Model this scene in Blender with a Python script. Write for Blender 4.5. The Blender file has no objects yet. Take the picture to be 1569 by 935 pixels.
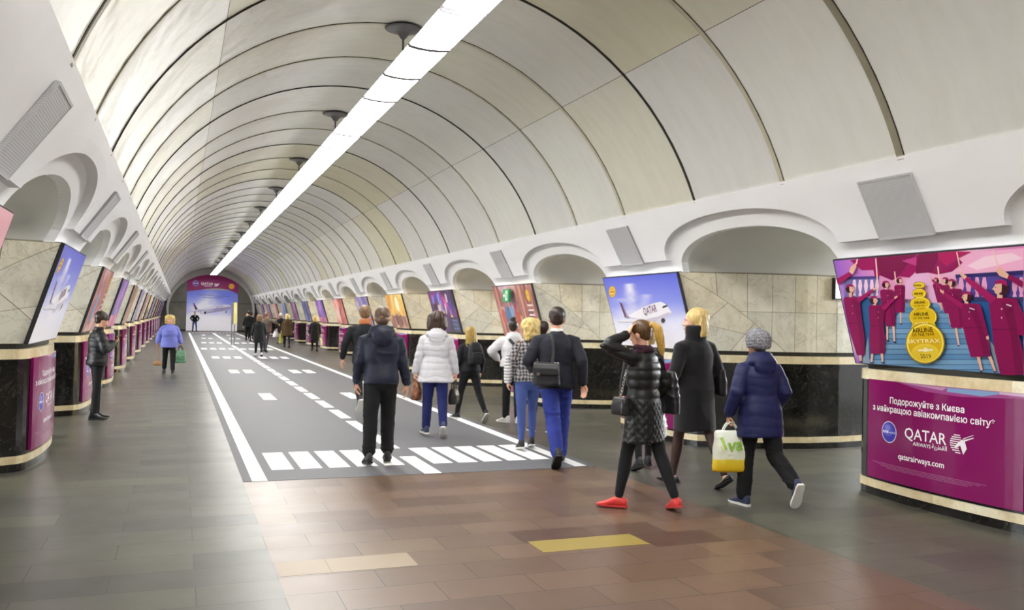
import bpy, bmesh, math, random
import numpy as np
from mathutils import Vector, Matrix

C = bpy.context.scene.collection
PI = math.pi
random.seed(7)

# ------------------------------------------------------------------ camera
XC = 2.62            # centre line of the hall
def make_camera():
    f, roll = 1325.0, math.radians(1.3)
    c, s = math.cos(roll), math.sin(roll)
    x0, y0 = 274.0 - 784.5, -(477.0 - 467.5)
    x, y = x0 * c - y0 * s, x0 * s + y0 * c
    p = math.atan2(-y, f)
    yaw = math.atan2(-x, math.hypot(f, y))
    r = Vector((math.cos(yaw), -math.sin(yaw), 0))
    fw = Vector((math.sin(yaw) * math.cos(p), math.cos(yaw) * math.cos(p), math.sin(p)))
    up = r.cross(fw)
    r2 = r * c + up * s
    u2 = -r * s + up * c
    cam = bpy.data.cameras.new('camera')
    cam.sensor_width = 36.0
    cam.lens = 36.0 * f / 1569.0
    cam.clip_start = 0.05
    cam.clip_end = 400
    o = bpy.data.objects.new('camera', cam)
    C.objects.link(o)
    m = Matrix((r2, u2, -fw)).transposed().to_4x4()
    m.translation = (0, 0, 1.7)
    o.matrix_world = m
    bpy.context.scene.camera = o
make_camera()

# ------------------------------------------------------------------ world, exposure
sc = bpy.context.scene
sc.view_settings.view_transform = 'Standard'
sc.view_settings.look = 'None'
sc.view_settings.gamma = 1.0
sc.view_settings.use_curve_mapping = False
sc.view_settings.exposure = 0.0
LAMP_STRENGTH = 29.0
PLATFORM_STRENGTH = 420.0
w = bpy.data.worlds.new('world')
sc.world = w
w.use_nodes = True
w.node_tree.nodes['Background'].inputs[0].default_value = (0.9, 0.95, 1.0, 1)
w.node_tree.nodes['Background'].inputs[1].default_value = 0.05

# ------------------------------------------------------------------ helpers
def lin(h):
    h = h.lstrip('#')
    v = [int(h[i:i + 2], 16) / 255 for i in (0, 2, 4)]
    return tuple(a / 12.92 if a <= 0.04045 else ((a + 0.055) / 1.055) ** 2.4 for a in v)

MATS = {}
class NT:
    """small node-building helper"""
    def __init__(self, name):
        self.m = bpy.data.materials.new(name)
        self.m.use_nodes = True
        self.t = self.m.node_tree
        self.b = self.t.nodes['Principled BSDF']
        self._co = None
    def n(self, typ, **kw):
        nd = self.t.nodes.new(typ)
        for k, v in kw.items():
            if k in ('ins',):
                for kk, vv in v.items():
                    if hasattr(vv, 'is_output'):
                        self.t.links.new(vv, nd.inputs[kk])
                    else:
                        nd.inputs[kk].default_value = vv
            else:
                setattr(nd, k, v)
        return nd
    def link(self, a, b):
        self.t.links.new(a, b)
    def co(self):
        if not self._co:
            self._co = self.n('ShaderNodeTexCoord').outputs['Object']
        return self._co
    def scaled(self, sx, sy, sz, loc=(0, 0, 0), rot=(0, 0, 0)):
        mp = self.n('ShaderNodeMapping')
        mp.inputs['Scale'].default_value = (sx, sy, sz)
        mp.inputs['Location'].default_value = loc
        mp.inputs['Rotation'].default_value = rot
        self.link(self.co(), mp.inputs['Vector'])
        return mp.outputs[0]
    def noise(self, vec, scale, detail=3, rough=0.55):
        nd = self.n('ShaderNodeTexNoise', ins={'Scale': scale, 'Detail': detail, 'Roughness': rough})
        if vec is None: vec = self.co()
        self.link(vec, nd.inputs['Vector'])
        return nd.outputs['Fac']
    def ramp(self, fac, stops):
        nd = self.n('ShaderNodeValToRGB')
        e = nd.color_ramp.elements
        while len(e) < len(stops): e.new(0.5)
        for el, (p, c) in zip(e, stops):
            el.position = p
            el.color = (*c, 1) if len(c) == 3 else c
        self.link(fac, nd.inputs[0])
        return nd.outputs[0]
    def mix(self, fac, a, b, mode='MIX'):
        nd = self.n('ShaderNodeMix', data_type='RGBA', blend_type=mode)
        for i, v in ((0, fac), (6, a), (7, b)):
            if hasattr(v, 'is_output'): self.link(v, nd.inputs[i])
            elif i == 0: nd.inputs[0].default_value = v
            else: nd.inputs[i].default_value = (*v, 1)
        return nd.outputs[2]
    def math(self, op, a, b=0.0):
        nd = self.n('ShaderNodeMath', operation=op)
        for i, v in ((0, a), (1, b)):
            if hasattr(v, 'is_output'): self.link(v, nd.inputs[i])
            else: nd.inputs[i].default_value = v
        return nd.outputs[0]
    def bump(self, h, strength=0.3, dist=0.01):
        nd = self.n('ShaderNodeBump', ins={'Strength': strength, 'Distance': dist})
        self.link(h, nd.inputs['Height'])
        self.link(nd.outputs[0], self.b.inputs['Normal'])
    def base(self, c):
        if hasattr(c, 'is_output'): self.link(c, self.b.inputs['Base Color'])
        else: self.b.inputs['Base Color'].default_value = (*c, 1)
    def rough(self, r):
        if hasattr(r, 'is_output'): self.link(r, self.b.inputs['Roughness'])
        else: self.b.inputs['Roughness'].default_value = r

def plain(name, col, rough=0.6, var=0.12, scale=20, bump=0.0, bscale=60, metal=0.0, spec=0.5):
    if name in MATS: return MATS[name]
    t = NT(name)
    c = lin(col) if isinstance(col, str) else col
    n = t.noise(None, scale)
    t.base(t.mix(n, tuple(x * (1 - var) for x in c), tuple(min(1, x * (1 + var)) for x in c)))
    t.rough(rough)
    t.b.inputs['Metallic'].default_value = metal
    t.b.inputs['Specular IOR Level'].default_value = spec
    if bump: t.bump(t.noise(None, bscale), bump, 0.005)
    MATS[name] = t.m
    return t.m

def new_obj(name, me, parent=None, mat=None):
    o = bpy.data.objects.new(name, me)
    C.objects.link(o)
    if parent is not None: o.parent = parent
    if mat is not None:
        me.materials.clear()
        for m in (mat if isinstance(mat, (list, tuple)) else [mat]): me.materials.append(m)
    return o
def mesh_from(name, verts, faces, parent=None, mat=None, smooth=False):
    me = bpy.data.meshes.new(name)
    me.from_pydata([tuple(v) for v in verts], [], faces)
    me.update()
    if smooth: me.polygons.foreach_set('use_smooth', [True] * len(me.polygons))
    return new_obj(name, me, parent, mat)
def from_bm(name, bm, parent=None, mat=None, smooth=False):
    me = bpy.data.meshes.new(name)
    bmesh.ops.recalc_face_normals(bm, faces=bm.faces[:])
    bm.to_mesh(me); bm.free()
    if smooth: me.polygons.foreach_set('use_smooth', [True] * len(me.polygons))
    return new_obj(name, me, parent, mat)
def thing(name, label, cat, loc=(0, 0, 0), rz=0.0, group=None):
    o = bpy.data.objects.new(name, None)
    o.empty_display_size = 0.2
    C.objects.link(o)
    o.location = loc
    o.rotation_euler = (0, 0, rz)
    o['label'] = label; o['category'] = cat
    if group: o['group'] = group
    return o
def tag(o, label, cat, group=None):
    o['label'] = label; o['category'] = cat
    if group: o['group'] = group
    return o
def struct(o):
    o['kind'] = 'structure'
    return o
def copy_tree(o, parent=None):
    c = o.copy()
    C.objects.link(c)
    if parent is not None: c.parent = parent
    for ch in list(o.children): copy_tree(ch, c)
    return c
def add_box(bm, x0, x1, y0, y1, z0, z1, M=None):
    vs = [bm.verts.new((x, y, z)) for x in (x0, x1) for y in (y0, y1) for z in (z0, z1)]
    for f in ((0, 1, 3, 2), (4, 6, 7, 5), (0, 4, 5, 1), (2, 3, 7, 6), (0, 2, 6, 4), (1, 5, 7, 3)):
        bm.faces.new([vs[i] for i in f])
    if M is not None:
        for v in vs: v.co = M @ v.co
    return vs
def add_loft(bm, rings, closed=True, cap=True):
    """rings: list of lists of points (same count)"""
    vr = [[bm.verts.new(p) for p in r] for r in rings]
    n = len(vr[0])
    for a, b in zip(vr, vr[1:]):
        for i in range(n if closed else n - 1):
            j = (i + 1) % n
            bm.faces.new((a[i], a[j], b[j], b[i]))
    if cap and closed:
        bm.faces.new(list(reversed(vr[0])))
        bm.faces.new(vr[-1])
    return vr
def frame_of(d, hint=Vector((0, 0, 1))):
    d = Vector(d).normalized()
    x = d.cross(Vector(hint))
    if x.length < 1e-4: x = d.cross(Vector((0, 1, 0)))
    x.normalize()
    return x, x.cross(d).normalized() * -1, d
def add_tube(bm, pts, radii, seg=12, hint=(0, 0, 1), caps=True):
    """tube through pts; radii are numbers or (rx, ry)"""
    pts = [Vector(p) for p in pts]
    if not isinstance(radii, (list, tuple)): radii = [radii] * len(pts)
    rings = []
    px = None
    for i, p in enumerate(pts):
        d = (pts[min(i + 1, len(pts) - 1)] - pts[max(i - 1, 0)])
        if d.length < 1e-6: d = Vector((0, 0, 1))
        d.normalize()
        if px is None:
            x = d.cross(Vector(hint))
            if x.length < 1e-3: x = d.cross(Vector((0, 1, 0)))
        else:
            x = px - d * px.dot(d)
        x.normalize(); px = x
        y = d.cross(x)
        r = radii[i]
        rx, ry = r if isinstance(r, (list, tuple)) else (r, r)
        rings.append([p + x * (rx * math.cos(2 * PI * k / seg)) + y * (ry * math.sin(2 * PI * k / seg)) for k in range(seg)])
    if caps:
        r0 = radii[0] if not isinstance(radii[0], (list, tuple)) else min(radii[0])
        r1 = radii[-1] if not isinstance(radii[-1], (list, tuple)) else min(radii[-1])
        d0 = (pts[0] - pts[1]).normalized(); d1 = (pts[-1] - pts[-2]).normalized()
        def shrink(ring, c, k, off): return [c + off + (q - c) * k for q in ring]
        pre = [shrink(rings[0], pts[0], 0.3, d0 * r0 * 0.75), shrink(rings[0], pts[0], 0.75, d0 * r0 * 0.5)]
        post = [shrink(rings[-1], pts[-1], 0.75, d1 * r1 * 0.5), shrink(rings[-1], pts[-1], 0.3, d1 * r1 * 0.75)]
        rings = pre + rings + post
    add_loft(bm, rings)
def add_ball(bm, c, r, M=None, seg=16, rings=10):
    rx, ry, rz = r if isinstance(r, (list, tuple)) else (r, r, r)
    rr = []
    for i in range(rings + 1):
        a = -PI / 2 + PI * (i + 0.3 if i == 0 else (i - 0.3 if i == rings else i)) / rings
        rr.append([Vector((rx * math.cos(a) * math.cos(2 * PI * k / seg), ry * math.cos(a) * math.sin(2 * PI * k / seg), rz * math.sin(a))) for k in range(seg)])
    c = Vector(c)
    if M is not None: rr = [[c + M @ p for p in r_] for r_ in rr]
    else: rr = [[c + p for p in r_] for r_ in rr]
    add_loft(bm, rr)

def hash3(ix, iy, iz):
    n = (ix * 374761393 + iy * 668265263 + iz * 2147483647 * 3 + 12345) & 0xffffffff
    n = ((n ^ (n >> 13)) * 1274126177) & 0xffffffff
    n = n ^ (n >> 16)
    return (n & 0xffff) / 65535.0
def vnoise(P):
    """vectorised value noise in -1..1, P is (n,3)"""
    P = np.asarray(P, float)
    I = np.floor(P).astype(np.int64)
    F = P - I
    F = F * F * (3 - 2 * F)
    out = 0
    for dx in (0, 1):
        for dy in (0, 1):
            for dz in (0, 1):
                wgt = (F[:, 0] if dx else 1 - F[:, 0]) * (F[:, 1] if dy else 1 - F[:, 1]) * (F[:, 2] if dz else 1 - F[:, 2])
                out = out + wgt * hash3(I[:, 0] + dx, I[:, 1] + dy, I[:, 2] + dz)
    return out * 2 - 1
def fbm(P, oct=4):
    P = np.asarray(P, float)
    a, s, o = 1.0, 0.0, 0
    for k in range(oct):
        o = o + a * vnoise(P * 2 ** k + 17.3 * k); s += a; a *= 0.5
    return o / s
# ------------------------------------------------------------------ materials of the place
def m_floor(name, tones, rowh, brickw, mort, rough=0.22, speck=0.5, shift=(0, 0)):
    t = NT(name)
    v = t.scaled(1, 1, 1, (shift[0], shift[1], 0))
    br = t.n('ShaderNodeTexBrick', offset=0.5, squash=1.0, offset_frequency=2)
    t.link(v, br.inputs['Vector'])
    br.inputs['Scale'].default_value = 1
    br.inputs['Brick Width'].default_value = brickw
    br.inputs['Row Height'].default_value = rowh
    br.inputs['Mortar Size'].default_value = 0.004
    br.inputs['Mortar Smooth'].default_value = 0.3
    br.inputs['Bias'].default_value = 0
    br.inputs['Color1'].default_value = (0, 0, 0, 1)
    br.inputs['Color2'].default_value = (1, 1, 1, 1)
    br.inputs['Mortar'].default_value = (0.5, 0.5, 0.5, 1)
    n = len(tones)
    col = t.ramp(br.outputs['Color'], [(i / (n - 1), lin(c)) for i, c in enumerate(tones)])
    sp = t.noise(None, 160, 2, 0.7)
    col = t.mix(speck, col, t.ramp(sp, [(0.3, (0.35, 0.35, 0.35)), (0.5, (0.52, 0.52, 0.52)), (0.72, (0.78, 0.77, 0.75))]), 'OVERLAY')
    big = t.noise(None, 0.9, 4)
    col = t.mix(0.2, col, t.ramp(big, [(0.3, (0.42, 0.42, 0.42)), (0.7, (0.58, 0.58, 0.57))]), 'OVERLAY')
    col = t.mix(t.math('MULTIPLY', br.outputs['Fac'], 0.9), col, lin(mort))
    t.base(col)
    r = t.n('ShaderNodeMapRange', ins={'From Min': 0.3, 'From Max': 0.7, 'To Min': rough - 0.01, 'To Max': rough + 0.04})
    t.link(t.noise(None, 3.0, 4), r.inputs[0])
    t.rough(r.outputs[0])
    t.bump(t.math('SUBTRACT', t.math('MULTIPLY', sp, 0.15), br.outputs['Fac']), 0.12, 0.003)
    return t.m
M_GREY = m_floor('grey_granite_floor', ['#403f3a', '#535248', '#4a4943', '#5a594c', '#3b3a36', '#504f43', '#474641'], 0.385, 1.0, '#24221f', 0.34, shift=(0.36, 0.075))
M_RED = m_floor('red_granite_floor', ['#553f34', '#66503f', '#5b473c', '#705846', '#5f4c43', '#6d5844', '#523a30'], 0.365, 0.62, '#261e19', 0.34, shift=(-0.02, 0.115))
M_ROAD = plain('grey_vinyl', '#636367', 0.6, 0.05, 3, bump=0.05, bscale=300, spec=0.3)
M_WHITEVINYL = plain('white_vinyl', '#f6f6f4', 0.6, 0.02, 5, spec=0.3)
M_YTILE = plain('yellow_granite', '#94813f', 0.42, 0.16, 90)
M_YTILE2 = plain('cream_granite', '#94826a', 0.42, 0.18, 90)

def m_vault():
    t = NT('enamelled_vault_panels')
    at = t.n('ShaderNodeAttribute', attribute_name='tint')
    big = t.noise(None, 0.8, 3)
    col = t.mix(0.35, at.outputs['Color'], t.ramp(big, [(0.3, (0.44, 0.44, 0.46)), (0.7, (0.57, 0.56, 0.49))]), 'OVERLAY')
    st = t.noise(t.scaled(1.5, 6, 1.5), 1.2, 4)
    col = t.mix(0.12, col, t.ramp(st, [(0.35, (0.3, 0.28, 0.2)), (0.6, (0.6, 0.6, 0.58))]), 'OVERLAY')
    t.base(col)
    t.rough(0.22)
    t.b.inputs['Specular IOR Level'].default_value = 0.05
    t.bump(t.noise(None, 2.2, 2), 0.2, 0.06)
    return t.m
M_VAULT = m_vault()
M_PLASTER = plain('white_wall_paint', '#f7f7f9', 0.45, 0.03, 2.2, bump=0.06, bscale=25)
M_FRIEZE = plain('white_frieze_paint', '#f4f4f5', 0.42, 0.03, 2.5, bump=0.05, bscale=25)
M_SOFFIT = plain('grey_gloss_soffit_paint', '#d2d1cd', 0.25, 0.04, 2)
M_RIB = plain('aged_vault_strip', '#b3ae98', 0.4, 0.22, 7)
M_RIBD = plain('dark_vault_strip', '#85806c', 0.45, 0.3, 7)
M_GAP = plain('dark_joint', '#2a2822', 0.8, 0.1, 9)
def m_stone(name, stops, scale, rough, veins=None, sx=1, tint=True):
    t = NT(name)
    v = t.scaled(sx, sx, 1)
    n = t.noise(v, scale, 6, 0.62)
    col = t.ramp(n, stops)
    if veins:
        nd = t.n('ShaderNodeTexNoise', ins={'Scale': scale * 0.8, 'Detail': 5, 'Roughness': 0.6, 'Distortion': 1.6})
        t.link(v, nd.inputs['Vector'])
        d = t.math('ABSOLUTE', t.math('SUBTRACT', nd.outputs['Fac'], 0.5))
        m = t.n('ShaderNodeMapRange', ins={'From Min': 0.0, 'From Max': veins[1], 'To Min': veins[2], 'To Max': 0.0})
        t.link(d, m.inputs[0])
        col = t.mix(m.outputs[0], col, lin(veins[0]))
    if tint:
        at = t.n('ShaderNodeAttribute', attribute_name='tint')
        col = t.mix(1.0, col, at.outputs['Color'], 'MULTIPLY')
    t.base(col); t.rough(rough)
    return t.m
M_MARBLE = m_stone('veined_wall_marble', [(0.25, lin('#cfcabd')), (0.5, lin('#e8e4d8')), (0.75, lin('#f0ede2'))], 3.5, 0.16, ('#a39b88', 0.02, 0.4))
M_DARK = m_stone('black_marble', [(0.3, lin('#0f0f0e')), (0.6, lin('#1d1c1a')), (0.85, lin('#35332c'))], 5, 0.14, ('#6f6c62', 0.006, 0.5), tint=False)
M_IVORY = m_stone('ivory_marble', [(0.25, lin('#c7b58c')), (0.5, lin('#e3d8b6')), (0.75, lin('#f0ebd6'))], 4, 0.2, ('#a8946a', 0.012, 0.35))
M_ENDWALL = m_stone('grey_end_marble', [(0.3, lin('#67655d')), (0.6, lin('#87847a')), (0.8, lin('#97958c'))], 0.5, 0.2, tint=False)

def set_tint(me, fn):
    a = me.color_attributes.new('tint', 'FLOAT_COLOR', 'CORNER')
    data = np.ones((len(me.loops), 4), np.float32)
    for p in me.polygons:
        data[p.loop_start:p.loop_start + p.loop_total, :3] = fn(p)
    a.data.foreach_set('color', data.ravel())

Y0, Y1 = -12.0, 80.0
PER = 5.21
PY = [6.05 + PER * k for k in range(-3, 15)]            # pylon centres
VISP = [y for y in PY if 5 < y < 78]

# ------------------------------------------------------------------ floor
def build_floor():
    vs, fs, mi = [], [], []
    def rect(x0, x1, y0, y1, m):
        b = len(vs)
        vs.extend([(x0, y0, 0), (x1, y0, 0), (x1, y1, 0), (x0, y1, 0)])
        fs.append((b, b + 1, b + 2, b + 3)); mi.append(m)
    rect(-11.5, 0.645, Y0, Y1 + 1, 0); rect(0.645, 4.6, Y0, Y1 + 1, 1); rect(4.6, 17.5, Y0, Y1 + 1, 0)
    o = mesh_from('floor', vs, fs, None, [M_GREY, M_RED])
    o.data.polygons.foreach_set('material_index', mi)
    struct(o)
    for n, (x0, x1, y0, y1, m) in enumerate([(2.53, 3.41, 5.815, 6.13, M_YTILE), (0.655, 0.985, 5.755, 6.09, M_YTILE2), (0.99, 1.575, 5.755, 6.09, M_YTILE2),
                                             (0.66, 1.12, 8.72, 9.03, M_YTILE2)][:3]):
        bm = bmesh.new(); add_box(bm, x0, x1, y0, y1, -0.005, 0.0012)
        from_bm('inlay_tile', bm, o, m)
    return o
FLOOR = build_floor()

def build_road():
    t = thing('floor_decal', 'grey printed road sticker with white lane markings laid along the hall floor', 'floor sticker', (XC, 9.07, 0))
    def flat(name, x0, x1, y0, y1, z0, z1, m, skew=0.0):
        bm = bmesh.new(); add_box(bm, x0 - XC, x1 - XC, y0 - 9.07, y1 - 9.07, z0, z1)
        return from_bm(name, bm, t, m)
    flat('base_sheet', 0.648, 4.6, 9.07, 74.3, 0.0, 0.003, M_ROAD)
    flat('edge_line', 0.735, 0.885, 9.07, 74, 0.003, 0.0045, M_WHITEVINYL)
    flat('edge_line', 4.34, 4.49, 9.12, 74, 0.003, 0.0045, M_WHITEVINYL)
    for x in (0.985, 1.295, 1.605, 1.915, 2.225, 2.80, 3.105, 3.415, 3.725, 4.03):
        flat('crossing_stripe', x, x + 0.235, 9.68, 10.88, 0.003, 0.0045, M_WHITEVINYL)
    y = 9.06
    flat('centre_dash', 2.53, 2.72, 9.08, 10.25, 0.003, 0.0047, M_WHITEVINYL)
    y = 10.9
    while y < 46.5:
        flat('centre_dash', 2.53, 2.70, y, y + 1.28, 0.003, 0.0047, M_WHITEVINYL); y += 1.68
    flat('centre_line', 2.53, 2.70, 47, 74, 0.003, 0.0047, M_WHITEVINYL)
    for yb, n in ((17.55, 1), (25.4, 2), (33.5, 3), (41.4, 4), (49.6, 3), (58.1, 2), (66.3, 1)):
        for cx in (1.72, 3.43):
            for i in range(n):
                xx = cx + (i - (n - 1) / 2) * 0.40 - 0.12
                flat('speed_block', xx, xx + 0.25, yb, yb + 1.4, 0.003, 0.0045, M_WHITEVINYL)
    for i in range(12):
        flat('far_stripe', 1.0 + i * 0.29, 1.16 + i * 0.29, 73.2, 74.2, 0.003, 0.0047, M_WHITEVINYL)
build_road()

# ------------------------------------------------------------------ vault
R, ZC = 3.5, 1.96
ANG = math.asin(3.28 / 3.5)
def vpt(a, y, r=R): return (XC + r * math.sin(a), y, ZC + r * math.cos(a))
RIBY = [5.86, 7.46, 9.12, 10.92, 12.5, 14.2, 16.1, 17.75, 19.45, 21.32]
while RIBY[-1] < 78.5: RIBY.append(RIBY[-1] + 1.737)
k = 5.86 - 1.737
while k > Y0 + 0.5: RIBY.insert(0, k); k -= 1.737
def build_vault():
    vs, fs, tint = [], [], []
    tones = ['#d2d2cd', '#cfcfc9', '#d5d5d0', '#d0cfc2', '#cbc9b6', '#cfcfcd', '#d4d4ce', '#cac7ae', '#d1d0ca']
    rnd = random.Random(5)
    edges = [Y0] + RIBY + [Y1]
    secs = [-ANG, -math.radians(40), math.radians(40), ANG]
    for a, b in zip(edges, edges[1:]):
        for s, (t0, t1) in enumerate(zip(secs, secs[1:])):
            tone = lin(tones[rnd.randrange(len(tones))])
            n = max(6, int((t1 - t0) / math.radians(4)))
            base = len(vs)
            ny = 4
            e = 0.004
            for j in range(ny + 1):
                y = a + (b - a) * j / ny
                for i in range(n + 1):
                    f = i / n
                    tt = t0 + (t1 - t0) * f
                    if i == 0: tt += 0.0009
                    if i == n: tt -= 0.0009
                    # each panel is very slightly pillowed
                    r = R - 0.012 * math.sin(PI * j / ny) * (0.4 + 0.6 * math.sin(PI * f))
                    vs.append(vpt(tt, y, r))
            for j in range(ny):
                for i in range(n):
                    p = base + j * (n + 1) + i
                    fs.append((p, p + 1, p + n + 2, p + n + 1)); tint.append(tone)
    o = mesh_from('ceiling', vs, fs, None, M_VAULT, True)
    set_tint(o.data, lambda p: tint[p.index])
    struct(o)
    # dark backing behind the panels (joints) and outer shell
    vs, fs = [], []
    n = 40
    for y in (Y0, Y1):
        for i in range(n + 1): vs.append(vpt(-ANG + 0.004 + (2 * ANG - 0.008) * i / n, y, R + 0.02))
    for i in range(n): fs.append((i, i + 1, n + 2 + i, n + 1 + i))
    mesh_from('joint_backing', vs, fs, o, M_GAP)
    # ribs
    for q, y in enumerate(RIBY):
        if y < 4.0: continue
        near = abs(y - 5.86) < 0.01
        w_ = 0.075 if near else (0.028 if (q % 3 == 2) else 0.06)
        bm = bmesh.new()
        rings = []
        for i in range(61):
            a = -ANG + 2 * ANG * i / 60
            rings.append([vpt(a, y - w_ / 2, R + 0.01), vpt(a, y - w_ / 2, R - 0.014), vpt(a, y + w_ / 2, R - 0.014), vpt(a, y + w_ / 2, R + 0.01)])
        add_loft(bm, rings)
        ob = struct(from_bm('trim_%d' % (q + 1), bm, None, M_RIBD if near else (M_GAP if q % 3 == 2 else M_RIB)))
        bm = bmesh.new()
        for sgn in (-1, 1):
            yy = y + sgn * (w_ / 2 + 0.004)
            rings = []
            for i in range(61):
                a = -ANG + 2 * ANG * i / 60
                rings.append([vpt(a, yy - 0.004, R + 0.01), vpt(a, yy - 0.004, R - 0.006), vpt(a, yy + 0.004, R - 0.006), vpt(a, yy + 0.004, R + 0.01)])
            add_loft(bm, rings)
        from_bm('joint_gap', bm, ob, M_GAP)
build_vault()

# ------------------------------------------------------------------ walls
SPR = (3.252, 3.205)            # offset from centre, height of the vault spring
LIPZ, ARZ = 2.55, 2.39          # hood-mould height over a pylon, arch spring
AHW, ARISE = 1.48, 0.455        # arch half width and rise
def wall_off(z):                # front of the leaning white band
    return SPR[0] + (SPR[1] - z) * (3.61 - 3.252) / (3.205 - 2.55)
def frieze_off(z):
    return wall_off(z) + 0.075
def pm_of(y):                   # signed distance to the nearest passage middle
    k = round((y - PY[0]) / PER - 0.5)
    return y - (PY[0] + PER * (k + 0.5))
def sup(u, n): return max(0.0, 1 - abs(u) ** n) ** (1 / n)
def arch_z(d): return ARZ + ARISE * sup(d / AHW, 2.1) if abs(d) < AHW else ARZ
def hood_z(d):
    hw = AHW + 0.17
    return LIPZ + 0.475 * sup(d / hw, 2.15) if abs(d) < hw else LIPZ

# pylon plan: (offset from centre, dy from pylon middle)
FRONT = [(3.925, 0.0), (3.93, 0.25), (3.945, 0.5), (3.97, 0.75), (4.0, 0.93), (4.025, 1.01), (4.07, 1.075)]
SIDE = [(4.07, 1.075), (4.2, 1.14), (4.4, 1.24), (4.7, 1.38), (5.05, 1.5), (5.5, 1.6), (6.0, 1.63), (6.6, 1.56), (7.2, 1.4)]
def resample(pts, step):
    out = [pts[0]]; acc = 0.0; ss = [0.0]; tot = 0.0
    for a, b in zip(pts, pts[1:]):
        L = math.hypot(b[0] - a[0], b[1] - a[1]); n = max(1, int(L / step))
        for i in range(1, n + 1):
            out.append((a[0] + (b[0] - a[0]) * i / n, a[1] + (b[1] - a[1]) * i / n)); ss.append(tot + L * i / n)
        tot += L
    return out, ss
SIDER, SIDES = resample(SIDE, 0.1)
def side_at(s):
    s = min(max(s, 0), SIDES[-1])
    i = 0
    while i < len(SIDES) - 2 and SIDES[i + 1] < s: i += 1
    f = (s - SIDES[i]) / (SIDES[i + 1] - SIDES[i])
    a, b = SIDER[i], SIDER[i + 1]
    return a[0] + (b[0] - a[0]) * f, a[1] + (b[1] - a[1]) * f
def poster_off(z): return 3.665 + (2.385 - z) * (3.985 - 3.665) / (2.385 - 1.31)
def marble_pt(s, z):            # on the passage reveal above the dado
    x, dy = side_at(s)
    k = max(0.0, 1 - s / 0.9)
    return x - (4.07 - (poster_off(z) + 0.045)) * k * k, dy
def pass_hw(off):               # clear half width of the passage
    if off < 4.07: return PER / 2 - 1.075
    for a, b in zip(SIDE, SIDE[1:]):
        if a[0] <= off <= b[0]:
            return PER / 2 - (a[1] + (b[1] - a[1]) * (off - a[0]) / (b[0] - a[0]))
    return PER / 2 - SIDE[-1][1]

def clip_half(poly, a, b, c):   # keep a*x+b*y+c >= 0
    out = []
    for p, q in zip(poly, poly[1:] + poly[:1]):
        dp = a * p[0] + b * p[1] + c; dq = a * q[0] + b * q[1] + c
        if dp >= 0: out.append(p)
        if (dp >= 0) != (dq >= 0):
            f = dp / (dp - dq); out.append((p[0] + (q[0] - p[0]) * f, p[1] + (q[1] - p[1]) * f))
    return out
def area(p): return 0.5 * abs(sum(a[0] * b[1] - b[0] * a[1] for a, b in zip(p, p[1:] + p[:1])))
def inset(poly, g):
    cx = sum(p[0] for p in poly) / len(poly); cy = sum(p[1] for p in poly) / len(poly)
    out = poly
    for p, q in zip(poly, poly[1:] + poly[:1]):
        nx, ny = -(q[1] - p[1]), q[0] - p[0]; L = math.hypot(nx, ny)
        if L < 1e-6: continue
        nx /= L; ny /= L
        if nx * (cx - p[0]) + ny * (cy - p[1]) < 0: nx, ny = -nx, -ny
        out = clip_half(out, nx, ny, -(nx * p[0] + ny * p[1]) - g)
        if len(out) < 3: return []
    return out
def slabs_layout(seed):
    rnd = random.Random(seed)
    S = SIDES[-1]; z0, z1 = 1.325, 2.39
    full = [(0, z0), (S, z0), (S, z1), (0, z1)]
    k = rnd.uniform(0.85, 1.05)
    # diagonal joint falling away from the hall face
    up = clip_half(full, k, 1, -z1 + 0.02)
    dn = clip_half(full, -k, -1, z1 - 0.02)
    out = []
    s = 0.0
    while s < S:
        col = clip_half(clip_half(up, 1, 0, -s), -1, 0, s + 0.33)
        for h in (clip_half(col, 0, 1, -1.87), clip_half(col, 0, -1, 1.87)):
            if len(h) >= 3 and area(h) > 0.002: out.append(h)
        s += 0.33
    parts = [dn]
    for (a, b, c) in ((1, -k * 1.1, -0.35 + k * 1.1 * 1.9), (0.25, 1, -1.72), (1, -0.8, 0.62)):
        nxt = []
        for p in parts:
            for sg in (1, -1):
                h = clip_half(p, a * sg, b * sg, c * sg)
                if len(h) >= 3 and area(h) > 0.004: nxt.append(h)
        parts = nxt
    return out + parts

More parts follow.
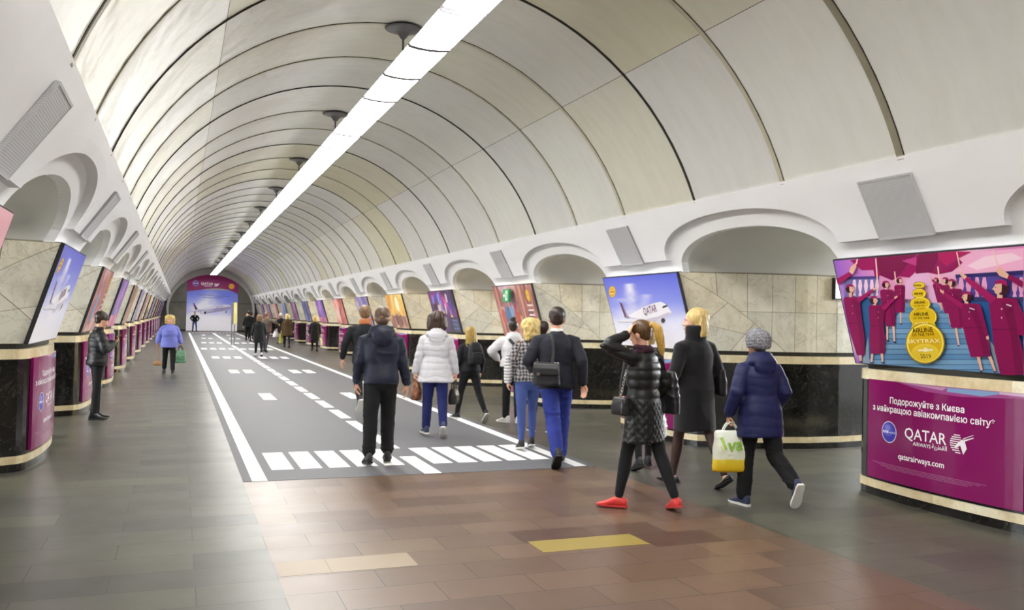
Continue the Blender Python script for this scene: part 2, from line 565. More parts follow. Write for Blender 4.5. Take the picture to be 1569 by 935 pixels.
def wx(sg, off):
    e = 0.0 if sg > 0 else 0.085 * min(1.0, max(0.0, (off - 3.28) / 0.3))
    return XC + sg * (off + e)
def build_wall(side, sg):
    """sg = -1 left wall, +1 right wall"""
    X = lambda off: wx(sg, off)
    # columns along the wall, denser at arch feet
    ys = []
    for k in range(-4, 16):
        m = PY[0] + PER * (k + 3.5) - PER
        for i in range(49):
            ys.append(m - (AHW + 0.17) * math.cos(PI * i / 48))
        ys += [m - AHW, m + AHW, m - AHW + 1e-3, m + AHW - 1e-3]
        ys += [m + AHW + 0.17 + (PER - 2 * AHW - 0.34) * i / 4 for i in range(1, 4)]
    ys = sorted(set(round(y, 4) for y in ys if Y0 <= y <= Y1)) 
    rows = []
    for y in ys:
        d = pm_of(y)
        az, hz = arch_z(d), hood_z(d)
        rows.append([(X(frieze_off(az) + 0.10), y, az), (X(frieze_off(az)), y, az), (X(frieze_off(hz)), y, hz), (X(wall_off(hz)), y, hz),
                     (X(wall_off(hz) - 0.0), y, hz + 0.0005), (X(wall_off((hz + 3.2) / 2)), y, (hz + 3.2) / 2), (X(SPR[0]), y, SPR[1]), (X(SPR[0] + 0.2), y, SPR[1] + 0.05)])
    vs = [p for r in rows for p in r]
    n = len(rows[0]); fs = []; mi = []
    for i in range(len(rows) - 1):
        for j in range(n - 1):
            a = i * n + j
            f = (a, a + 1, a + n + 1, a + n)
            fs.append(f if sg > 0 else f[::-1]); mi.append(1 if j < 2 else 0)
    o = mesh_from('wall_' + side, vs, fs, None, [M_PLASTER, M_FRIEZE])
    o.data.polygons.foreach_set('material_index', mi)
    struct(o)
    # bevel-like: keep flat shading along joints
    # ---- vaulted soffits of the passages
    for k in range(len(PY) - 1):
        m = (PY[k] + PY[k + 1]) / 2
        if m < 0 or m > Y1: continue
        offs = [frieze_off(2.6), 3.9, 4.07, 4.4, 4.8, 5.3, 6.0, 6.6, 7.2]
        vs, fs = [], []
        N = 36
        for oi, off in enumerate(offs):
            for i in range(N + 1):
                a = PI * i / N
                d = -math.cos(a)
                hw = AHW if oi == 0 else pass_hw(off)
                z = ARZ + ARISE * sup(d, 2.1)
                xo = frieze_off(z) + 0.09 if oi == 0 else off
                vs.append((X(xo), m + hw * d, z))
        for oi in range(len(offs) - 1):
            for i in range(N):
                a = oi * (N + 1) + i
                f = (a, a + 1, a + N + 2, a + N + 1)
                fs.append(f if sg < 0 else f[::-1])
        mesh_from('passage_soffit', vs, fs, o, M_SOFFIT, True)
    # ---- pylons
    for k, yc in enumerate(PY):
        if yc < 0: continue
        plan = [(a, b) for a, b in FRONT] 
        def closed_plan(grow):
            half = FRONT + SIDER[1:]
            pts = [(a, -b) for a, b in reversed(half)] + half[1:]
            out = []
            for i, (a, b) in enumerate(pts):
                p0 = pts[max(i - 1, 0)]; p1 = pts[min(i + 1, len(pts) - 1)]
                tx, ty = p1[0] - p0[0], p1[1] - p0[1]; L = math.hypot(tx, ty)
                nx, ny = -ty / L, tx / L             # outward (towards hall / passage)
                out.append((a + nx * grow, b + ny * grow))
            return out
        def band(name, z0, z1, grow, mat, tiles=None, taper=0.0):
            pts = closed_plan(grow); top = closed_plan(grow - taper)
            vs = [(X(a), yc + b, z0) for a, b in pts] + [(X(a), yc + b, z1) for a, b in top]
            n_ = len(pts); fs = [(i, i + 1, n_ + i + 1, n_ + i) for i in range(n_ - 1)]
            fs.append(tuple(range(n_ - 1, -1, -1))); fs.append(tuple(range(n_, 2 * n_)))
            if sg < 0: fs = [f[::-1] for f in fs]
            ob = mesh_from(name, vs, fs, o, mat)
            if tiles is not None:
                rr = random.Random(k * 7 + tiles)
                pal = [tuple(c * q for c in (1, 1 - 0.06 * e, 1 - 0.14 * e)) for q, e in ((1, 0.3), (0.93, 1), (1.0, 0), (0.88, 1.2), (0.97, 0.6))]
                cols = {}
                set_tint(ob.data, lambda p: cols.setdefault(p.index // 3, rr.choice(pal)))
            return ob
        band('plinth', 0.0, 0.085, 0.0, M_DARK)
        band('base_band', 0.085, 0.165, 0.02, M_IVORY, 1)
        band('dado', 0.165, 1.165, 0.0, M_DARK)
        band('cap_band', 1.165, 1.27, 0.012, M_IVORY, 2, 0.004)
        band('shadow_gap', 1.27, 1.325, -0.05, M_GAP)
        # marble slabs on both reveals
        for e in (-1, 1):
            vs, fs, tt = [], [], []
            rnd = random.Random(k * 13 + e + (50 if sg > 0 else 0))
            g = 12
            zs = [1.325, 1.6, 1.87, 2.13, 2.40]
            nS = len(SIDER)
            for z in zs:
                for s in SIDES:
                    a, b = marble_pt(s, z); vs.append((X(a + 0.006), yc + e * (b - 0.006), z))
            for zi in range(len(zs) - 1):
                for i in range(nS - 1):
                    a = zi * nS + i; fs.append((a, a + 1, a + nS + 1, a + nS)); tt.append((0.36, 0.33, 0.27))
            for poly in slabs_layout(k * 3 + (1 if e > 0 else 0) + (90 if sg > 0 else 0)):
                poly = inset(poly, 0.003)
                if len(poly) < 3: continue
                q = rnd.choice([(1, 0.98, 0.93), (0.93, 0.9, 0.82), (1.02, 1.0, 0.96), (0.86, 0.86, 0.83), (0.97, 0.92, 0.8), (0.9, 0.89, 0.85)])
                s = min(p[0] for p in poly); smax = max(p[0] for p in poly)
                s = math.floor(s / 0.1) * 0.1
                while s < smax:
                    st = clip_half(clip_half(poly, 1, 0, -s), -1, 0, s + 0.1)
                    if len(st) >= 3 and area(st) > 1e-6:
                        b0 = len(vs)
                        for (ss, zz) in st:
                            a, b = marble_pt(ss, zz); vs.append((X(a - 0.002), yc + e * (b + 0.003), zz))
                        fs.append(tuple(range(b0, len(vs)))); tt.append(q)
                    s += 0.1
            ob = mesh_from('marble_facing', vs, fs, o, M_MARBLE)
            set_tint(ob.data, lambda p: tt[p.index])
        # pylon front under the poster and cornice fillet
        bm = bmesh.new()
        pts = []
        for z in (1.325, 2.40):
            pts.append([(X(poster_off(z) + 0.045), yc - 1.12, z), (X(poster_off(z) + 0.045), yc + 1.12, z)])
        va = [bm.verts.new(p) for r in pts for p in r]
        bm.faces.new((va[0], va[1], va[3], va[2]))
        from_bm('pylon_front', bm, o, M_FRIEZE)
        for e in (-1, 1):
            bm = bmesh.new()
            rings = []
            for s in SIDES[1:]:
                a, b = side_at(s)
                rings.append([(X(a), yc + e * (b + 0.012), 2.385), (X(a), yc + e * (b + 0.012), 2.405), (X(a), yc + e * (b - 0.02), 2.405), (X(a), yc + e * (b - 0.02), 2.385)])
            add_loft(bm, rings)
            from_bm('cornice_strip', bm, o, M_IVORY if False else M_RIBD)
    # platform hall behind the passages: back wall and ceiling
    bm = bmesh.new()
    xw = X(12.5 if sg > 0 else 12.5)
    x7 = X(7.15)
    add_box(bm, min(xw, xw + sg * 0.2), max(xw, xw + sg * 0.2), Y0, Y1 + 1, 0, 3.6)
    add_box(bm, min(xw, x7), max(xw, x7), Y0, Y1 + 1, 3.4, 3.6)
    # upper wall over passages on the platform side
    vsx = min(x7, X(7.3)); add_box(bm, min(x7, X(7.35)), max(x7, X(7.35)), Y0, Y1 + 1, 2.86, 3.6)
    from_bm('platform_shell', bm, o, M_PLASTER)
    return o
WALL_L = build_wall('left', -1)
WALL_R = build_wall('right', 1)

# lamps over the two platforms, seen only as light on the passage reveals
def m_emit(name, col, s):
    t = NT(name)
    t.b.inputs['Base Color'].default_value = (0.9, 0.9, 0.9, 1)
    t.b.inputs['Emission Color'].default_value = (*col, 1)
    t.b.inputs['Emission Strength'].default_value = s
    return t.m
M_PL_COOL = m_emit('platform_lamp_cool', (0.93, 0.97, 1.0), PLATFORM_STRENGTH)
M_PL_WARM = m_emit('platform_lamp_warm', (1.0, 0.72, 0.25), PLATFORM_STRENGTH)
M_STEEL = plain('dark_grey_steel', '#55545a', 0.4, 0.08, 10)
ORD = ['first', 'second', 'third', 'fourth', 'fifth', 'sixth', 'seventh', 'eighth', 'ninth', 'tenth', 'eleventh', 'twelfth', 'thirteenth', 'fourteenth', 'fifteenth']
def build_platform_lamps():
    for sg, nm in ((1, 'right'), (-1, 'left')):
        for k in range(len(PY) - 1):
            m = (PY[k] + PY[k + 1]) / 2
            if m < 5 or m > 50: continue
            warm = sg > 0 and m > 17 and round((m - 8.65) / PER) % 2 == 0
            x = XC + sg * 11.9
            t = thing('tube_light', '%s tube light above the platform behind the %s archway of the %s wall' % ('warm' if warm else 'cool white', ORD[round((m - 8.65) / PER)], nm), 'lamp', (x, m, 3.0))
            bm = bmesh.new(); add_tube(bm, [(0, -2.3, -0.16), (0, 2.3, -0.16)], 0.07, 8); from_bm('tube', bm, t, M_PL_WARM if warm else M_PL_COOL)
            bm = bmesh.new(); add_box(bm, -0.07, 0.07, -2.4, 2.4, -0.09, 0.0); from_bm('housing', bm, t, M_STEEL)
            for yy in (-1.8, 1.8):
                bm = bmesh.new(); add_tube(bm, [(0, yy, -0.01), (0, yy, 0.41)], 0.012, 8, caps=False); from_bm('hanger', bm, t, M_STEEL)
build_platform_lamps()

# ------------------------------------------------------------------ end walls
def build_ends():
    bm = bmesh.new()
    # ring: portal narrower than the vault
    n = 40
    ro, ri, cz = 3.62, 3.02, 1.93
    ring_o = [(XC + ro * math.sin(-2.0 + 4.0 * i / n), ZC + ro * math.cos(-2.0 + 4.0 * i / n)) for i in range(n + 1)]
    ring_i = [(XC + 3.45 * math.sin(-2.0 + 4.0 * i / n), ZC - 0.12 + 3.1 * math.cos(-2.0 + 4.0 * i / n)) for i in range(n + 1)]
    va = [bm.verts.new((x, Y1 - 0.6, z)) for x, z in ring_o]; vb = [bm.verts.new((x, Y1 - 0.6, z)) for x, z in ring_i]
    vc = [bm.verts.new((x, Y1 + 0.9, z)) for x, z in ring_i]
    for i in range(n):
        bm.faces.new((va[i], va[i + 1], vb[i + 1], vb[i])); bm.faces.new((vb[i], vb[i + 1], vc[i + 1], vc[i]))
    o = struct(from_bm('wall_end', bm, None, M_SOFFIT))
    bm = bmesh.new(); add_box(bm, XC - 6, XC + 6, Y1 + 0.4, Y1 + 0.6, 0, 6); from_bm('stone_facing', bm, o, M_ENDWALL)
    bm = bmesh.new(); add_box(bm, XC - 6, XC + 6, Y1 + 0.37, Y1 + 0.4, 2.46, 2.5); add_box(bm, XC - 6, XC + 6, Y1 + 0.37, Y1 + 0.4, 0.0, 0.12); from_bm('joint', bm, o, M_GAP)
    bm = bmesh.new(); add_box(bm, -11.5, 17.5, Y0 - 0.2, Y0, 0, 6); struct(from_bm('wall_rear', bm, None, M_PLASTER))
build_ends()

# ------------------------------------------------------------------ the long lamp
def m_diffuser():
    t = NT('lit_white_diffuser')
    t.b.inputs['Base Color'].default_value = (0.9, 0.9, 0.9, 1)
    t.b.inputs['Emission Color'].default_value = (1.0, 0.985, 0.95, 1)
    t.b.inputs['Emission Strength'].default_value = LAMP_STRENGTH
    t.rough(0.3)
    return t.m
M_DIFF = m_diffuser()
M_DIFFTOP = m_emit('upper_diffuser_fill', (1.0, 0.985, 0.95), LAMP_STRENGTH * 0.06)  # weak glow added on the upper slopes to brighten the vault crown
M_LAMPTOP = plain('lamp_tray_white', '#c9c9c6', 0.5, 0.04, 6)
M_CANOPY = plain('grey_lamp_canopy', '#5d5b5c', 0.45, 0.1, 8)
M_CLIP = plain('lamp_joint_clip', '#77767a', 0.4, 0.1, 8)
def build_lamps():
    q = PER / 4
    first = None
    lampy = [10.95 + PER * k for k in range(-4, 13)]
    n = 0
    for y in lampy:
        def mk():
            t = thing('ceiling_light', 'x', 'ceiling lamp', (XC, y, 5.46))
            # four curved diffuser troughs
            for i in range(4):
                bm = bmesh.new()
                a, b = -PER / 2 + i * q + 0.008, -PER / 2 + (i + 1) * q - 0.008
                prof = [(-0.1, -0.505), (-0.19, -0.575), (-0.243, -0.64), (-0.23, -0.658), (-0.12, -0.675), (0, -0.68), (0.12, -0.675), (0.23, -0.658), (0.243, -0.64), (0.19, -0.575), (0.1, -0.505)]
                rings = [[(x, yy, z) for x, z in prof] for yy in (a, b)]
                add_loft(bm, rings)
                o = from_bm('diffuser', bm, t, [M_DIFF, M_DIFFTOP])
                for p in o.data.polygons:
                    if p.normal.z > 0.2 and abs(p.normal.y) < 0.5: p.material_index = 1
            bm = bmesh.new(); add_box(bm, -0.09, 0.09, -PER / 2, PER / 2, -0.505, -0.455); from_bm('tray', bm, t, M_LAMPTOP)
            for i in range(5):
                yy = -PER / 2 + i * q
                prof = [(-0.1, -0.5), (-0.194, -0.572), (-0.248, -0.64), (-0.235, -0.663), (-0.12, -0.68), (0, -0.685), (0.12, -0.68), (0.235, -0.663), (0.248, -0.64), (0.194, -0.572), (0.1, -0.5)]
                bm = bmesh.new()
                wd = 0.065 if i in (0, 4) else 0.045
                add_loft(bm, [[(x, yy - wd, z) for x, z in prof], [(x, yy + wd, z) for x, z in prof]])
                from_bm('joint_clip', bm, t, M_CLIP)
            bm = bmesh.new(); add_tube(bm, [(0, 0, -0.46), (0, 0, -0.05)], 0.014, 10, caps=False); from_bm('rod', bm, t, M_CANOPY)
            bm = bmesh.new()
            rings = [[(r * math.cos(2 * PI * k / 24), r * math.sin(2 * PI * k / 24), z) for k in range(24)] for r, z in
                     ((0.016, -0.165), (0.035, -0.16), (0.06, -0.12), (0.085, -0.09), (0.12, -0.075), (0.2, -0.055), (0.235, -0.042), (0.238, -0.034), (0.19, -0.02), (0.18, 0.02))]
            add_loft(bm, rings)
            from_bm('ceiling_canopy', bm, t, M_CANOPY, True)
            return t
        if first is None:
            t = first = mk()
        else:
            t = copy_tree(first); t.location = (XC, y, 5.46)
        k = round((y - 10.95) / PER)
        if k >= 0:
            t['label'] = 'long white lamp section hanging from the %s grey ceiling canopy visible from the front' % ORD[k]
        else:
            t['label'] = 'long white ceiling lamp section %s nearer than the one on the first visible canopy' % {-1: 'one step', -2: 'two steps', -3: 'three steps', -4: 'four steps'}[k]
        t['group'] = 'sections of the long ceiling lamp'
build_lamps()
CREW_ART = [
(1,'#e9b6dd',[(0.366,0.575),(0.393,0.734),(0.433,0.807),(0.48,0.872),(0.519,0.844),(0.554,0.798),(0.562,0.688),(0.555,0.572)]),
(1,'#2d5a8c',[(0.018,0.65),(0.419,0.612),(0.303,0.294),(0.06,0.001),(0.025,0.279)]),
(1,'#2b5c9c',[(0.556,0.608),(0.74,0.621),(0.947,0.609),(0.88,-0.011),(0.795,0.017),(0.646,0.408)]),
(2,'#f6b4d6',[(0.7,0.937),(0.766,0.982),(0.988,0.985),(0.97,0.816),(0.699,0.816),(0.654,0.82)]),
(3,'#7a6fae',[(0.043,0.815),(0.26,0.807),(0.237,0.647),(0.018,0.646)]),
(3,'#55489a',[(0.666,0.79),(0.966,0.786),(0.948,0.617),(0.671,0.617)]),
(4,'#fbd6e6',[(0.73,0.878),(0.817,0.943),(0.937,0.955),(0.979,0.907),(0.885,0.873),(0.772,0.839)]),
(5,'#2c4a73',[(0.008,-0.133),(0.379,0.581),(0.548,0.578),(0.808,-0.016)]),
(6,'#3a3f70',[(0.727,0.621),(0.949,0.623),(0.944,0.582),(0.726,0.584)]),
(6,'#6f9cc4',[(0.379,0.581),(0.548,0.578),(0.568,0.536),(0.355,0.538)]),
(6,'#5f90bd',[(0.354,0.535),(0.568,0.533),(0.588,0.493),(0.33,0.492)]),
(6,'#79a5ca',[(0.33,0.488),(0.587,0.489),(0.607,0.449),(0.306,0.444)]),
(6,'#6f9cc4',[(0.305,0.441),(0.607,0.446),(0.626,0.406),(0.281,0.397)]),
(6,'#5f90bd',[(0.28,0.393),(0.626,0.402),(0.645,0.363),(0.255,0.348)]),
(6,'#79a5ca',[(0.255,0.344),(0.645,0.359),(0.664,0.321),(0.229,0.299)]),
(6,'#6f9cc4',[(0.229,0.294),(0.664,0.317),(0.683,0.279),(0.203,0.25)]),
(6,'#5f90bd',[(0.203,0.244),(0.682,0.275),(0.701,0.238),(0.177,0.199)]),
(6,'#79a5ca',[(0.176,0.194),(0.701,0.233),(0.72,0.197),(0.15,0.148)]),
(6,'#6f9cc4',[(0.149,0.142),(0.719,0.192),(0.738,0.156),(0.123,0.096)]),
(6,'#5f90bd',[(0.122,0.09),(0.737,0.151),(0.756,0.115),(0.095,0.044)]),
(6,'#79a5ca',[(0.094,0.037),(0.755,0.11),(0.774,0.075),(0.067,-0.01)]),
(6,'#6f9cc4',[(0.066,-0.016),(0.773,0.07),(0.791,0.036),(0.039,-0.064)]),
(6,'#5f90bd',[(0.038,-0.071),(0.791,0.03),(0.809,-0.004),(0.01,-0.118)]),
(6,'#4a3f86',[(0.047,0.839),(0.263,0.831),(0.26,0.807),(0.043,0.815)]),
(6,'#2f2a66',[(0.667,0.811),(0.97,0.819),(0.966,0.786),(0.665,0.785)]),
(7,'#8aa0b4',[(0.756,0.3),(0.784,0.203),(0.801,0.1),(0.808,0.013),(0.769,0.014)]),
(7,'#8aa0b4',[(0.118,0.263),(0.078,0.129),(0.037,0.005),(0.088,0.004)]),
(7,'#f4d3ea',[(0.1,0.808),(0.115,0.807),(0.112,0.75),(0.103,0.709),(0.096,0.689),(0.096,0.655),(0.074,0.655),(0.085,0.689),(0.084,0.71),(0.087,0.751)]),
(7,'#f4d3ea',[(0.137,0.805),(0.151,0.804),(0.149,0.748),(0.139,0.708),(0.133,0.687),(0.133,0.653),(0.111,0.654),(0.122,0.688),(0.121,0.708),(0.123,0.749)]),
(7,'#f4d3ea',[(0.173,0.803),(0.187,0.802),(0.184,0.746),(0.175,0.706),(0.168,0.686),(0.169,0.652),(0.148,0.653),(0.158,0.686),(0.157,0.707),(0.159,0.747)]),
(7,'#f4d3ea',[(0.208,0.8),(0.222,0.799),(0.219,0.744),(0.21,0.704),(0.204,0.684),(0.204,0.651),(0.183,0.652),(0.193,0.685),(0.193,0.705),(0.195,0.745)]),
(7,'#f4d3ea',[(0.24,0.798),(0.254,0.797),(0.251,0.742),(0.242,0.703),(0.236,0.683),(0.237,0.65),(0.216,0.651),(0.226,0.684),(0.225,0.704),(0.227,0.743)]),
(7,'#eda6cf',[(0.685,0.788),(0.699,0.787),(0.697,0.717),(0.688,0.676),(0.682,0.658),(0.683,0.625),(0.661,0.626),(0.671,0.659),(0.669,0.677),(0.67,0.718)]),
(7,'#eda6cf',[(0.72,0.785),(0.734,0.784),(0.732,0.715),(0.723,0.674),(0.717,0.657),(0.719,0.624),(0.697,0.625),(0.706,0.657),(0.705,0.675),(0.705,0.716)]),
(7,'#eda6cf',[(0.759,0.783),(0.772,0.782),(0.771,0.713),(0.762,0.673),(0.756,0.655),(0.758,0.623),(0.736,0.624),(0.745,0.656),(0.743,0.673),(0.744,0.714)]),
(7,'#eda6cf',[(0.792,0.78),(0.804,0.779),(0.803,0.711),(0.795,0.671),(0.789,0.654),(0.79,0.622),(0.769,0.622),(0.778,0.654),(0.776,0.672),(0.777,0.712)]),
(7,'#eda6cf',[(0.922,0.77),(0.934,0.769),(0.933,0.703),(0.925,0.665),(0.92,0.649),(0.921,0.618),(0.902,0.618),(0.91,0.649),(0.908,0.666),(0.909,0.705)]),
(7,'#eda6cf',[(0.949,0.768),(0.961,0.767),(0.96,0.702),(0.952,0.664),(0.947,0.648),(0.948,0.617),(0.929,0.617),(0.937,0.648),(0.935,0.665),(0.936,0.703)]),
(8,'#a01560',[(0.105,0.993),(0.257,1.007),(0.503,1.021),(0.482,0.866),(0.432,0.805),(0.374,0.818),(0.333,0.786),(0.272,0.835),(0.236,0.822),(0.237,0.888),(0.166,0.892)]),
(8,'#97135c',[(0.468,0.836),(0.506,1.021),(0.607,1.013),(0.766,0.987),(0.698,0.942),(0.713,0.905),(0.655,0.838),(0.582,0.818),(0.526,0.843)]),
(9,'#7f0f4c',[(0.257,1.007),(0.503,1.021),(0.374,0.818),(0.333,0.786),(0.272,0.835)]),
(9,'#b5165e',[(0.607,1.013),(0.766,0.987),(0.698,0.942),(0.633,0.882),(0.6,0.951)]),
(9,'#7f0f4c',[(0.468,0.836),(0.506,1.021),(0.607,1.013),(0.6,0.951),(0.556,0.841)]),
(10,'#c4428c',[(0.41,0.954),(0.492,0.979),(0.48,0.903),(0.437,0.933)]),
(10,'#f3cfc0',[(0.262,0.993),(0.24,0.753),(0.248,0.753),(0.27,0.993)]),
(10,'#f3cfc0',[(0.354,0.864),(0.342,0.669),(0.349,0.67),(0.361,0.865)]),
(10,'#f3cfc0',[(0.587,0.886),(0.576,0.696),(0.583,0.697),(0.594,0.886)]),
(10,'#f3cfc0',[(0.693,0.993),(0.692,0.828),(0.699,0.829),(0.699,0.994)]),
(10,'#f3cfc0',[(0.857,0.984),(0.866,0.84),(0.872,0.843),(0.863,0.987)]),
(10,'#f3cfc0',[(0.151,1.0),(0.137,0.953),(0.145,0.949),(0.159,0.996)]),
(11,'#e8b79f',[(0.337,0.497),(0.348,0.497),(0.333,0.393),(0.326,0.393)]),
(11,'#e8b79f',[(0.367,0.581),(0.378,0.581),(0.367,0.51),(0.36,0.51)]),
(11,'#e8b79f',[(0.561,0.59),(0.571,0.59),(0.566,0.504),(0.561,0.504)]),
(12,'#3c0a28',[(0.325,0.397),(0.337,0.397),(0.338,0.386),(0.325,0.387)]),
(12,'#3c0a28',[(0.358,0.514),(0.371,0.514),(0.371,0.503),(0.358,0.505)]),
(12,'#3c0a28',[(0.559,0.508),(0.569,0.508),(0.561,0.498),(0.559,0.499)]),
(13,'#8c1152',[(0.343,0.741),(0.366,0.745),(0.378,0.745),(0.397,0.738),(0.398,0.722),(0.381,0.619),(0.378,0.565),(0.363,0.497),(0.311,0.494),(0.317,0.565),(0.328,0.621),(0.337,0.726)]),
(13,'#8c1152',[(0.55,0.741),(0.559,0.745),(0.569,0.745),(0.591,0.738),(0.592,0.725),(0.588,0.662),(0.595,0.626),(0.593,0.583),(0.552,0.581),(0.549,0.628),(0.549,0.664),(0.545,0.728)]),
(14,'#7a0f48',[(0.373,0.729),(0.397,0.725),(0.38,0.619),(0.363,0.499),(0.346,0.499),(0.365,0.62)]),
(14,'#7a0f48',[(0.565,0.731),(0.591,0.728),(0.587,0.662),(0.593,0.584),(0.579,0.585),(0.577,0.663)]),
(15,'#6d0c40',[(0.328,0.623),(0.382,0.622),(0.381,0.618),(0.327,0.619)]),
(15,'#e8b79f',[(0.371,0.775),(0.382,0.775),(0.378,0.742),(0.366,0.742)]),
(15,'#6d0c40',[(0.55,0.666),(0.588,0.664),(0.588,0.661),(0.549,0.662)]),
(15,'#e8b79f',[(0.562,0.763),(0.571,0.763),(0.569,0.742),(0.559,0.743)]),
(16,'#e9c9d6',[(0.371,0.701),(0.37,0.699),(0.369,0.698),(0.368,0.699),(0.367,0.701),(0.368,0.703),(0.369,0.703),(0.371,0.703)]),
(16,'#e9c9d6',[(0.366,0.666),(0.365,0.664),(0.364,0.663),(0.363,0.664),(0.363,0.666),(0.363,0.668),(0.365,0.669),(0.366,0.668)]),
(16,'#e9c9d6',[(0.565,0.714),(0.564,0.713),(0.563,0.712),(0.562,0.713),(0.562,0.715),(0.563,0.716),(0.564,0.717),(0.565,0.716)]),
(16,'#e9c9d6',[(0.562,0.693),(0.562,0.691),(0.561,0.69),(0.56,0.691),(0.559,0.693),(0.56,0.694),(0.561,0.695),(0.562,0.694)]),
(17,'#3a1420',[(0.386,0.781),(0.384,0.773),(0.38,0.766),(0.376,0.761),(0.371,0.759),(0.366,0.759),(0.362,0.762),(0.359,0.768),(0.358,0.775),(0.358,0.783),(0.36,0.791),(0.363,0.798),(0.368,0.803),(0.373,0.806),(0.377,0.805),(0.382,0.802),(0.385,0.797),(0.386,0.79)]),
(17,'#3a1420',[(0.583,0.768),(0.581,0.761),(0.579,0.755),(0.575,0.751),(0.571,0.748),(0.567,0.749),(0.564,0.751),(0.561,0.756),(0.56,0.763),(0.56,0.77),(0.562,0.777),(0.565,0.783),(0.568,0.787),(0.572,0.789),(0.576,0.789),(0.579,0.786),(0.582,0.781),(0.583,0.775)]),
(18,'#e8b79f',[(0.375,0.799),(0.388,0.797),(0.39,0.785),(0.393,0.777),(0.388,0.775),(0.386,0.765),(0.379,0.76),(0.372,0.77)]),
(18,'#e8b79f',[(0.573,0.783),(0.562,0.783),(0.558,0.773),(0.553,0.767),(0.557,0.764),(0.557,0.756),(0.561,0.751),(0.569,0.758)]),
(18,'#e8b79f',[(0.594,0.492),(0.605,0.492),(0.599,0.388),(0.592,0.388)]),
(19,'#b3264a',[(0.385,0.771),(0.388,0.772),(0.387,0.769)]),
(19,'#2a1014',[(0.384,0.785),(0.389,0.784),(0.386,0.782)]),
(19,'#b3264a',[(0.559,0.761),(0.556,0.762),(0.556,0.759)]),
(19,'#2a1014',[(0.562,0.773),(0.558,0.772),(0.56,0.77)]),
(19,'#3c0a28',[(0.591,0.392),(0.602,0.392),(0.593,0.381),(0.591,0.383)]),
(20,'#a3185f',[(0.361,0.79),(0.367,0.808),(0.381,0.812),(0.391,0.803),(0.39,0.794),(0.378,0.797)]),
(20,'#a3185f',[(0.582,0.774),(0.581,0.79),(0.57,0.795),(0.561,0.789),(0.56,0.781),(0.57,0.782)]),
(20,'#8c1152',[(0.578,0.728),(0.602,0.732),(0.614,0.732),(0.632,0.725),(0.633,0.709),(0.631,0.6),(0.634,0.552),(0.627,0.492),(0.579,0.489),(0.575,0.552),(0.577,0.602),(0.573,0.712)]),
(21,'#7a0f48',[(0.608,0.716),(0.632,0.712),(0.63,0.6),(0.626,0.494),(0.611,0.493),(0.615,0.601)]),
(22,'#6d0c40',[(0.577,0.604),(0.631,0.603),(0.631,0.599),(0.577,0.6)]),
(22,'#e8b79f',[(0.606,0.759),(0.616,0.758),(0.613,0.729),(0.601,0.729)]),
(23,'#e9c9d6',[(0.598,0.686),(0.597,0.684),(0.596,0.683),(0.594,0.684),(0.594,0.686),(0.595,0.688),(0.596,0.689),(0.597,0.688)]),
(23,'#e9c9d6',[(0.593,0.65),(0.592,0.648),(0.591,0.647),(0.59,0.648),(0.59,0.65),(0.59,0.652),(0.592,0.653),(0.593,0.652)]),
(24,'#3a1420',[(0.63,0.765),(0.628,0.756),(0.625,0.749),(0.621,0.744),(0.616,0.741),(0.612,0.742),(0.608,0.745),(0.605,0.75),(0.603,0.758),(0.604,0.766),(0.605,0.775),(0.609,0.782),(0.613,0.787),(0.618,0.79),(0.622,0.789),(0.626,0.786),(0.629,0.78),(0.63,0.773)]),
(25,'#e8b79f',[(0.247,0.397),(0.261,0.398),(0.238,0.237),(0.229,0.236)]),
(25,'#e8b79f',[(0.28,0.372),(0.294,0.372),(0.278,0.226),(0.269,0.225)]),
(25,'#e8b79f',[(0.618,0.783),(0.605,0.782),(0.601,0.771),(0.596,0.763),(0.599,0.76),(0.6,0.75),(0.605,0.744),(0.614,0.753)]),
(26,'#3c0a28',[(0.227,0.24),(0.243,0.241),(0.244,0.228),(0.227,0.229)]),
(26,'#3c0a28',[(0.266,0.229),(0.282,0.23),(0.283,0.217),(0.266,0.218)]),
(26,'#b3264a',[(0.602,0.756),(0.599,0.757),(0.599,0.754)]),
(26,'#2a1014',[(0.606,0.77),(0.602,0.77),(0.603,0.767)]),
(27,'#8c1152',[(0.258,0.705),(0.283,0.711),(0.299,0.71),(0.331,0.701),(0.333,0.682),(0.312,0.543),(0.311,0.466),(0.297,0.372),(0.244,0.367),(0.24,0.466),(0.242,0.544),(0.251,0.685)]),
(27,'#a3185f',[(0.629,0.772),(0.628,0.791),(0.616,0.796),(0.604,0.789),(0.603,0.78),(0.616,0.781)]),
(28,'#7a0f48',[(0.292,0.691),(0.331,0.685),(0.311,0.543),(0.297,0.374),(0.279,0.373),(0.291,0.543)]),
(29,'#6d0c40',[(0.243,0.546),(0.312,0.546),(0.312,0.541),(0.242,0.541)]),
(29,'#e8b79f',[(0.289,0.742),(0.302,0.741),(0.298,0.706),(0.283,0.707)]),
(29,'#a3185f',[(0.593,0.708),(0.578,0.689),(0.547,0.775),(0.556,0.785)]),
(30,'#e9c9d6',[(0.296,0.651),(0.295,0.649),(0.293,0.648),(0.291,0.649),(0.291,0.651),(0.292,0.654),(0.294,0.655),(0.295,0.654)]),
(30,'#e9c9d6',[(0.289,0.605),(0.288,0.603),(0.287,0.602),(0.285,0.603),(0.285,0.605),(0.286,0.608),(0.288,0.609),(0.289,0.608)]),
(30,'#e8b79f',[(0.548,0.775),(0.542,0.794),(0.546,0.804),(0.555,0.784)]),
(31,'#3a1420',[(0.308,0.75),(0.305,0.74),(0.301,0.731),(0.295,0.725),(0.289,0.722),(0.283,0.722),(0.278,0.726),(0.274,0.733),(0.272,0.742),(0.272,0.752),(0.275,0.762),(0.279,0.771),(0.285,0.777),(0.291,0.78),(0.297,0.78),(0.302,0.776),(0.306,0.769),(0.308,0.76)]),
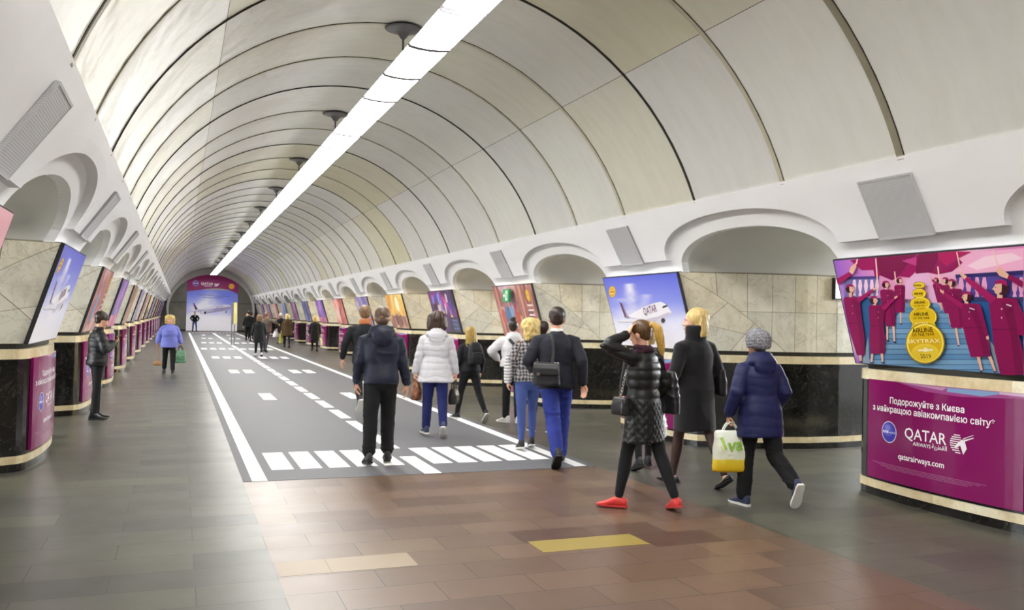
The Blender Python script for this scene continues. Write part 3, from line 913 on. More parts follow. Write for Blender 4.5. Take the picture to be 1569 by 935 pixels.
(32,'#e8b79f',[(0.294,0.772),(0.311,0.769),(0.313,0.755),(0.317,0.745),(0.311,0.742),(0.308,0.73),(0.299,0.723),(0.29,0.735)]),
(32,'#e8b79f',[(0.613,0.371),(0.626,0.371),(0.621,0.219),(0.613,0.219)]),
(33,'#b3264a',[(0.306,0.737),(0.311,0.738),(0.31,0.734)]),
(33,'#2a1014',[(0.306,0.755),(0.311,0.754),(0.308,0.75)]),
(33,'#3c0a28',[(0.61,0.222),(0.625,0.223),(0.613,0.21),(0.61,0.212)]),
(34,'#a3185f',[(0.276,0.761),(0.284,0.783),(0.302,0.788),(0.314,0.778),(0.313,0.766),(0.297,0.77)]),
(34,'#8c1152',[(0.611,0.697),(0.631,0.703),(0.645,0.702),(0.685,0.693),(0.687,0.674),(0.673,0.54),(0.674,0.465),(0.664,0.373),(0.599,0.367),(0.597,0.464),(0.602,0.541),(0.605,0.678)]),
(35,'#7a0f48',[(0.639,0.683),(0.685,0.678),(0.672,0.54),(0.664,0.374),(0.642,0.374),(0.652,0.54)]),
(36,'#6d0c40',[(0.602,0.543),(0.673,0.543),(0.672,0.538),(0.602,0.538)]),
(36,'#e8b79f',[(0.636,0.736),(0.648,0.735),(0.645,0.698),(0.631,0.699)]),
(37,'#e9c9d6',[(0.639,0.645),(0.638,0.643),(0.637,0.642),(0.635,0.643),(0.635,0.645),(0.636,0.648),(0.638,0.649),(0.639,0.648)]),
(37,'#e9c9d6',[(0.634,0.6),(0.633,0.598),(0.631,0.597),(0.63,0.598),(0.63,0.6),(0.631,0.603),(0.632,0.604),(0.633,0.603)]),
(38,'#3a1420',[(0.665,0.743),(0.663,0.733),(0.659,0.724),(0.654,0.718),(0.649,0.715),(0.643,0.715),(0.638,0.719),(0.635,0.726),(0.633,0.735),(0.634,0.745),(0.636,0.755),(0.64,0.763),(0.645,0.77),(0.65,0.773),(0.656,0.772),(0.66,0.769),(0.664,0.762),(0.666,0.753)]),
(39,'#e8b79f',[(0.119,0.118),(0.136,0.12),(0.114,0.018),(0.103,0.017)]),
(39,'#e8b79f',[(0.176,0.11),(0.192,0.112),(0.184,0.026),(0.174,0.025)]),
(39,'#e8b79f',[(0.037,0.09),(0.056,0.092),(0.046,0.019),(0.034,0.018)]),
(39,'#e8b79f',[(0.651,0.765),(0.636,0.764),(0.63,0.75),(0.624,0.741),(0.629,0.737),(0.629,0.725),(0.635,0.718),(0.646,0.729)]),
(40,'#3c0a28',[(0.1,0.021),(0.119,0.023),(0.12,0.009),(0.1,0.009)]),
(40,'#3c0a28',[(0.171,0.029),(0.19,0.031),(0.191,0.017),(0.171,0.017)]),
(40,'#3c0a28',[(0.031,0.021),(0.052,0.024),(0.053,0.009),(0.031,0.009)]),
(40,'#b3264a',[(0.632,0.732),(0.628,0.734),(0.628,0.73)]),
(40,'#2a1014',[(0.636,0.749),(0.631,0.749),(0.633,0.745)]),
(41,'#8c1152',[(0.173,0.564),(0.195,0.571),(0.214,0.571),(0.266,0.563),(0.268,0.541),(0.231,0.377),(0.226,0.259),(0.203,0.113),(0.115,0.1),(0.13,0.253),(0.15,0.374),(0.165,0.542)]),
(41,'#8c1152',[(0.023,0.643),(0.055,0.651),(0.076,0.65),(0.119,0.64),(0.121,0.616),(0.105,0.393),(0.1,0.257),(0.074,0.086),(0.024,0.077),(0.014,0.252),(0.011,0.391),(0.014,0.619)]),
(41,'#a3185f',[(0.664,0.752),(0.662,0.774),(0.648,0.781),(0.635,0.773),(0.633,0.761),(0.648,0.763)]),
(42,'#7a0f48',[(0.205,0.549),(0.266,0.545),(0.23,0.377),(0.203,0.115),(0.174,0.112),(0.207,0.376)]),
(42,'#7a0f48',[(0.067,0.626),(0.119,0.62),(0.104,0.393),(0.074,0.089),(0.057,0.087),(0.078,0.393)]),
(43,'#6d0c40',[(0.15,0.378),(0.232,0.38),(0.231,0.374),(0.15,0.372)]),
(43,'#e8b79f',[(0.201,0.602),(0.217,0.601),(0.213,0.567),(0.195,0.567)]),
(43,'#6d0c40',[(0.012,0.395),(0.106,0.397),(0.105,0.391),(0.011,0.388)]),
(43,'#e8b79f',[(0.066,0.714),(0.084,0.713),(0.075,0.646),(0.055,0.646)]),
(44,'#e9c9d6',[(0.221,0.503),(0.22,0.5),(0.218,0.499),(0.216,0.5),(0.216,0.503),(0.217,0.506),(0.219,0.507),(0.22,0.506)]),
(44,'#e9c9d6',[(0.213,0.449),(0.212,0.446),(0.21,0.445),(0.208,0.446),(0.208,0.449),(0.209,0.451),(0.211,0.453),(0.213,0.452)]),
(44,'#e9c9d6',[(0.071,0.562),(0.069,0.559),(0.067,0.558),(0.065,0.559),(0.065,0.562),(0.066,0.566),(0.068,0.567),(0.07,0.565)]),
(44,'#e9c9d6',[(0.06,0.49),(0.058,0.486),(0.056,0.485),(0.054,0.486),(0.054,0.49),(0.055,0.493),(0.057,0.494),(0.059,0.493)]),
(45,'#3a1420',[(0.223,0.611),(0.22,0.6),(0.215,0.589),(0.208,0.582),(0.201,0.578),(0.194,0.578),(0.188,0.582),(0.183,0.59),(0.181,0.6),(0.182,0.612),(0.185,0.624),(0.19,0.634),(0.196,0.641),(0.204,0.645),(0.211,0.645),(0.217,0.641),(0.221,0.633),(0.223,0.623)]),
(45,'#3a1420',[(0.091,0.724),(0.088,0.711),(0.082,0.7),(0.075,0.692),(0.067,0.688),(0.059,0.689),(0.052,0.693),(0.047,0.702),(0.044,0.714),(0.045,0.726),(0.048,0.739),(0.054,0.75),(0.061,0.758),(0.069,0.762),(0.077,0.762),(0.084,0.757),(0.089,0.748),(0.092,0.737)]),
(46,'#e8b79f',[(0.207,0.636),(0.226,0.633),(0.229,0.617),(0.233,0.606),(0.227,0.602),(0.223,0.588),(0.212,0.58),(0.202,0.594)]),
(46,'#e8b79f',[(0.073,0.751),(0.095,0.748),(0.098,0.73),(0.103,0.718),(0.096,0.714),(0.091,0.699),(0.079,0.691),(0.068,0.705)]),
(47,'#b3264a',[(0.221,0.596),(0.226,0.598),(0.225,0.593)]),
(47,'#2a1014',[(0.221,0.616),(0.227,0.615),(0.223,0.611)]),
(47,'#b3264a',[(0.089,0.708),(0.095,0.709),(0.094,0.704)]),
(47,'#2a1014',[(0.089,0.73),(0.096,0.729),(0.092,0.724)]),
(48,'#a3185f',[(0.187,0.622),(0.196,0.648),(0.216,0.654),(0.23,0.643),(0.229,0.63),(0.211,0.633)]),
(48,'#a3185f',[(0.05,0.737),(0.06,0.765),(0.084,0.771),(0.1,0.759),(0.098,0.744),(0.078,0.749)]),
(49,'#a3185f',[(0.258,0.515),(0.244,0.545),(0.328,0.635),(0.335,0.619)]),
(49,'#a3185f',[(0.112,0.588),(0.1,0.625),(0.214,0.72),(0.22,0.701)]),
(50,'#e8b79f',[(0.329,0.634),(0.346,0.651),(0.354,0.645),(0.335,0.62)]),
(50,'#e8b79f',[(0.214,0.719),(0.235,0.734),(0.243,0.725),(0.22,0.702)]),
(51,'#e8b79f',[(0.693,0.147),(0.71,0.149),(0.71,0.018),(0.7,0.016)]),
(51,'#e8b79f',[(0.747,0.146),(0.763,0.148),(0.771,0.02),(0.762,0.019)]),
(52,'#3c0a28',[(0.697,0.019),(0.715,0.022),(0.7,0.005),(0.697,0.007)]),
(52,'#3c0a28',[(0.759,0.022),(0.776,0.024),(0.762,0.008),(0.759,0.01)]),
(53,'#8c1152',[(0.675,0.57),(0.689,0.579),(0.708,0.579),(0.759,0.569),(0.761,0.545),(0.755,0.376),(0.765,0.271),(0.761,0.142),(0.667,0.128),(0.66,0.264),(0.659,0.372),(0.666,0.546)]),
(54,'#7a0f48',[(0.699,0.554),(0.759,0.549),(0.753,0.376),(0.76,0.144),(0.729,0.141),(0.727,0.375)]),
(55,'#6d0c40',[(0.66,0.376),(0.755,0.379),(0.754,0.373),(0.659,0.37)]),
(55,'#e8b79f',[(0.695,0.618),(0.711,0.618),(0.707,0.574),(0.689,0.575)]),
(56,'#e9c9d6',[(0.706,0.507),(0.705,0.503),(0.703,0.502),(0.701,0.503),(0.701,0.507),(0.702,0.51),(0.704,0.511),(0.705,0.51)]),
(56,'#e9c9d6',[(0.699,0.45),(0.698,0.447),(0.696,0.445),(0.694,0.446),(0.694,0.45),(0.695,0.453),(0.697,0.454),(0.699,0.453)]),
(57,'#3a1420',[(0.732,0.628),(0.729,0.616),(0.725,0.604),(0.718,0.596),(0.711,0.592),(0.704,0.592),(0.698,0.597),(0.694,0.605),(0.692,0.617),(0.692,0.63),(0.695,0.643),(0.7,0.654),(0.706,0.662),(0.713,0.666),(0.72,0.666),(0.726,0.661),(0.73,0.653),(0.732,0.641)]),
(58,'#e8b79f',[(0.714,0.656),(0.695,0.654),(0.688,0.637),(0.68,0.624),(0.686,0.62),(0.686,0.604),(0.694,0.595),(0.707,0.609)]),
(59,'#b3264a',[(0.69,0.613),(0.685,0.615),(0.685,0.61)]),
(59,'#2a1014',[(0.695,0.635),(0.689,0.635),(0.692,0.63)]),
(60,'#a3185f',[(0.73,0.64),(0.728,0.669),(0.71,0.677),(0.693,0.666),(0.691,0.651),(0.71,0.654)]),
(61,'#a3185f',[(0.687,0.57),(0.667,0.533),(0.594,0.658),(0.605,0.678)]),
(62,'#e8b79f',[(0.595,0.659),(0.583,0.683),(0.587,0.7),(0.605,0.676)]),
(63,'#8c1152',[(0.74,0.563),(0.764,0.545),(0.771,0.318),(0.757,0.3)]),
(64,'#e8b79f',[(0.758,0.304),(0.772,0.316),(0.771,0.286),(0.76,0.28)]),
(65,'#a3185f',[(0.001,0.826),(0.095,0.888),(0.11,0.856),(0.004,0.767)]),
(66,'#e8b79f',[(0.095,0.888),(0.113,0.934),(0.15,0.97),(0.149,0.93),(0.116,0.865)]),
(67,'#8c1152',[(0.815,0.612),(0.844,0.624),(0.869,0.623),(0.928,0.608),(0.931,0.573),(0.903,0.37),(0.908,0.211),(0.892,0.013),(0.789,-0.008),(0.786,0.201),(0.793,0.366),(0.804,0.575)]),
(68,'#7a0f48',[(0.858,0.587),(0.928,0.579),(0.901,0.37),(0.891,0.017),(0.857,0.012),(0.871,0.369)]),
(69,'#6d0c40',[(0.793,0.371),(0.903,0.375),(0.902,0.366),(0.792,0.362)]),
(69,'#e8b79f',[(0.852,0.679),(0.874,0.678),(0.868,0.617),(0.844,0.617)]),
(70,'#e9c9d6',[(0.858,0.531),(0.857,0.526),(0.854,0.524),(0.851,0.526),(0.851,0.531),(0.853,0.536),(0.855,0.538),(0.858,0.536)]),
(70,'#e9c9d6',[(0.85,0.461),(0.849,0.457),(0.846,0.455),(0.844,0.457),(0.843,0.461),(0.845,0.466),(0.848,0.468),(0.85,0.466)]),
(71,'#3a1420',[(0.903,0.693),(0.899,0.674),(0.893,0.658),(0.884,0.646),(0.874,0.64),(0.865,0.64),(0.856,0.647),(0.85,0.66),(0.847,0.677),(0.847,0.696),(0.851,0.715),(0.858,0.731),(0.867,0.743),(0.877,0.749),(0.886,0.748),(0.895,0.741),(0.901,0.728),(0.904,0.712)]),
(72,'#e8b79f',[(0.878,0.733),(0.851,0.732),(0.841,0.706),(0.83,0.688),(0.838,0.681),(0.839,0.659),(0.85,0.645),(0.869,0.665)]),
(73,'#b3264a',[(0.844,0.672),(0.838,0.675),(0.838,0.667)]),
(73,'#2a1014',[(0.852,0.704),(0.843,0.703),(0.847,0.697)]),
(74,'#a3185f',[(0.9,0.709),(0.898,0.751),(0.872,0.764),(0.849,0.748),(0.846,0.727),(0.872,0.73)]),
(75,'#a3185f',[(0.843,0.621),(0.813,0.57),(0.714,0.772),(0.731,0.799)]),
(76,'#e8b79f',[(0.715,0.773),(0.699,0.812),(0.706,0.836),(0.73,0.797)]),
(77,'#8c1152',[(0.909,0.594),(0.935,0.56),(0.958,0.328),(0.904,0.325)]),
(78,'#8c1152',[(0.904,0.766),(0.919,0.798),(0.967,0.743),(0.961,0.691)]),
(79,'#e8b79f',[(0.862,0.836),(0.883,0.857),(0.916,0.798),(0.905,0.766),(0.875,0.791)]),
(80,'#f3dfe6',[(0.878,0.563),(0.899,0.549),(0.902,0.558),(0.881,0.572)]),
(80,'#f3dfe6',[(0.71,0.536),(0.733,0.522),(0.736,0.531),(0.713,0.545)]),
(81,'#b08d10',[(0.518,0.739),(0.516,0.731),(0.511,0.724),(0.504,0.718),(0.496,0.713),(0.487,0.711),(0.478,0.712),(0.469,0.715),(0.462,0.72),(0.457,0.727),(0.454,0.734),(0.454,0.743),(0.456,0.751),(0.461,0.759),(0.468,0.765),(0.476,0.769),(0.485,0.771),(0.495,0.77),(0.503,0.767),(0.51,0.762),(0.515,0.755),(0.518,0.748)]),
(81,'#b08d10',[(0.515,0.668),(0.512,0.655),(0.506,0.644),(0.498,0.635),(0.488,0.628),(0.477,0.625),(0.466,0.625),(0.456,0.629),(0.447,0.636),(0.441,0.646),(0.438,0.658),(0.438,0.671),(0.442,0.683),(0.448,0.695),(0.456,0.704),(0.466,0.711),(0.477,0.714),(0.488,0.713),(0.498,0.709),(0.506,0.702),(0.512,0.692),(0.515,0.68)]),
(81,'#b08d10',[(0.525,0.578),(0.521,0.561),(0.512,0.545),(0.501,0.532),(0.486,0.522),(0.471,0.517),(0.455,0.517),(0.44,0.522),(0.428,0.532),(0.419,0.546),(0.414,0.562),(0.415,0.58),(0.419,0.598),(0.428,0.614),(0.44,0.628),(0.455,0.637),(0.471,0.641),(0.486,0.641),(0.501,0.635),(0.513,0.625),(0.521,0.612),(0.525,0.596)]),
(81,'#b08d10',[(0.545,0.465),(0.539,0.439),(0.527,0.415),(0.511,0.395),(0.492,0.38),(0.47,0.371),(0.448,0.371),(0.428,0.378),(0.412,0.392),(0.4,0.412),(0.394,0.436),(0.394,0.463),(0.401,0.49),(0.413,0.514),(0.43,0.534),(0.451,0.548),(0.472,0.556),(0.494,0.555),(0.513,0.548),(0.529,0.534),(0.54,0.514),(0.545,0.49)]),
(82,'#f7e25a',[(0.514,0.739),(0.512,0.733),(0.508,0.727),(0.502,0.722),(0.495,0.719),(0.487,0.718),(0.479,0.718),(0.472,0.72),(0.465,0.724),(0.461,0.73),(0.458,0.736),(0.458,0.743),(0.46,0.749),(0.464,0.755),(0.47,0.76),(0.477,0.763),(0.485,0.765),(0.493,0.764),(0.501,0.762),(0.507,0.758),(0.511,0.752),(0.514,0.746)]),
(82,'#f7e25a',[(0.511,0.668),(0.508,0.657),(0.503,0.647),(0.496,0.639),(0.487,0.634),(0.477,0.631),(0.467,0.631),(0.458,0.635),(0.45,0.641),(0.445,0.649),(0.442,0.66),(0.442,0.671),(0.445,0.682),(0.45,0.691),(0.458,0.699),(0.467,0.705),(0.477,0.708),(0.487,0.707),(0.496,0.703),(0.503,0.697),(0.508,0.689),(0.511,0.679)]),
(82,'#f7e25a',[(0.522,0.578),(0.518,0.563),(0.51,0.548),(0.499,0.536),(0.485,0.528),(0.471,0.523),(0.456,0.523),(0.442,0.528),(0.431,0.537),(0.423,0.549),(0.419,0.564),(0.418,0.58),(0.423,0.596),(0.431,0.611),(0.442,0.623),(0.456,0.631),(0.471,0.635),(0.485,0.635),(0.498,0.63),(0.51,0.621),(0.517,0.609),(0.521,0.594)]),
(82,'#f7e25a',[(0.541,0.465),(0.536,0.44),(0.525,0.418),(0.509,0.399),(0.491,0.385),(0.47,0.378),(0.45,0.377),(0.431,0.383),(0.415,0.397),(0.404,0.415),(0.398,0.438),(0.398,0.463),(0.405,0.488),(0.416,0.511),(0.432,0.529),(0.452,0.543),(0.472,0.55),(0.492,0.549),(0.511,0.542),(0.526,0.529),(0.536,0.511),(0.542,0.489)]),
(83,'#e8c21a',[(0.51,0.74),(0.508,0.735),(0.505,0.731),(0.5,0.727),(0.494,0.725),(0.487,0.724),(0.481,0.724),(0.474,0.726),(0.469,0.729),(0.465,0.733),(0.463,0.738),(0.462,0.742),(0.464,0.747),(0.467,0.752),(0.472,0.755),(0.478,0.757),(0.485,0.758),(0.492,0.758),(0.498,0.756),(0.503,0.753),(0.507,0.749),(0.509,0.745)]),
(83,'#e8c21a',[(0.507,0.668),(0.504,0.659),(0.5,0.651),(0.493,0.644),(0.486,0.639),(0.477,0.637),(0.469,0.637),(0.461,0.64),(0.454,0.645),(0.449,0.653),(0.447,0.661),(0.447,0.67),(0.449,0.68),(0.454,0.688),(0.46,0.695),(0.468,0.699),(0.477,0.701),(0.485,0.701),(0.493,0.698),(0.5,0.693),(0.504,0.686),(0.507,0.677)]),
(83,'#e8c21a',[(0.517,0.578),(0.513,0.565),(0.506,0.552),(0.496,0.541),(0.484,0.534),(0.471,0.53),(0.458,0.53),(0.445,0.534),(0.435,0.542),(0.427,0.553),(0.423,0.566),(0.423,0.58),(0.427,0.594),(0.434,0.607),(0.445,0.618),(0.457,0.625),(0.47,0.629),(0.484,0.628),(0.496,0.624),(0.506,0.616),(0.513,0.605),(0.517,0.592)]),
(83,'#e8c21a',[(0.537,0.464),(0.532,0.442),(0.521,0.421),(0.507,0.404),(0.49,0.391),(0.47,0.384),(0.451,0.383),(0.434,0.389),(0.419,0.401),(0.408,0.419),(0.403,0.44),(0.403,0.463),(0.409,0.486),(0.42,0.507),(0.435,0.525),(0.453,0.537),(0.472,0.543),(0.491,0.543),(0.508,0.537),(0.522,0.524),(0.532,0.507),(0.537,0.487)]),
(84,'#e8c21a',[(0.407,0.402),(0.428,0.44),(0.505,0.442),(0.527,0.405),(0.533,0.306),(0.377,0.297)]),
(85,'#b08d10',[(0.556,0.239),(0.55,0.204),(0.54,0.17),(0.527,0.138),(0.511,0.109),(0.492,0.085),(0.472,0.066),(0.451,0.053),(0.43,0.047),(0.41,0.048),(0.391,0.056),(0.374,0.072),(0.361,0.093),(0.351,0.121),(0.345,0.153),(0.343,0.187),(0.346,0.224),(0.353,0.261),(0.364,0.296),(0.378,0.329),(0.395,0.358),(0.415,0.381),(0.435,0.399),(0.456,0.41),(0.477,0.414),(0.497,0.411),(0.515,0.401),(0.53,0.385),(0.543,0.363),(0.552,0.337),(0.557,0.307),(0.559,0.274)]),
(86,'#f7e25a',[(0.551,0.239),(0.545,0.205),(0.536,0.173),(0.523,0.142),(0.508,0.115),(0.49,0.092),(0.471,0.074),(0.451,0.062),(0.431,0.056),(0.412,0.057),(0.394,0.065),(0.378,0.08),(0.365,0.1),(0.356,0.126),(0.35,0.157),(0.349,0.19),(0.351,0.225),(0.358,0.259),(0.368,0.293),(0.382,0.324),(0.398,0.352),(0.417,0.374),(0.436,0.39),(0.456,0.401),(0.476,0.405),(0.495,0.402),(0.512,0.393),(0.526,0.378),(0.538,0.357),(0.547,0.332),(0.552,0.303),(0.553,0.272)]),
(87,'#e3b812',[(0.542,0.238),(0.537,0.207),(0.528,0.178),(0.517,0.15),(0.503,0.125),(0.487,0.104),(0.47,0.088),(0.451,0.077),(0.433,0.072),(0.416,0.073),(0.4,0.08),(0.385,0.093),(0.374,0.112),(0.365,0.136),(0.36,0.163),(0.359,0.194),(0.361,0.225),(0.367,0.257),(0.377,0.288),(0.389,0.316),(0.404,0.341),(0.42,0.361),(0.438,0.376),(0.456,0.386),(0.474,0.39),(0.491,0.387),(0.506,0.379),(0.52,0.365),(0.53,0.346),(0.538,0.323),(0.543,0.297),(0.544,0.268)]),
(88,'#f0cf3a',[(0.516,0.155),(0.512,0.136),(0.503,0.117),(0.491,0.101),(0.477,0.087),(0.46,0.076),(0.442,0.069),(0.424,0.067),(0.407,0.07),(0.392,0.077),(0.379,0.089),(0.371,0.104),(0.367,0.122),(0.367,0.141),(0.372,0.161),(0.381,0.18),(0.394,0.197),(0.409,0.211),(0.426,0.221),(0.444,0.227),(0.462,0.228),(0.479,0.225),(0.493,0.217),(0.505,0.205),(0.512,0.191),(0.516,0.173)]),
(89,'#fdf3c8',[(0.408,0.171),(0.488,0.186),(0.487,0.167),(0.408,0.155)]),
(90,'#fdf3c8',[(0.463,0.173),(0.459,0.161),(0.451,0.154),(0.442,0.153),(0.436,0.159),(0.435,0.17),(0.439,0.182),(0.447,0.19),(0.456,0.19),(0.462,0.184)]),
]
CREW_TEXT = [('AIRLINE', (0.398, 0.322), (0.51, 0.336)), ('OF THE YEAR', (0.394, 0.288), (0.514, 0.305)), ('SKYTRAX', (0.361, 0.225), (0.536, 0.244)), ('2019', (0.415, 0.097), (0.471, 0.1)), ('AIRLINE', (0.424, 0.472), (0.504, 0.479)), ('OF THE YEAR', (0.42, 0.443), (0.506, 0.449)), ('AIRLINE', (0.44, 0.58), (0.499, 0.584)), ('OF THE YEAR', (0.438, 0.557), (0.496, 0.559)), ('AIRLINE', (0.45, 0.661), (0.497, 0.662)), ('AIRLINE', (0.458, 0.734), (0.497, 0.733)), ('SKYTRAX', (0.422, 0.399), (0.493, 0.409))]
PLANE_ART = [
(1,'#d8d0dc',[(0.554,0.328),(0.507,0.305),(0.382,0.316),(0.447,0.346)]),
(2,'#cfc6d6',[(0.836,0.478),(0.809,0.56),(0.796,0.587),(0.73,0.636),(0.618,0.611),(0.466,0.549),(0.351,0.491),(0.23,0.434),(0.207,0.4),(0.28,0.379),(0.415,0.331),(0.497,0.323),(0.645,0.373),(0.76,0.423)]),
(3,'#7c7392',[(0.23,0.434),(0.618,0.611),(0.73,0.636),(0.671,0.606),(0.487,0.52),(0.293,0.431),(0.209,0.397)]),
(4,'#f3eff4',[(0.837,0.485),(0.81,0.563),(0.776,0.612),(0.73,0.636),(0.618,0.611),(0.466,0.549),(0.352,0.494),(0.237,0.438),(0.289,0.416),(0.457,0.39),(0.659,0.436),(0.788,0.492)]),
(5,'#5c1d4c',[(0.167,0.644),(0.196,0.622),(0.238,0.443),(0.195,0.403),(0.185,0.475)]),
(5,'#d9a514',[(0.147,0.795),(0.14,0.773),(0.129,0.753),(0.117,0.736),(0.103,0.723),(0.088,0.715),(0.074,0.713),(0.061,0.716),(0.05,0.725),(0.043,0.739),(0.039,0.757),(0.039,0.777),(0.042,0.799),(0.05,0.821),(0.06,0.841),(0.073,0.858),(0.088,0.871),(0.102,0.879),(0.116,0.881),(0.129,0.877),(0.139,0.868),(0.147,0.854),(0.151,0.837),(0.151,0.816)]),
(6,'#a08bb0',[(0.196,0.622),(0.208,0.61),(0.238,0.443),(0.215,0.423)]),
(6,'#eec23a',[(0.138,0.795),(0.131,0.776),(0.123,0.759),(0.112,0.744),(0.1,0.733),(0.088,0.725),(0.076,0.723),(0.066,0.726),(0.057,0.734),(0.051,0.746),(0.048,0.762),(0.049,0.78),(0.052,0.799),(0.059,0.818),(0.067,0.836),(0.078,0.851),(0.09,0.862),(0.102,0.868),(0.114,0.87),(0.124,0.867),(0.132,0.859),(0.138,0.847),(0.141,0.832),(0.141,0.814)]),
(7,'#b57f0c',[(0.059,0.782),(0.131,0.788),(0.133,0.809),(0.061,0.803)]),
(7,'#b57f0c',[(0.079,0.827),(0.128,0.829),(0.129,0.841),(0.081,0.839)]),
(7,'#b57f0c',[(0.057,0.741),(0.107,0.745),(0.108,0.757),(0.059,0.753)]),
(8,'#1c1a22',[(0.737,0.561),(0.759,0.581),(0.803,0.59),(0.808,0.571),(0.775,0.56),(0.743,0.544)]),
(9,'#e9e6ee',[(0.044,0.364),(0.285,0.399),(0.507,0.394),(0.505,0.355),(0.319,0.355),(0.119,0.347)]),
(10,'#b9b4c4',[(0.043,0.361),(0.119,0.347),(0.319,0.355),(0.502,0.354),(0.495,0.342),(0.3,0.34),(0.101,0.336)]),
(11,'#d9d4de',[(0.74,0.368),(0.734,0.354),(0.724,0.341),(0.709,0.331),(0.691,0.324),(0.673,0.322),(0.655,0.323),(0.64,0.329),(0.629,0.339),(0.624,0.351),(0.624,0.365),(0.63,0.379),(0.641,0.392),(0.657,0.402),(0.674,0.409),(0.693,0.411),(0.71,0.409),(0.725,0.403),(0.735,0.394),(0.74,0.381)]),
(12,'#2a2430',[(0.736,0.381),(0.731,0.369),(0.723,0.358),(0.713,0.35),(0.702,0.347),(0.693,0.35),(0.686,0.357),(0.682,0.368),(0.683,0.38),(0.688,0.393),(0.696,0.404),(0.706,0.412),(0.717,0.414),(0.726,0.412),(0.733,0.405),(0.736,0.394)]),
]
PLANE_TEXT = ((0.478, 0.451), (0.664, 0.505))
# ------------------------------------------------------------------ printed things
def m_print(name, rough):
    t = NT(name)
    at = t.n('ShaderNodeAttribute', attribute_name='tint')
    t.base(at.outputs['Color']); t.rough(rough)
    return t.m
M_PRINT = m_print('printed_film', 0.3)
M_PRINTG = m_print('glossy_printed_film', 0.2)
def m_glow_print():
    t = NT('glowing_banner_film')
    at = t.n('ShaderNodeAttribute', attribute_name='tint')
    t.base(at.outputs['Color']); t.rough(0.4)
    t.link(at.outputs['Color'], t.b.inputs['Emission Color']); t.b.inputs['Emission Strength'].default_value = 0.38  # glow added in the print's own colours to brighten the end banner
    return t.m
M_GLOWPRINT = m_glow_print()
M_FRAME = plain('black_poster_edge', '#1b1a1c', 0.5, 0.1, 10)
TXT = {}
def text_geo(body, bold=0.0):
    key = (body, bold)
    if key in TXT: return TXT[key]
    cu = bpy.data.curves.new('lettering', 'FONT')
    cu.body = body; cu.resolution_u = 2; cu.offset = bold
    o = bpy.data.objects.new('lettering', cu)
    C.objects.link(o)
    dg = bpy.context.evaluated_depsgraph_get()
    me = bpy.data.meshes.new_from_object(o.evaluated_get(dg))
    v = np.array([x.co[:2] for x in me.vertices]); f = [tuple(p.vertices) for p in me.polygons]
    bpy.data.objects.remove(o); bpy.data.curves.remove(cu); bpy.data.meshes.remove(me)
    wd = v[:, 0].max() - v[:, 0].min()
    v[:, 0] -= v[:, 0].min()
    TXT[key] = (v / wd, f)
    return TXT[key]
class Art:
    """flat printed artwork: filled outlines in poster coordinates, each with its ink colour"""
    def __init__(s, strip=None): s.v = []; s.f = []; s.c = []; s.strip = strip
    def poly(s, layer, col, pts):
        col = lin(col) if isinstance(col, str) else col
        pts = list(pts)
        ar = sum(a[0] * b[1] - b[0] * a[1] for a, b in zip(pts, pts[1:] + pts[:1]))
        if ar < 0: pts = pts[::-1]
        from mathutils.geometry import tessellate_polygon
        tris = tessellate_polygon([[Vector((p[0], p[1], 0)) for p in pts]])
        for t in tris:
            tri = [pts[i] for i in t]
            if s.strip:
                x = math.floor(min(p[0] for p in tri) / s.strip) * s.strip; xm = max(p[0] for p in tri)
                while x < xm:
                    q = clip_half(clip_half(tri, 1, 0, -x), -1, 0, x + s.strip)
                    if len(q) >= 3 and area(q) > 1e-9: s._face(layer, col, q)
                    x += s.strip
            else: s._face(layer, col, tri)
    def _face(s, layer, col, q):
        ar = sum(a[0] * b[1] - b[0] * a[1] for a, b in zip(q, q[1:] + q[:1]))
        if ar < 0: q = q[::-1]
        b = len(s.v); s.v.extend([(p[0], p[1], layer) for p in q]); s.f.append(tuple(range(b, b + len(q)))); s.c.append([col] * len(q))
    def ell(s, layer, col, cx, cy, rx, ry, n=28):
        s.poly(layer, col, [(cx + rx * math.cos(2 * PI * i / n), cy + ry * math.sin(2 * PI * i / n)) for i in range(n)])
    def text(s, layer, col, body, p0, p1, bold=0.0, hscale=1.0):
        v, f = text_geo(body, bold)
        col = lin(col)
        dx, dy = p1[0] - p0[0], p1[1] - p0[1]
        L = math.hypot(dx, dy)
        b = len(s.v)
        asp = getattr(s, 'asp', 1.0)          # metres per u / metres per v
        for x, y in v: s.v.append((p0[0] + dx * x, p0[1] + dy * x + L * y * asp * hscale, layer))
        for q in f:
            pts = [s.v[b + i] for i in q]
            ar = sum(a[0] * c[1] - c[0] * a[1] for a, c in zip(pts, pts[1:] + pts[:1]))
            q = tuple(b + i for i in q)
            s.f.append(q if ar > 0 else q[::-1]); s.c.append([col] * len(q))
    def grid(s, layer, fn, nx, ny, u0=0, u1=1, v0=0, v1=1):
        us = np.linspace(u0, u1, nx + 1); vs_ = np.linspace(v0, v1, ny + 1)
        U, V = np.meshgrid(us, vs_)
        col = fn(U.ravel(), V.ravel())
        b = len(s.v)
        s.v.extend([(u, v, layer) for u, v in zip(U.ravel(), V.ravel())])
        for j in range(ny):
            for i in range(nx):
                a = j * (nx + 1) + i
                q = (a, a + 1, a + nx + 2, a + nx + 1)
                s.f.append(tuple(b + k for k in q)); s.c.append([tuple(col[k]) for k in q])
    def build(s, name, parent, mp, mat=None, step=0.0004, flip=False):
        vs = [mp(u, v, l * step) for u, v, l in s.v]
        fs = [f[::-1] for f in s.f] if flip else s.f
        o = mesh_from(name, vs, fs, parent, mat or M_PRINT)
        a = o.data.color_attributes.new('tint', 'FLOAT_COLOR', 'CORNER')
        flat = []
        for c in s.c:
            for q in (c[::-1] if flip else c): flat.extend((q[0], q[1], q[2], 1))
        a.data.foreach_set('color', flat)
        return o
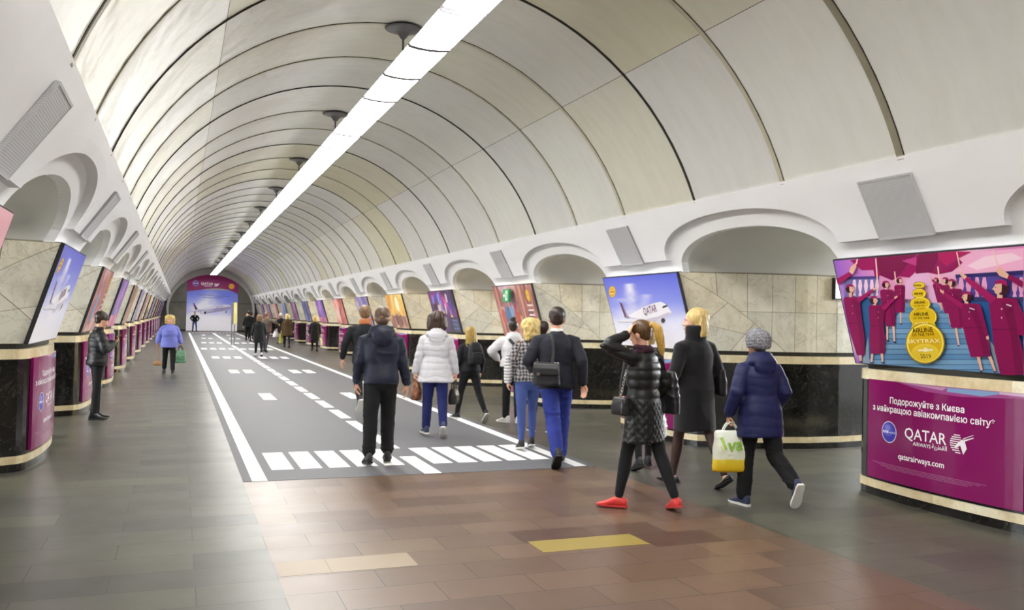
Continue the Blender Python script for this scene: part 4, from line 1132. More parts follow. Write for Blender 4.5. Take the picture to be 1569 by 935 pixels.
def pal(stops, t):
    t = np.clip(t, 0, 1)
    xs = [p for p, _ in stops]; cs = np.array([lin(c) for _, c in stops])
    return np.stack([np.interp(t, xs, cs[:, k]) for k in range(3)], 1)
def blend(a, b, m): return a + (b - a) * np.clip(m, 0, 1)[:, None]
def P3(u, v, su, sv, o=0.0): return np.stack([u * su + o, v * sv + o * 1.7, np.full_like(u, o)], 1)

def sky_print(u, v):
    c = pal([(0, '#f4f2f8'), (0.35, '#dfe0f6'), (0.6, '#8e97e6'), (1, '#5f69d8')], v + 0.08 * fbm(P3(u, v, 3, 3, 5)))
    cl = fbm(P3(u, v, 4, 6, 2), 5)
    plume = np.exp(-((u - 0.36 - 0.05 * cl) / (0.05 + 0.10 * (1 - v))) ** 2) * (v < 0.9) + 0.8 * np.exp(-((u - 0.2) / 0.10) ** 2) * (v < 0.7) + 0.9 * np.exp(-((u - 0.47 - (v - .5) * .4) / 0.06) ** 2) * (v < 0.74)
    return blend(c, np.tile(np.array(lin('#f2eef6')), (len(u), 1)), plume * (0.7 + 1.1 * cl) + np.maximum(0, (0.42 - v) * 2.6 + 0.7 * cl))
def crew_sky(u, v):
    c = pal([(0, '#9a62c8'), (0.12, '#c27ace'), (0.3, '#e79ac6'), (0.5, '#f2b2d8'), (0.75, '#f0a6cc'), (1, '#d86fb8')], u)
    cl = fbm(P3(u, v, 5, 4, 9), 4)
    return blend(c, np.tile(np.array(lin('#fbe3ee')), (len(u), 1)), 0.9 * cl)
def noise_print(stops, su, sv, seed, dark=None, edge=0.0):
    def fn(u, v):
        n = fbm(P3(u, v, su, sv, seed), 4)
        n2 = fbm(P3(u + 0.15 * n, v, su * 2.3, sv * 1.6, seed + 9), 3)
        c = pal(stops, 0.5 + 0.75 * n + 0.35 * n2)
        if dark:
            m = fbm(P3(u, v, su * 1.7, sv * 0.9, seed + 31), 4)
            c = blend(c, np.tile(np.array(lin(dark)), (len(u), 1)), (m - 0.05) * 5)
        return c
    return fn
def crowd(art, seed, cols, n, v0=0.05, v1=0.55):
    rnd = random.Random(seed)
    for i in range(n):
        u = rnd.uniform(0.08, 0.92); h = rnd.uniform(0.25, 0.45); v = rnd.uniform(v0, v1 - 0.1)
        c = rnd.choice(cols); wd = h * 0.16
        art.poly(3 + i % 4, c, [(u - wd, v), (u + wd * 0.8, v), (u + wd * 1.1, v + h * 0.5), (u + wd * 0.7, v + h * 0.8), (u - wd * 0.7, v + h * 0.8), (u - wd * 1.2, v + h * 0.45)])
        art.ell(4 + i % 4, rnd.choice(['#d9a88c', '#b98467', '#3a2226']), u, v + h * 0.9, wd * 0.42, h * 0.11, 10)
def poster_art(kind):
    a = Art(); a.asp = 2.2 / 1.12
    if kind == 'crew':
        a.grid(0, crew_sky, 60, 36)
        for l, c, pts in CREW_ART:
            q = clip_half(clip_half([tuple(p) for p in pts], 1, 0, 0), -1, 0, 1)
            q = clip_half(clip_half(q, 0, 1, 0), 0, -1, 1) if len(q) > 2 else q
            if len(q) > 2: a.poly(l, c, q)
        L = max(l for l, _, _ in CREW_ART) + 1
        for i, (t, p, q) in enumerate(CREW_TEXT):
            a.text(L, '#fff3c4' if t == 'SKYTRAX' else '#3d3208', t, p, q, 0.012 if t == 'AIRLINE' else 0.0, 0.6 if t == 'SKYTRAX' else 0.9)
    elif kind == 'plane':
        a.grid(0, sky_print, 72, 44)
        for l, c, pts in PLANE_ART: a.poly(l, c, pts)
        a.text(12, '#6a2a5c', 'QATAR', *PLANE_TEXT, 0.01, 1.25)
    elif kind == 'market':
        a.grid(0, noise_print([(0, '#8a4a44'), (0.4, '#c58d84'), (0.7, '#e6c9cf'), (1, '#b98aa8')], 3, 3, 21), 40, 24)
        for x, c in ((0.0, '#a9685c'), (0.05, '#c98d7c'), (0.1, '#8d4e48'), (0.60, '#b7776a'), (0.66, '#d29c8b'), (0.72, '#a8655a'), (0.80, '#8a4a42'), (0.9, '#b77a69')):
            a.poly(2, c, [(x, 0), (x + 0.055, 0), (x + 0.05, 0.5), (x + 0.06, 1), (x, 1), (x + 0.012, 0.5)])
        for x in (0.2, 0.28, 0.36, 0.44, 0.5): a.poly(2, '#7d5a9a', [(x, 0.45), (x + 0.02, 0.45), (x + 0.03, 0.8), (x + 0.01, 0.85)])
        a.poly(3, '#7fa3c8', [(0.26, 0.18), (0.4, 0.16), (0.42, 0.55), (0.36, 0.62), (0.29, 0.5)]); a.poly(4, '#d24a5c', [(0.44, 0.3), (0.53, 0.28), (0.52, 0.62), (0.47, 0.65)])
        a.poly(4, '#e3c3a2', [(0.5, 0.1), (0.62, 0.05), (0.6, 0.4), (0.52, 0.5)])
        crowd(a, 4, ['#c0563f', '#7a4458', '#5d7aa4', '#d8b48c'], 8, 0, 0.4)
        a.ell(9, '#c99a2a', 0.87, 0.80, 0.045, 0.12); a.ell(10, '#e4bd3c', 0.87, 0.80, 0.037, 0.1)
        a.text(11, '#7a5a10', 'AIRLINE', (0.84, 0.80), (0.9, 0.80))
        for i, t in enumerate(('***', '####', '***', '***')): a.poly(11, '#efe3dc', [(0.8, 0.6 - i * 0.09), (0.93, 0.6 - i * 0.09), (0.93, 0.635 - i * 0.09), (0.8, 0.635 - i * 0.09)])
    elif kind == 'neon':
        a.grid(0, noise_print([(0, '#1d1030'), (0.45, '#4b1e6b'), (0.7, '#a0348f'), (1, '#e05aa8')], 6, 2.4, 3, '#160d22'), 48, 30)
        rnd = random.Random(8)
        for i in range(16):
            u = rnd.uniform(0.05, 0.85); v = rnd.uniform(0.25, 0.8)
            a.poly(2 + i % 3, rnd.choice(['#e0479c', '#5a4bd0', '#f0a04a', '#7a8cf0', '#c23a70', '#e8d5e8', '#f2c23a']), [(u, v), (u + rnd.uniform(0.03, 0.09), v), (u + 0.07, v + rnd.uniform(0.12, 0.3)), (u + 0.01, v + 0.22)])
        a.poly(6, '#14102a', [(0.72, 0.02), (0.98, 0.02), (0.98, 0.36), (0.72, 0.36)])
        for i in range(3): a.poly(7, '#7f9cf0', [(0.75, 0.08 + i * 0.1), (0.95, 0.08 + i * 0.1), (0.95, 0.09 + i * 0.1), (0.75, 0.095 + i * 0.1)])
        for u in (0.78, 0.86, 0.93): a.poly(7, '#7f9cf0', [(u, 0.05), (u + 0.012, 0.05), (u + 0.012, 0.32), (u, 0.32)])
    elif kind == 'golden':
        a.grid(0, noise_print([(0, '#c05a2a'), (0.4, '#e8a23c'), (0.7, '#f6d873'), (1, '#fdf2b8')], 2.2, 1.3, 14), 40, 26, v0=0.36)
        a.grid(0, noise_print([(0, '#5d2f33'), (0.5, '#a06a5c'), (1, '#e2b98c')], 7, 5, 40), 40, 18, v1=0.37)
        a.ell(1, '#fff6cf', 0.62, 0.72, 0.1, 0.22)
        crowd(a, 9, ['#8d4a3c', '#c78a5c', '#e6c79a', '#5a2c38'], 9, 0, 0.3)
    elif kind == 'lanterns':
        a.grid(0, noise_print([(0, '#4c4390'), (0.35, '#8f86c4'), (0.6, '#d8b9cc'), (1, '#f0d9c8')], 5, 3, 33, '#6a62a8'), 44, 28)
    elif kind == 'coral':
        a.grid(0, noise_print([(0, '#8e2f3c'), (0.4, '#d8736e'), (0.7, '#efa49a'), (1, '#f6d3c8')], 3, 2, 52), 40, 26)
        a.poly(2, '#7a2536', [(0.5, 0.0), (0.62, 0.0), (0.55, 0.35), (0.62, 0.62), (0.52, 0.7), (0.46, 0.4)])
    elif kind == 'violet':
        a.grid(0, noise_print([(0, '#33308a'), (0.4, '#5a49b8'), (0.65, '#a06ac8'), (1, '#d9a8dc')], 6, 2.5, 61, '#3a2c7c'), 44, 28)
        a.grid(0.5, noise_print([(0, '#7a2a6c'), (0.6, '#c25a8c'), (1, '#e6a0b8')], 6, 5, 63), 44, 8, v1=0.25)
    elif kind == 'dusk':
        a.grid(0, noise_print([(0, '#2b2a5c'), (0.4, '#5b58a8'), (0.7, '#8a9ad8'), (1, '#c8c0e8')], 5, 2, 71, '#23204c'), 40, 26)
    elif kind == 'purple':
        a.grid(0, noise_print([(0, '#4c1644'), (0.5, '#8a2f78'), (0.8, '#b888c8'), (1, '#d8c6ec')], 4, 2.5, 82), 40, 26)
    elif kind == 'blue':
        a.grid(0, noise_print([(0, '#4a5cb0'), (0.5, '#8795dc'), (1, '#d8d6f0')], 3, 2, 93), 30, 20)
    elif kind == 'pink':
        a.grid(0, noise_print([(0, '#c8607c'), (0.5, '#e695a8'), (1, '#f4c2c8')], 3, 2, 95), 30, 20)
    elif kind == 'brown':
        a.grid(0, noise_print([(0, '#6e4238'), (0.5, '#a8765c'), (1, '#dcb898')], 5, 3, 97, '#5a3a34'), 36, 22)
    return a
POSTER_CACHE = {}
KLAB = {'crew': 'poster of crew holding magenta umbrellas', 'plane': 'poster of white airliner in blue sky',
        'market': 'pinkish brown street poster', 'neon': 'dark purple neon poster', 'golden': 'golden sky poster',
        'lanterns': 'pale lilac and cream poster', 'coral': 'coral red poster', 'violet': 'violet and blue poster', 'dusk': 'dark blue poster', 'purple': 'deep purple poster',
        'blue': 'light blue poster', 'pink': 'rose pink poster', 'brown': 'brown poster'}
def build_poster(k, yc, sg, kind):
    z0, z1, W = 1.315, 2.385, 2.2
    X0 = wx(sg, poster_off(z0))
    def mp(u, v, h):
        z = z0 + (z1 - z0) * v
        off = poster_off(z) - h * 0.95
        return (wx(sg, off) - X0, -sg * (u - 0.5) * W, z - z0 - h * 0.3)
    lab = '%s on %s wall, %s pylon from the front' % (KLAB[kind], 'right' if sg > 0 else 'left', ORD[k])
    t = thing('wall_poster', lab, 'poster', (X0, yc + (-0.02 if k else -0.01), z0), 0, 'posters on the pylons')
    bm = bmesh.new()
    c = [mp(0, 0, 0.0), mp(1, 0, 0.0), mp(1, 1, 0.0), mp(0, 1, 0.0)]; d = [mp(0, 0, -0.04), mp(1, 0, -0.04), mp(1, 1, -0.04), mp(0, 1, -0.04)]
    add_loft(bm, [d, c])
    from_bm('panel', bm, t, M_FRAME)
    key = (kind, sg)
    e = 0.006
    if key in POSTER_CACHE:
        o = new_obj('picture', POSTER_CACHE[key], t)
    else:
        def mp2(u, v, h): return mp(e + (1 - 2 * e) * u, e * 1.6 + (1 - 3.2 * e) * v, h + 0.001)
        o = poster_art(kind).build('picture', t, mp2, M_PRINT, 0.00035)
        POSTER_CACHE[key] = o.data
    return t
RK = ['crew', 'plane', 'market', 'neon', 'golden', 'lanterns', 'coral', 'violet', 'dusk', 'purple', 'blue', 'coral', 'purple', 'violet']
LK = ['pink', 'plane', 'market', 'violet', 'brown', 'lanterns', 'market', 'golden', 'dusk', 'coral', 'brown', 'lanterns', 'purple', 'violet']
for k, yc in enumerate(VISP):
    build_poster(k, yc, 1, RK[k]); build_poster(k, yc, -1, LK[k])

# exit sign fixed over the third right-hand poster
def build_exit_sign():
    yc = VISP[2]
    t = thing('exit_sign', 'small green exit sign with running figure over the pinkish brown shopping street poster', 'sign', (XC + 3.62, yc + 0.06, 2.17))
    bm = bmesh.new(); add_box(bm, -0.02, 0.02, -0.18, 0.18, -0.13, 0.13); from_bm('casing', bm, t, plain('green_sign', '#1d9a58', 0.4, 0.05, 8))
    a = Art()
    a.poly(1, '#f2f6f2', [(-0.02, -0.1), (0.1, -0.1), (0.1, 0.1), (-0.02, 0.1)])
    a.ell(2, '#1d9a58', 0.05, 0.06, 0.018, 0.018, 12); a.poly(2, '#1d9a58', [(0.0, -0.09), (0.03, -0.085), (0.05, -0.03), (0.085, -0.06), (0.095, -0.045), (0.055, 0.01), (0.085, 0.01), (0.085, 0.025), (0.03, 0.04), (0.0, 0.01), (0.01, 0.0), (0.03, 0.015), (0.03, -0.04)])
    a.poly(1, '#f2f6f2', [(-0.15, -0.02), (-0.1, -0.02), (-0.1, -0.06), (-0.04, 0.0), (-0.1, 0.06), (-0.1, 0.02), (-0.15, 0.02)])
    a.build('pictogram', t, lambda u, v, h: (-0.0205 - h, -u, v), M_PRINT)
build_exit_sign()
def build_lightbox():
    t = thing('wall_sign', 'small white lit sign box on the marble inside the archway left of the crew poster', 'sign', (XC + 5.86, 9.63, 2.07))
    bm = bmesh.new(); add_box(bm, 0, 0.7, -0.05, 0.01, 0, 0.30); from_bm('casing', bm, t, M_FRAME)
    bm = bmesh.new(); add_box(bm, 0.015, 0.685, -0.056, -0.049, 0.015, 0.285); from_bm('face', bm, t, m_emit('lit_sign_face', (0.95, 0.97, 1.0), 1.0))
build_lightbox()

# ------------------------------------------------------------------ purple signs wrapped round the pylon bases
def front_off(dy):
    d = abs(dy)
    for a, b in zip(FRONT, FRONT[1:]):
        if a[1] <= d <= b[1]: return a[0] + (b[0] - a[0]) * (d - a[1]) / (b[1] - a[1])
    return FRONT[-1][0]
PURPLE = '#80145a'
SIGN_CACHE = {}
def sign_pieces():
    L = lambda Y: 6.052 - Y            # metres right of the panel's middle
    out = []
    def piece(name, strip=0.08):
        q = Art(strip); out.append((name, q)); return q
    a = piece('printed_wave')
    a.poly(1, '#9c4a86', [(-0.45, 1.17), (-0.1, 1.11), (0.3, 1.095), (0.868, 1.13), (0.868, 1.172)])
    a.poly(2, '#7f9cc4', [(0.15, 1.128), (0.5, 1.118), (0.66, 1.15), (0.66, 1.168), (0.15, 1.165)]); a.poly(2, '#b88aac', [(-0.4, 1.17), (0.1, 1.135), (0.15, 1.165)])
    a.poly(3, '#c8a8c4', [(0.66, 1.15), (0.868, 1.145), (0.868, 1.17), (0.66, 1.17)])
    a = piece('globe_emblem')
    cx, cz = L(6.60), 0.672
    a.ell(3, '#d8d4ee', cx, cz, 0.103, 0.106); a.ell(4, '#3f37a8', cx, cz, 0.094, 0.097); a.ell(5, '#5a55c4', cx - 0.012, cz + 0.02, 0.066, 0.064); a.ell(6, '#7d7ad8', cx - 0.02, cz + 0.04, 0.036, 0.03)
    a.text(7, '#f6f0f6', 'one', (L(6.685), 0.66), (L(6.605), 0.66), 0.02); a.text(7, '#e4e0f6', 'world', (L(6.60), 0.66), (L(6.515), 0.66))
    a = piece('antelope_emblem')           # striped disc and antelope head with long horns
    ox, oz, r = L(5.775), 0.672, 0.088
    for i in range(9):
        z = oz - r + 0.006 + i * (2 * r - 0.008) / 8.6
        hw = math.sqrt(max(0, r * r - (z - oz) ** 2))
        x1 = ox + hw * (0.95 if z < oz - 0.02 else 0.35)
        a.poly(3, '#f4eef4', [(ox - hw, z), (x1, z), (x1, z + 0.0085), (ox - hw, z + 0.0085)])
    a.poly(4, PURPLE, [(ox - 0.05, oz - 0.045), (ox + 0.01, oz + 0.02), (ox + 0.06, oz + 0.05), (ox + 0.09, oz - 0.02), (ox + 0.075, oz - 0.06), (ox + 0.03, oz - 0.095), (ox - 0.0, oz - 0.03)])
    a.poly(5, '#f4eef4', [(ox - 0.045, oz - 0.04), (ox - 0.005, oz + 0.012), (ox + 0.04, oz + 0.045), (ox + 0.065, oz + 0.03), (ox + 0.085, oz - 0.03), (ox + 0.05, oz - 0.088), (ox + 0.035, oz - 0.045), (ox + 0.02, oz - 0.01), (ox - 0.02, oz - 0.035)])
    a.poly(5, '#f4eef4', [(ox + 0.04, oz + 0.045), (ox + 0.145, oz + 0.093), (ox + 0.15, oz + 0.1), (ox + 0.05, oz + 0.058)])
    a.poly(5, '#f4eef4', [(ox + 0.06, oz + 0.03), (ox + 0.15, oz + 0.07), (ox + 0.152, oz + 0.077), (ox + 0.05, oz + 0.043)])
    a = piece('fine_print')
    for i, (u0, u1, z) in enumerate([(-0.78, 0.55, 0.352), (-0.70, 0.50, 0.338), (-0.66, 0.42, 0.325), (-0.58, 0.38, 0.312)]):
        n = 1 if i == 0 else 46
        for j in range(n):
            s0 = u0 + (u1 - u0) * j / n; s1 = u0 + (u1 - u0) * (j + (1 if n == 1 else 0.78)) / n
            a.poly(3, '#b47ba4', [(s0, z), (s1, z), (s1, z + 0.0035), (s0, z + 0.0035)])
    piece('lettering', None).text(3, '#f6f0f6', 'Подорожуйте з Києва', (L(6.595), 0.955), (L(5.72), 0.955), 0.018)
    piece('lettering', None).text(3, '#f6f0f6', 'з найкращою авіакомпанією світу*', (L(6.842), 0.868), (L(5.43), 0.868), 0.018)
    piece('lettering', None).text(3, '#f6f0f6', 'QATAR', (L(6.39), 0.645), (L(5.90), 0.645), 0.006, 1.0)
    a = piece('lettering', None)
    a.text(3, '#f6f0f6', 'AIRWAYS', (L(6.284), 0.588), (L(6.074), 0.588), 0.008); a.text(3, '#f6f0f6', '\uFE94\uFEF3\uFEAE\uFEC4\uFED8\uFEDF\uFE8D', (L(6.06), 0.592), (L(5.895), 0.592), 0.008)
    piece('lettering', None).text(3, '#f6f0f6', 'qatarairways.com', (L(6.473), 0.432), (L(5.922), 0.432), 0.018)
    return out
def build_sign(k, yc, sg):
    X0 = wx(sg, 3.925)
    def mp(a, z, h):
        return (wx(sg, front_off(a) - 0.034 - h) - X0, -sg * a, z)
    t = thing('advertising_sign', 'purple curved sign with white lettering on the base of the %s pylon, %s wall' % (ORD[k], 'right' if sg > 0 else 'left'), 'sign', (X0, yc, 0.0), 0, 'purple signs on the pylon bases')
    if sg in SIGN_CACHE:
        for nm, me in SIGN_CACHE[sg]: new_obj(nm, me, t)
        return
    out = []
    n = 22
    bm = bmesh.new()
    rings = []
    for i in range(n + 1):
        a = -0.87 + 1.74 * i / n
        rings.append([mp(a, 0.192, 0), mp(a, 1.172, 0), mp(a, 1.172, -0.03), mp(a, 0.192, -0.03)])
    add_loft(bm, rings)
    o = from_bm('panel', bm, t, plain('purple_sign_film', PURPLE, 0.16, 0.03, 3)); out.append(('panel', o.data))
    for nm, art in sign_pieces():
        o = art.build(nm, t, mp, M_PRINTG, 0.0004); out.append((nm, o.data))
    SIGN_CACHE[sg] = out
for k, yc in enumerate(VISP):
    build_sign(k, yc, 1)
    if k > 0: build_sign(k, yc, -1)

# ------------------------------------------------------------------ speaker grilles on the white band
def m_grille():
    t = NT('perforated_grille')
    wv = t.n('ShaderNodeTexWave', wave_type='BANDS', bands_direction='Z', ins={'Scale': 22.0, 'Distortion': 0.0})
    t.link(t.co(), wv.inputs['Vector'])
    wy = t.n('ShaderNodeTexWave', wave_type='BANDS', bands_direction='Y', ins={'Scale': 22.0, 'Distortion': 0.0})
    t.link(t.co(), wy.inputs['Vector'])
    m = t.math('MULTIPLY', wv.outputs['Fac'], wy.outputs['Fac'])
    t.base(t.ramp(m, [(0.15, lin('#b4b4b6')), (0.7, lin('#d6d6d8'))])); t.rough(0.5)
    t.bump(m, 0.4, 0.004)
    return t.m
M_GRILLE = m_grille()
GR = None
for sg in (1, -1):
    GR = None
    for k, yc in enumerate(VISP):
        zc = 2.80
        X0 = wx(sg, wall_off(zc))
        y = yc + (0.06 if k == 0 else -0.02)
        lab = 'grey perforated speaker grille on the white band above the %s pylon, %s wall' % (ORD[k], 'right' if sg > 0 else 'left')
        if GR is None:
            GR = thing('speaker_grille', lab, 'grille', (X0, y, zc), 0, 'speaker grilles on the white bands')
            def pt(yy, dz, h): return (wx(sg, wall_off(zc + dz) - h * 0.9) - X0, yy, dz - h * 0.4)
            bm = bmesh.new()
            add_loft(bm, [[pt(-0.32, -0.265, 0), pt(0.32, -0.265, 0), pt(0.32, 0.265, 0), pt(-0.32, 0.265, 0)], [pt(-0.32, -0.265, 0.022), pt(0.32, -0.265, 0.022), pt(0.32, 0.265, 0.022), pt(-0.32, 0.265, 0.022)]])
            from_bm('mesh_panel', bm, GR, M_GRILLE)
            bm = bmesh.new()
            for (a, b, c, d) in ((-0.32, 0.32, -0.265, -0.245), (-0.32, 0.32, 0.25, 0.265), (-0.32, -0.305, -0.245, 0.25), (0.305, 0.32, -0.245, 0.25)):
                add_loft(bm, [[pt(a, c, 0.0), pt(b, c, 0.0), pt(b, d, 0.0), pt(a, d, 0.0)], [pt(a, c, 0.026), pt(b, c, 0.026), pt(b, d, 0.026), pt(a, d, 0.026)]])
            from_bm('rim', bm, GR, plain('grille_rim', '#c4c4c6', 0.5, 0.05, 10))
        else:
            t = copy_tree(GR); t.location = (X0, y, zc); t['label'] = lab

# ------------------------------------------------------------------ banner on the end wall
def build_banner():
    YB = Y1 + 0.33
    t = thing('end_banner', 'tall banner of an airliner in cloudy sky with purple header on the end wall', 'banner', (XC + 0.11, YB, 0.03))
    Wd, Hh = 4.24, 5.0
    bm = bmesh.new(); add_box(bm, -Wd / 2, Wd / 2, 0, 0.05, 0, Hh); from_bm('panel', bm, t, plain('banner_back', '#e9e9ec', 0.5, 0.03, 4))
    K = 4.24 / 657
    def q(x, y): return ((x - 465) * K, (830 - y) * K)
    a = Art()
    def sky(u, v):
        c = pal([(0, '#e8e6ec'), (0.35, '#eceaf2'), (0.48, '#a6a8e4'), (0.7, '#7480dc'), (1, '#6a76d8')], v / 3.4 + 0.05 * fbm(P3(u, v, 0.8, 0.8, 4)))
        cl = fbm(P3(u, v, 0.9, 1.2, 12), 5)
        m = np.exp(-((v - 2.1 - 0.3 * np.sin(u * 2.2 + 2)) / 0.75) ** 2) * np.exp(-((u + 0.5) / 1.3) ** 2)
        return blend(c, np.tile(np.array(lin('#f4f2f6')), (len(u), 1)), m * (0.85 + 1.0 * cl))
    a.grid(0, sky, 50, 50, -Wd / 2, Wd / 2, 0, 3.6)
    a.poly(2, PURPLE, [(-Wd / 2, Hh)] + [(-Wd / 2 + Wd * i / 24, q(0, 300)[1] + 0.33 * math.sin(PI * (i / 24) ** 1.3) - (0.12 if i > 20 else 0) * (i - 20) / 4) for i in range(25)] + [(Wd / 2, Hh)])
    a.poly(3, '#6c0d45', [(-Wd / 2, Hh), (-Wd / 2, 4.3), (0, 4.5), (Wd / 2, 4.2), (Wd / 2, Hh)])
    a.text(5, '#f2e8f0', 'QATAR', q(312, 205), q(470, 205), 0.01); a.text(5, '#f2e8f0', 'AIRWAYS', q(355, 228), q(455, 228), 0.0)
    c0 = q(505, 200)
    for i in range(6): a.poly(5, '#f2e8f0', [(c0[0] - 0.13, c0[1] - 0.13 + i * 0.045), (c0[0] + 0.13 - 0.02 * i, c0[1] - 0.13 + i * 0.045), (c0[0] + 0.13 - 0.02 * i, c0[1] - 0.105 + i * 0.045), (c0[0] - 0.13, c0[1] - 0.105 + i * 0.045)])
    a.poly(6, '#f2e8f0', [(c0[0], c0[1]), (c0[0] + 0.29, c0[1] + 0.16), (c0[0] + 0.28, c0[1] + 0.12), (c0[0] + 0.12, c0[1] - 0.12)])
    c1 = q(245, 188); a.ell(5, '#b8a8d0', *c1, 0.24, 0.24); a.ell(6, '#5a3a94', *c1, 0.21, 0.21); a.poly(7, '#d8cce8', [(c1[0] - 0.18, c1[1] - 0.03), (c1[0] + 0.18, c1[1] - 0.03), (c1[0] + 0.18, c1[1] + 0.03), (c1[0] - 0.18, c1[1] + 0.03)])
    c2 = q(707, 215); a.ell(5, '#b88420', *c2, 0.25, 0.25); a.ell(6, '#dca23c', *c2, 0.21, 0.21); a.poly(7, '#b06a1c', [(c2[0] - 0.15, c2[1] - 0.02), (c2[0] + 0.15, c2[1] - 0.02), (c2[0] + 0.15, c2[1] + 0.03), (c2[0] - 0.15, c2[1] + 0.03)])
    for (x0, x1, y) in ((270, 480, 343), (490, 690, 355), (340, 600, 378)):
        n = 18
        for i in range(n):
            s0 = x0 + (x1 - x0) * i / n
            a.poly(4, '#4a4a94', [q(s0, y + 4), q(s0 + (x1 - x0) / n * 0.75, y + 4), q(s0 + (x1 - x0) / n * 0.75, y - 4), q(s0, y - 4)])
    a.poly(5, '#948cb0', [q(*p) for p in ((275, 548), (400, 515), (520, 490), (620, 470), (690, 468), (715, 490), (705, 525), (640, 548), (520, 572), (400, 590), (320, 585))])
    a.poly(6, '#cfcbe0', [q(*p) for p in ((280, 545), (400, 512), (520, 486), (620, 467), (685, 468), (712, 488), (640, 500), (500, 525), (380, 548))])
    a.poly(7, '#5a2452', [q(*p) for p in ((215, 452), (232, 458), (282, 540), (250, 550))])
    a.poly(7, '#b4aec8', [q(*p) for p in ((150, 566), (330, 552), (500, 540), (470, 560), (350, 592), (330, 612), (300, 580))])
    c3 = q(375, 585); a.ell(8, '#c8c6d0', c3[0] - 0.1, c3[1], 0.22, 0.16); a.ell(9, '#2c2a30', *c3, 0.1, 0.12)
    c3 = q(620, 570); a.ell(8, '#c8c6d0', *c3, 0.24, 0.11); c3 = q(645, 568); a.ell(9, '#3c3a44', *c3, 0.06, 0.09)
    a.text(10, '#7a3a6c', 'QATAR', q(510, 520), q(605, 500), 0.0, 1.1)
    a.build('picture', t, lambda u, v, h: (u, -0.002 - h, v), M_GLOWPRINT, 0.0015)
build_banner()

# ------------------------------------------------------------------ free-standing sign pole on the centre line
def build_pole():
    t = thing('sign_stand', 'slim free-standing sign on two grey legs with a yellow panel, far down the centre line', 'sign', (2.66, 47.2, 0))
    g = plain('grey_sign_post', '#6d6d70', 0.45, 0.08, 10)
    for x in (-0.075, 0.065):
        bm = bmesh.new(); add_tube(bm, [(x, 0, 0.02), (x, 0, 1.1)], 0.028, 10, caps=False); from_bm('leg', bm, t, g)
    bm = bmesh.new(); add_box(bm, -0.105, 0.0, -0.03, 0.03, 1.08, 2.2); from_bm('post', bm, t, g)
    bm = bmesh.new(); add_box(bm, 0.0, 0.17, -0.04, 0.04, 1.1, 2.22); from_bm('panel', bm, t, plain('yellow_sign_panel', '#e3d58a', 0.4, 0.06, 5))
    bm = bmesh.new(); add_tube(bm, [(0.0, 0, 2.2), (0.0, 0, 2.5)], 0.015, 8, caps=False); from_bm('mast', bm, t, g)
    bm = bmesh.new(); add_box(bm, -0.16, 0.16, -0.14, 0.14, 0.0, 0.03); from_bm('foot_plate', bm, t, g)
build_pole()
# ------------------------------------------------------------------ people
def smooth_co(co, edges, it, lam=0.5):
    n = len(co)
    deg = np.zeros(n); np.add.at(deg, edges[:, 0], 1); np.add.at(deg, edges[:, 1], 1)
    deg = np.maximum(deg, 1)[:, None]
    for _ in range(it):
        acc = np.zeros_like(co)
        np.add.at(acc, edges[:, 0], co[edges[:, 1]]); np.add.at(acc, edges[:, 1], co[edges[:, 0]])
        co = co + lam * (acc / deg - co)
    return co
def remesh(bm, voxel, it=2, disp=None):
    """one continuous surface around everything in bm"""
    me = bpy.data.meshes.new('t'); bmesh.ops.recalc_face_normals(bm, faces=bm.faces[:]); bm.to_mesh(me); bm.free()
    o = bpy.data.objects.new('t', me); C.objects.link(o)
    m = o.modifiers.new('r', 'REMESH'); m.mode = 'VOXEL'; m.voxel_size = voxel; m.adaptivity = 0.0
    dg = bpy.context.evaluated_depsgraph_get()
    out = bpy.data.meshes.new_from_object(o.evaluated_get(dg))
    bpy.data.objects.remove(o); bpy.data.meshes.remove(me)
    n = len(out.vertices)
    co = np.zeros(n * 3, np.float32); out.vertices.foreach_get('co', co); co = co.reshape(-1, 3).astype(float)
    e = np.zeros(len(out.edges) * 2, np.int32); out.edges.foreach_get('vertices', e); e = e.reshape(-1, 2)
    co = smooth_co(co, e, it)
    out.vertices.foreach_set('co', co.astype(np.float32).ravel()); out.update()
    if disp:
        nr = np.zeros(n * 3, np.float32); out.vertex_normals.foreach_get('vector', nr); nr = nr.reshape(-1, 3)
        d = disp(co, nr)
        co = co + nr * d[:, None]
        co = smooth_co(co, e, 1, 0.25)
        out.vertices.foreach_set('co', co.astype(np.float32).ravel()); out.update()
    out.polygons.foreach_set('use_smooth', [True] * len(out.polygons))
    return out
